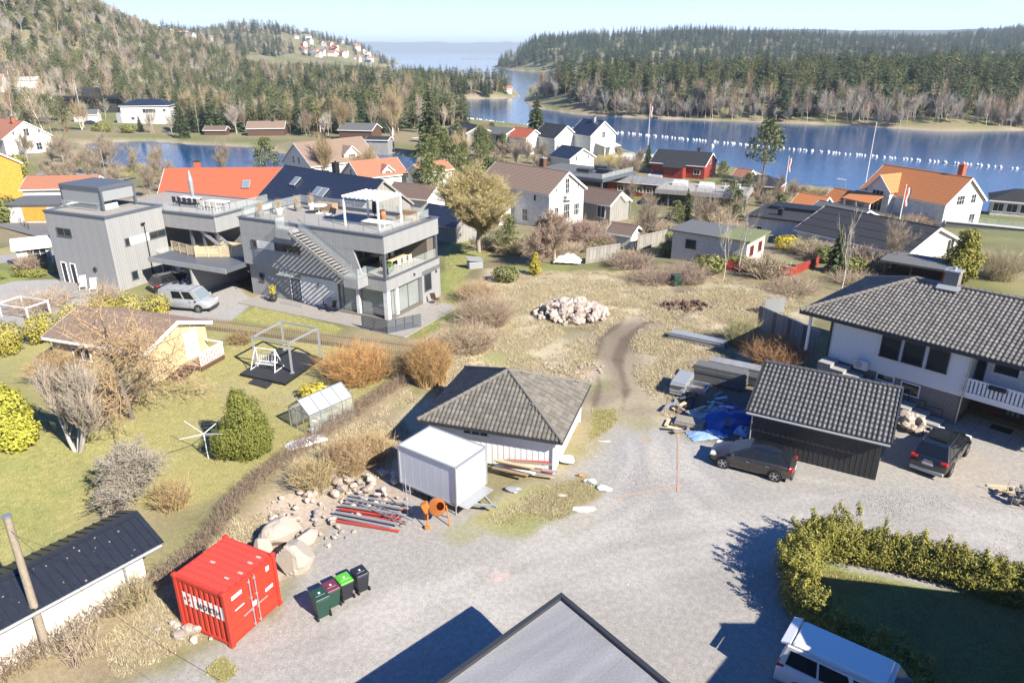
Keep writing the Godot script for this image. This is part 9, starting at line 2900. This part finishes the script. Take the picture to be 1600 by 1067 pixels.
	heap.call("foot_stone", "small stone along the foot of the red container", "stones at the container foot", gp(-12.25, -21.75), 1.6, 0.7, 26, 0.10, 0.34, 0.1, smats)
	heap.call("wall_stone", "pale stone in the pile right of the black garage", "stones right of the black garage", gp(23.88, -38.26), 1.0, 1.3, 34, 0.2, 0.5, 0.5, [M.stone_pale, M.stone_pale, M.stone_pink])
	heap.call("mound_stone", "stone half sunk in the sandy mound behind the hip roofed shed", "stones in the sandy mound", gp(4.11, -46.74), 2.6, 1.6, 26, 0.08, 0.22, 0.1, smats)
	heap.call("track_clod", "dark clod of earth beside the wheel tracks", "clods beside the wheel tracks", gp(15.52, -59.82), 2.4, 1.6, 60, 0.10, 0.34, 0.25, [M.brown_wood])
	rng.seed = 1050
	var junk := [["grey plank", M.old_wood], ["pale plank", M.pale_wood], ["weathered beam", M.galv], ["red painted rail", M.red_steel], ["white board", M.white], ["brown plank", M.tan_wood]]
	for i in 14:
		var k: Array = junk[i % 6]
		b = B.new()
		var p := gp(-0.96, -32.84) + Vector3(rr(-0.2, 0.7), 0.12 + 0.07 * i, rr(-0.5, 0.2))
		b.beam(p, p + Vector3(rr(1.7, 2.9), rr(-0.1, 0.1), rr(0.3, 0.9)), rr(0.1, 0.24), rr(0.04, 0.08))
		one("scrap_plank", b, k[1], str(k[0]) + " in the scrap pile against the white shed", "plank", Vector3.ZERO, 0, "scrap pile against the shed")
	for k in [[gp(2.99, -34.12), Vector3(0.7, 0.35, 0.6), M.plastic_sheet, "white crumpled sheet in the scrap beside the shed corner"], [gp(4.19, -32.04), Vector3(0.62, 0.3, 0.5), M.alu_white, "white broken appliance shell on the weeds"], [gp(4.79, -31.45), Vector3(0.55, 0.25, 0.4), M.alu_white, "second white broken shell on the weeds, towards the yard"], [gp(3.53, -29.67), Vector3(0.8, 0.15, 0.4), M.plastic_sheet, "flat white slab lying on the weeds"], [gp(2.54, -30.88), Vector3(0.5, 0.1, 0.3), M.chip_pink, "pale litter on the weed island"], [gp(5.37, -36.35), Vector3(0.6, 0.06, 0.12), M.white, "white post lying right of the shed"], [gp(0, -31.28), Vector3(0.7, 0.25, 0.4), M.galv, "grey metal box in the scrap pile"], [gp(3.67, -32.65), Vector3(0.3, 0.25, 0.2), M.mixer_orange, "orange pot among the weeds by the shed"]]:
		var o := obj(self, numbered("scrap_item"), rock(1060 + int(k[0].x * 3.0), 0.4, 5), k[2])
		o.position = k[0] + Vector3(0, k[1].y * 0.4, 0)
		o.scale = k[1] * 0.8
		tag(o, k[3], "scrap")
	rng.seed = 1070
	var stack := func(label: String, at: Vector3, yaw: float, L: float, W: float, n: int, th: float, mt: Material, jitter: float) -> void:
		var s := thing("board_stack", label, "stack", at, yaw)
		for i in n:
			pb(s, "board", Vector3(rr(-jitter, jitter), 0.1 + th * (i + 0.5), rr(-jitter, jitter) * 0.5), Vector3(L + rr(-jitter, jitter), th * 0.88, W + rr(-jitter, jitter)), mt)
		for x in [-0.35, 0.35]:
			pb(s, "bearer", Vector3(L * x, 0.05, 0), Vector3(0.1, 0.1, W), M.old_wood)
	stack.call("long stack of grey boards lying in the dry grass", gp(14.36, -51.46), -32.0, 4.4, 0.8, 7, 0.07, M.galv, 0.06)
	stack.call("big strapped stack of grey formwork panels", gp(14.12, -44.1), -30.0, 3.4, 1.0, 9, 0.13, M.roof_grey, 0.04)
	stack.call("stack of white ended boards behind the formwork panels", gp(15.57, -45.33), -30.0, 3.6, 0.9, 8, 0.11, M.roof_felt, 0.10)
	stack.call("ragged stack of pale sheets at the edge of the dry grass", gp(11.26, -43.11), 62.0, 2.2, 0.9, 10, 0.09, M.galv, 0.12)
	stack.call("low stack of grey rails beside the blue tarpaulin", gp(12.09, -39.49), 25.0, 2.2, 1.1, 3, 0.08, M.galv, 0.15)
	stack.call("old wooden pallets at the edge of the gravel", gp(10.63, -38.26), -25.0, 1.7, 1.0, 3, 0.1, M.old_wood, 0.12)
	stack.call("dark crate left of the black garage ridge", gp(16.3, -44.1), -30.0, 1.2, 0.9, 4, 0.16, M.tile_dark1, 0.02)
	stack.call("brown planks beside the ragged pale sheets", gp(11.38, -41.05), 70.0, 2.0, 0.4, 3, 0.07, M.brown_wood, 0.1)
	for i in 22:
		b = B.new()
		var p := gp(12.09, -39.49) + Vector3(rr(-2.6, 1.6), rr(0.08, 0.4), rr(-2.4, 2.0))
		b.beam(p, p + Vector3(rr(-1.2, 1.2), rr(-0.05, 0.25), rr(-0.9, 0.9)), rr(0.08, 0.3), rr(0.03, 0.07))
		one("loose_board", b, [M.galv, M.old_wood, M.steel, M.pale_wood, M.tile_dark2][i % 5], ["grey", "weathered", "pale metal", "light wooden", "dark"][i % 5] + " loose board in the clutter by the blue tarpaulin", "board", Vector3.ZERO, 0, "loose boards by the blue tarpaulin")
	t = thing("metal_frame", "pale rectangular metal frame standing on the board stacks", "frame", gp(12.1, -42.34) + Vector3(0, 0.5, 0), -30)
	for s in [-1.0, 1.0]:
		flat_box(t, "bar", Vector3(-0.75, 0, 0.5 * s - 0.06), Vector3(0.75, 0.3, 0.5 * s + 0.06), M.steel)
		flat_box(t, "bar", Vector3(0.7 * s - 0.06, 0.01, -0.43), Vector3(0.7 * s + 0.06, 0.29, 0.43), M.steel)
	flat_box(t, "bar", Vector3(-0.1, -0.5, -0.1), Vector3(0.1, 0.0, 0.1), M.steel)
	var tarp := func(label: String, at: Vector3, yaw: float, L: float, W: float, hh: float, mt: Material, sd: float) -> void:
		b = B.new()
		var n := 22
		var f := func(i: int, j: int) -> Vector3:
			var u := float(i) / n * 2.0 - 1.0
			var v := float(j) / n * 2.0 - 1.0
			var e := maxf(absf(u), absf(v))
			return Vector3(u * L * 0.5 * (1.0 + 0.12 * nz2.get_noise_2d(v * 30.0 + sd, 3.0)), 0.03 + hh * (1.0 - e * e) * (0.7 + 0.5 * nz2.get_noise_2d(u * 18.0 + sd, v * 18.0)) + 0.07 * absf(nz2.get_noise_2d(u * 60.0 + sd, v * 25.0)), v * W * 0.5 * (1.0 + 0.15 * nz2.get_noise_2d(u * 30.0 + sd, 9.0)))
		for i in n:
			for j in n:
				b.quad(f.call(i, j + 1), f.call(i + 1, j + 1), f.call(i + 1, j), f.call(i, j))
		var o := obj(self, numbered("tarpaulin"), b.smooth(), mt)
		o.position = at
		o.rotation.y = deg_to_rad(yaw)
		tag(o, label, "tarpaulin")
	tarp.call("big rumpled blue tarpaulin left of the black garage", gp(13.05, -39.08), 40.0, 4.2, 2.6, 0.5, M.tarp, 5.0)
	tarp.call("pale blue end of plastic sheeting behind the brown car", gp(11.49, -37.1), 10.0, 2.3, 1.2, 0.25, M.tarp_pale, 40.0)
	tarp.call("crumpled white and blue sheet by the garage corner", gp(13.68, -37.48), 60.0, 1.2, 0.9, 0.3, M.tarp_pale, 80.0)
	tarp.call("pale tarpaulin over a heap beside the fruit tree", gp(5.98, -74.75), -10.0, 2.9, 1.8, 0.9, M.plastic_sheet, 120.0)
	tarp.call("white plastic covered heap beside the greenhouse", gp(-11.89, -36.21), 35.0, 2.3, 0.9, 0.4, M.plastic_sheet, 160.0)
	b = B.new()
	b.bev(Vector3(0, 0.5, 0), Vector3(0.8, 1.0, 0.8), 0.04)
	b.bev(Vector3(0, 1.04, 0), Vector3(0.88, 0.1, 0.88), 0.03)
	one("compost_bin", b, M.bin_green, "dark green compost bin alone at the far edge of the lot", "bin", gp(15.79, -66.14), 15)
	b = B.new()
	b.bev(Vector3(0, 0.35, 0), Vector3(1.5, 0.7, 1.0), 0.03)
	b.slab([Vector3(-0.8, 0.95, 0.55), Vector3(0.8, 0.75, 0.55), Vector3(0.8, 0.95, -0.55), Vector3(-0.8, 1.15, -0.55)], 0.03)
	one("cold_frame", b, M.galv, "grey cold frame box on the lawn right of the modern house", "box", gp(-3.87, -72.3), 20)
	for i in 5:
		b = B.new()
		b.box(Vector3(0, 0.05 + 0.06 * (i / 3), 0.16 * (i % 3)), Vector3(2.2, 0.05, 0.14))
		one("fresh_plank", b, M.pale_wood, "fresh pale plank on the gravel by the stone cage", "plank", gp(25.6, -31.63) + Vector3(0.2, 0, 0.1 * i), -8 + 3 * i, "fresh planks by the stone cage")
	t = thing("gabion", "grey wire cage of stones at the right edge", "gabion", gp(25.86, -30.05), -20)
	for i in 60:
		var o := obj(t, "stone", rk[i % 5], M.stone_grey)
		o.position = Vector3(rr(-0.9, 0.9), rr(0.1, 0.85), rr(-0.4, 0.4))
		o.scale = Vector3.ONE * rr(0.14, 0.2)
	b = B.new()
	for x in [-1.0, 0.0, 1.0]:
		for z in [-0.5, 0.5]:
			b.tube(Vector3(x, 0, z), Vector3(x, 1.0, z), 0.012, 0.012, 4)
	for y in [0.02, 0.5, 1.0]:
		for z in [-0.5, 0.5]:
			b.tube(Vector3(-1, y, z), Vector3(1, y, z), 0.012, 0.012, 4)
	part(t, "wire_cage", b, M.steel)
	b = B.new()
	for k in [[gp(9.93, -37.71), gp(8.55, -31.28)], [gp(8.58, -31.74), gp(5.18, -30.71)]]:
		var n := 14
		for i in n:
			var p: Vector3 = k[0].lerp(k[1], (i + rr(0.0, 0.06)) / n) + Vector3(0, 0.02, 0)
			var q: Vector3 = k[0].lerp(k[1], (i + rr(0.92, 1.1)) / n) + Vector3(0, 0.02, 0)
			b.beam(p, q, rr(0.09, 0.15), 0.003)
	tag(part(self, "painted_line", b, M.mark_orange), "", "", "", "structure")
	t = thing("utility_pole", "leaning wooden utility pole in front of the long garage", "pole", gp(-17.41, -20.56), 0)
	b = B.new()
	b.tube(Vector3(0, -0.2, 0), Vector3(-0.15, 6.0, -0.25), 0.15, 0.12, 10)
	part(t, "post", b, M.pole_wood)
	b = B.new()
	b.lathe(Vector3(-0.15, 6.0, -0.25), [[0.16, 0.0], [0.16, 0.05], [0.0, 0.08]], 10)
	part(t, "cap", b, M.steel)
	b = B.new()
	for k in [[Vector3(-0.15, 5.6, -0.2), Vector3(-14, 5.5, 2)], [Vector3(-0.15, 5.5, -0.2), Vector3(9.5, 5.2, 6.0)], [Vector3(-0.15, 5.3, -0.2), Vector3(4.0, 2.4, -2.2)]]:
		var prev: Vector3 = k[0]
		for i in 12:
			var u := (i + 1) / 12.0
			var q: Vector3 = k[0].lerp(k[1], u) - Vector3(0, 0.5 * sin(u * PI), 0)
			b.tube(prev, q, 0.007, 0.007, 4, false)
			prev = q
	part(t, "wire", b, M.black)

func make_garden() -> void:
	var a := gp(-25.02, -54.34)
	var e := gp(-6.49, -48.47)
	var t := thing("picket_fence", "long brown picket fence between the garden and the modern house", "fence", a)
	var n := 118
	var pm := B.new()
	pm.box(Vector3(0, 0.55, 0), Vector3(0.07, 1.1, 0.025))
	pm.tri(Vector3(-0.035, 1.1, 0.0125), Vector3(0.035, 1.1, 0.0125), Vector3(0, 1.17, 0))
	var pk := pm.mesh()
	rng.seed = 1100
	for i in n:
		var o := obj(t, "picket", pk, M.tan_wood if i % 3 else M.old_wood)
		o.position = (e - a) * ((i + 0.5) / n) + Vector3(0, rr(-0.04, 0.02), 0)
		o.rotation.y = atan2(-(e - a).z, (e - a).x)
	for y in [0.3, 0.85]:
		var r := B.new()
		r.beam(Vector3(0, y, -0.04), e - a + Vector3(0, y, -0.04), 0.04, 0.09)
		part(t, "rail", r, M.old_wood)
	var dk := B.new()
	var q := [gp(-18.9, -45.33), gp(-15.34, -43.79), gp(-13.92, -48.23), gp(-17.61, -50.05)]
	var d := thing("black_deck", "low black wooden deck on the lawn", "deck", q[0])
	for i in 22:
		var p0: Vector3 = q[0].lerp(q[3], (i + 0.04) / 22.0)
		var p1: Vector3 = q[1].lerp(q[2], (i + 0.04) / 22.0)
		var p2: Vector3 = q[1].lerp(q[2], (i + 0.96) / 22.0)
		var p3: Vector3 = q[0].lerp(q[3], (i + 0.96) / 22.0)
		dk = B.new()
		var up: Vector3 = Vector3(0, 0.22, 0) - q[0]
		dk.slab([p0 + up, p1 + up, p2 + up, p3 + up], 0.05)
		part(d, "board", dk, M.deck_black)
	dk = B.new()
	var lowered := []
	for k in q:
		lowered.append(k - q[0] + Vector3(0, 0.16, 0))
	dk.slab(lowered, 0.16)
	part(d, "skirt", dk, M.black)
	dk = B.new()
	dk.slab([gp(-17.9, -44.1) + Vector3(0, 0.12, 0), gp(-16.43, -43.3) + Vector3(0, 0.12, 0), gp(-16.3, -44.1) + Vector3(0, 0.12, 0), gp(-17.71, -44.81) + Vector3(0, 0.12, 0)], 0.12)
	one("deck_step", dk, M.deck_black, "black wooden step in front of the black deck", "step")
	var fr := thing("open_pergola", "open galvanised cube frame over the black deck", "frame", Vector3(0, 0.22, 0))
	var c := [gp(-18.14, -46.52), gp(-15.29, -45.44), gp(-14.01, -48.23), gp(-17.03, -49.55)]
	for i in 4:
		var b := B.new()
		b.box(c[i] + Vector3(0, 1.15, 0), Vector3(0.13, 2.3, 0.13))
		part(fr, "post", b, M.galv)
		b = B.new()
		b.beam(c[i] + Vector3(0, 2.24, 0), c[(i + 1) % 4] + Vector3(0, 2.24, 0), 0.09, 0.12)
		part(fr, "beam", b, M.galv)
		pb(fr, "foot_plate", c[i] + Vector3(0, 0.02, 0), Vector3(0.26, 0.04, 0.26), M.galv)
	var sw := thing("swing_seat", "white metal garden swing seat on the black deck", "swing seat", gp(-17.26, -46.19) + Vector3(0, 0.22, 0), -15)
	for s in [-1.0, 1.0]:
		var b := B.new()
		b.tube(Vector3(0.95 * s, 0.05, 0.55), Vector3(0.8 * s, 1.5, 0), 0.03, 0.03, 7)
		b.tube(Vector3(0.95 * s, 0.05, -0.55), Vector3(0.8 * s, 1.5, 0), 0.03, 0.03, 7)
		b.tube(Vector3(0.95 * s, 0.05, -0.6), Vector3(0.95 * s, 0.05, 0.6), 0.03, 0.03, 7)
		part(sw, "side_frame", b, M.white_trim)
		b = B.new()
		b.tube(Vector3(0.7 * s, 1.48, 0), Vector3(0.65 * s, 0.5, 0.1), 0.012, 0.012, 5)
		part(sw, "hanger", b, M.white_trim)
	var b2 := B.new()
	b2.tube(Vector3(-0.85, 1.5, 0), Vector3(0.85, 1.5, 0), 0.03, 0.03, 7)
	part(sw, "top_bar", b2, M.white_trim)
	b2 = B.new()
	for i in 11:
		b2.tube(Vector3(-0.7 + 0.14 * i, 0.45, 0.28), Vector3(-0.7 + 0.14 * i, 0.45, -0.22), 0.012, 0.012, 4)
		b2.tube(Vector3(-0.7 + 0.14 * i, 0.45, -0.22), Vector3(-0.7 + 0.14 * i, 0.95, -0.36), 0.012, 0.012, 4)
	b2.box(Vector3(0, 0.45, 0.28), Vector3(1.46, 0.05, 0.05))
	b2.box(Vector3(0, 0.95, -0.36), Vector3(1.46, 0.05, 0.05))
	b2.box(Vector3(0, 0.45, -0.22), Vector3(1.46, 0.05, 0.05))
	part(sw, "seat", b2, M.white_trim)
	var g := thing("greenhouse", "small aluminium greenhouse with clear panels on the lawn", "greenhouse", (gp(-12.91, -37.71) + gp(-10.53, -40.7)) * 0.5 + Vector3(0.15, 0, 0.35), yaw_to(gp(-12.52, -37.4), gp(-10.17, -40.35)))
	var L := 3.2
	var W := 2.0
	var e0 := 1.35
	var r0 := 2.05
	var fb := B.new()
	for i in 5:
		var x := -L / 2 + L * i / 4.0
		for s in [-1.0, 1.0]:
			fb.beam(Vector3(x, 0, W / 2 * s), Vector3(x, e0, W / 2 * s), 0.045, 0.045)
			fb.beam(Vector3(x, e0, W / 2 * s), Vector3(x, r0, 0), 0.045, 0.045)
	for s in [-1.0, 1.0]:
		for y in [0.05, e0]:
			fb.beam(Vector3(-L / 2, y, W / 2 * s), Vector3(L / 2, y, W / 2 * s), 0.05, 0.05)
			fb.beam(Vector3(L / 2 * s, y, -W / 2), Vector3(L / 2 * s, y, W / 2), 0.05, 0.05)
		for z in [-0.35, 0.35]:
			fb.beam(Vector3(L / 2 * s, 0, z), Vector3(L / 2 * s, e0 + 0.45, z), 0.04, 0.04)
	fb.beam(Vector3(-L / 2, r0, 0), Vector3(L / 2, r0, 0), 0.06, 0.06)
	part(g, "frame", fb, M.steel)
	for i in 4:
		for s in [-1.0, 1.0]:
			var x0 := -L / 2 + L * i / 4.0 + 0.03
			var x1 := x0 + L / 4.0 - 0.06
			var p := B.new()
			p.slab([Vector3(x0, e0, W / 2 * s), Vector3(x1, e0, W / 2 * s), Vector3(x1, r0 - 0.03, 0.03 * s), Vector3(x0, r0 - 0.03, 0.03 * s)], 0.012, Vector3(0, 0.82, 0.57 * s))
			part(g, "roof_panel", p, M.poly_glass)
			pb(g, "wall_panel", Vector3((x0 + x1) * 0.5, e0 * 0.5, W / 2 * s), Vector3(x1 - x0, e0 - 0.1, 0.012), M.rail_glass)
	rng.seed = 1110
	for i in 16:
		var p := B.new()
		p.lathe(Vector3.ZERO, [[0.0, 0.0], [0.1, 0.0], [0.15, 0.24], [0.12, 0.23], [0.0, 0.2]], 9)
		var mt: Material = [M.terracotta, M.white, M.stone_grey, M.tarp_pale][i % 4]
		one("flower_pot", p, mt, ["clay", "white", "grey", "pale blue"][i % 4] + " pot among the pots in the greenhouse", "pot", g.transform * Vector3(rr(-1.4, 1.4), 0.02, rr(-0.8, 0.8)), 0, "pots in the greenhouse")
	var cd := thing("clothes_dryer", "white rotary clothes dryer on the lawn", "clothes dryer", gp(-16.88, -34.52))
	var b3 := B.new()
	b3.tube(Vector3.ZERO, Vector3(-0.02, 1.6, 0), 0.035, 0.03, 8)
	part(cd, "post", b3, M.white_trim)
	for i in 4:
		var ang := 0.5 + i * PI / 2
		b3 = B.new()
		b3.tube(Vector3(-0.02, 1.55, 0), Vector3(cos(ang) * 1.5, 1.95, sin(ang) * 1.5), 0.022, 0.018, 6)
		part(cd, "arm", b3, M.white_trim)
	b3 = B.new()
	for r in [0.6, 0.9, 1.2, 1.45]:
		for i in 4:
			var a0 := 0.5 + i * PI / 2
			var a1 := a0 + PI / 2
			var y: float = 1.55 + 0.4 * r / 1.5
			b3.tube(Vector3(cos(a0) * r, y, sin(a0) * r), Vector3(cos(a1) * r, y, sin(a1) * r), 0.004, 0.004, 3, false)
	part(cd, "line", b3, M.rope)
	var pa := gp(20.02, -54.78)
	var pb := gp(22.59, -48.94)
	var pf := thing("privacy_fence", "tall dark board fence left of the white house", "fence", pa)
	for i in 16:
		var b := B.new()
		b.beam((pb - pa) * ((i + 0.02) / 16.0) + Vector3(0, 0.95, 0), (pb - pa) * ((i + 0.98) / 16.0) + Vector3(0, 0.95, 0), 0.04, 1.9)
		part(pf, "board", b, M.grey_wood if i % 4 else M.tile_dark2)
	var cp := B.new()
	cp.beam(Vector3(0, 1.94, 0), pb - pa + Vector3(0, 1.94, 0), 0.12, 0.05)
	part(pf, "cap_rail", cp, M.galv)
	var sp := thing("screen_fence", "short grey screen fence beside the white house's terrace", "fence", gp(21.7, -57.84))
	for i in 6:
		pb(sp, "board", Vector3(i * 0.32, 0.7, -i * 0.1), Vector3(0.3, 1.4, 0.04), M.galv)
	var gr := thing("guard_rail", "dark metal railing along the road at the left edge", "railing", Vector3(-80.86, -3.8, -114.81))
	var ge := Vector3(-68.88, -2.8, -100.81) - Vector3(-80.86, -3.8, -114.81)
	for i in 6:
		pb(gr, "post", ge * (i / 5.0) + Vector3(0, 0.5, 0), Vector3(0.07, 1.0, 0.07), M.dark_trim)
	for y in [0.55, 0.98]:
		var b := B.new()
		b.beam(Vector3(0, y, 0), ge + Vector3(0, y, 0), 0.04, 0.05)
		part(gr, "rail", b, M.dark_trim)
	for k in [[[Vector3(-87.83, -3.75, -113.61), Vector3(-87.34, -4.27, -125.32), Vector3(-72.27, -3.62, -110.71), Vector3(-58.38, -2.08, -93.37), Vector3(-58.61, -1.75, -90.02), Vector3(-73.01, -3.35, -106.43), Vector3(-71.71, -1.91, -91.67)], M.asphalt, "road"], [[Vector3(-118.2, -5.8, -179.95), Vector3(-118.04, -5.8, -193.3), Vector3(-101.98, -5.8, -182.05), Vector3(-85.23, -5.8, -165.53), Vector3(-87.16, -5.77, -159.35), Vector3(-103.12, -5.8, -170.09), Vector3(-109.65, -5.8, -167.32)], M.asphalt_pale, "path"]]:
		var b := B.new()
		var pts := []
		for p in k[0]:
			pts.append(p + Vector3(0, 0.12, 0))
		for i in range(1, pts.size() - 1):
			b.fan([pts[0], pts[i], pts[i + 1]], Vector3.UP)
		tag(part(self, k[2], b, k[1]), "", "", "", "structure")

func _ready() -> void:
	rng.seed = 7
	nz.seed = 11
	nz.frequency = 0.01
	nz.fractal_octaves = 4
	nz2.seed = 23
	nz2.frequency = 0.05
	nz2.fractal_octaves = 3
	sea_poly = PackedVector2Array([Vector2(93, -122), Vector2(82, -131), Vector2(73, -152), Vector2(61, -162), Vector2(61, -182), Vector2(38, -208), Vector2(32, -233), Vector2(19, -278), Vector2(0, -311), Vector2(-24, -323), Vector2(-35, -427), Vector2(-34, -473), Vector2(-4, -473), Vector2(6, -500), Vector2(1, -583), Vector2(-35, -699), Vector2(-80, -743), Vector2(-145, -964), Vector2(-228, -1188), Vector2(-254, -1773), Vector2(-420, -2400), Vector2(-700, -3200), Vector2(60, -3200), Vector2(20, -2200), Vector2(-38, -1423), Vector2(0, -1150), Vector2(61, -1019), Vector2(32, -759), Vector2(11, -565), Vector2(7, -449), Vector2(10, -397), Vector2(30, -353), Vector2(57, -335), Vector2(95, -317), Vector2(136, -300), Vector2(161, -276), Vector2(204, -282), Vector2(420, -255), Vector2(420, -80)])
	pond_poly = PackedVector2Array([Vector2(-139, -240), Vector2(-122, -247), Vector2(-105, -238), Vector2(-79, -229), Vector2(-67, -215), Vector2(-38, -218), Vector2(-27, -207), Vector2(-25, -188), Vector2(-36, -170), Vector2(-54, -165), Vector2(-78, -178), Vector2(-93, -182), Vector2(-110, -197)])
	var cam := Camera3D.new()
	cam.name = "camera"
	cam.position = Vector3(0, 21, 0)
	cam.rotation.x = deg_to_rad(-22.07)
	cam.fov = 50.86
	cam.near = 0.5
	cam.far = 30000.0
	add_child(cam)
	cam.current = true
	var sky_mat := ProceduralSkyMaterial.new()
	sky_mat.sky_top_color = Color(0.08, 0.28, 0.53)
	sky_mat.sky_horizon_color = Color(0.80, 0.875, 0.945)
	sky_mat.sky_curve = 0.075
	sky_mat.ground_bottom_color = Color(0.30, 0.28, 0.24)
	sky_mat.ground_horizon_color = Color(0.62, 0.66, 0.70)
	sky_mat.sun_angle_max = 1.0
	var sky := Sky.new()
	sky.sky_material = sky_mat
	var env := Environment.new()
	env.background_mode = Environment.BG_SKY
	env.sky = sky
	env.tonemap_mode = Environment.TONE_MAPPER_LINEAR
	env.tonemap_exposure = 2.3
	env.sdfgi_enabled = true
	env.ssao_enabled = true
	env.ssil_enabled = true
	env.fog_enabled = true
	env.fog_density = 0.00015
	env.fog_light_color = Color(0.80, 0.87, 0.95)
	var we := WorldEnvironment.new()
	we.name = "world_environment"
	we.environment = env
	add_child(we)
	var sun := DirectionalLight3D.new()
	sun.name = "sun"
	sun.light_energy = 1.6
	sun.light_color = Color(1.0, 0.965, 0.90)
	sun.light_angular_distance = 0.5
	sun.shadow_enabled = true
	sun.basis = Basis.looking_at(Vector3(-0.727 * 0.799, -0.602, -0.687 * 0.799))
	add_child(sun)
	make_textures()
	make_materials()
	make_terrain()
	make_far_hills()
	make_tree_kinds()
	make_woods()
	make_left_house()
	make_centre_house()
	make_hip_shed()
	make_black_garage()
	make_white_house()
	make_cottage()
	make_left_garage()
	make_front_garage()
	make_shade_house()
	make_back_houses()
	make_village()
	make_bay()
	make_vehicles()
	make_yard()
	make_garden()
	make_middle_trees()
	make_garden_brush()
	make_near_plants()
	make_ground_cover()
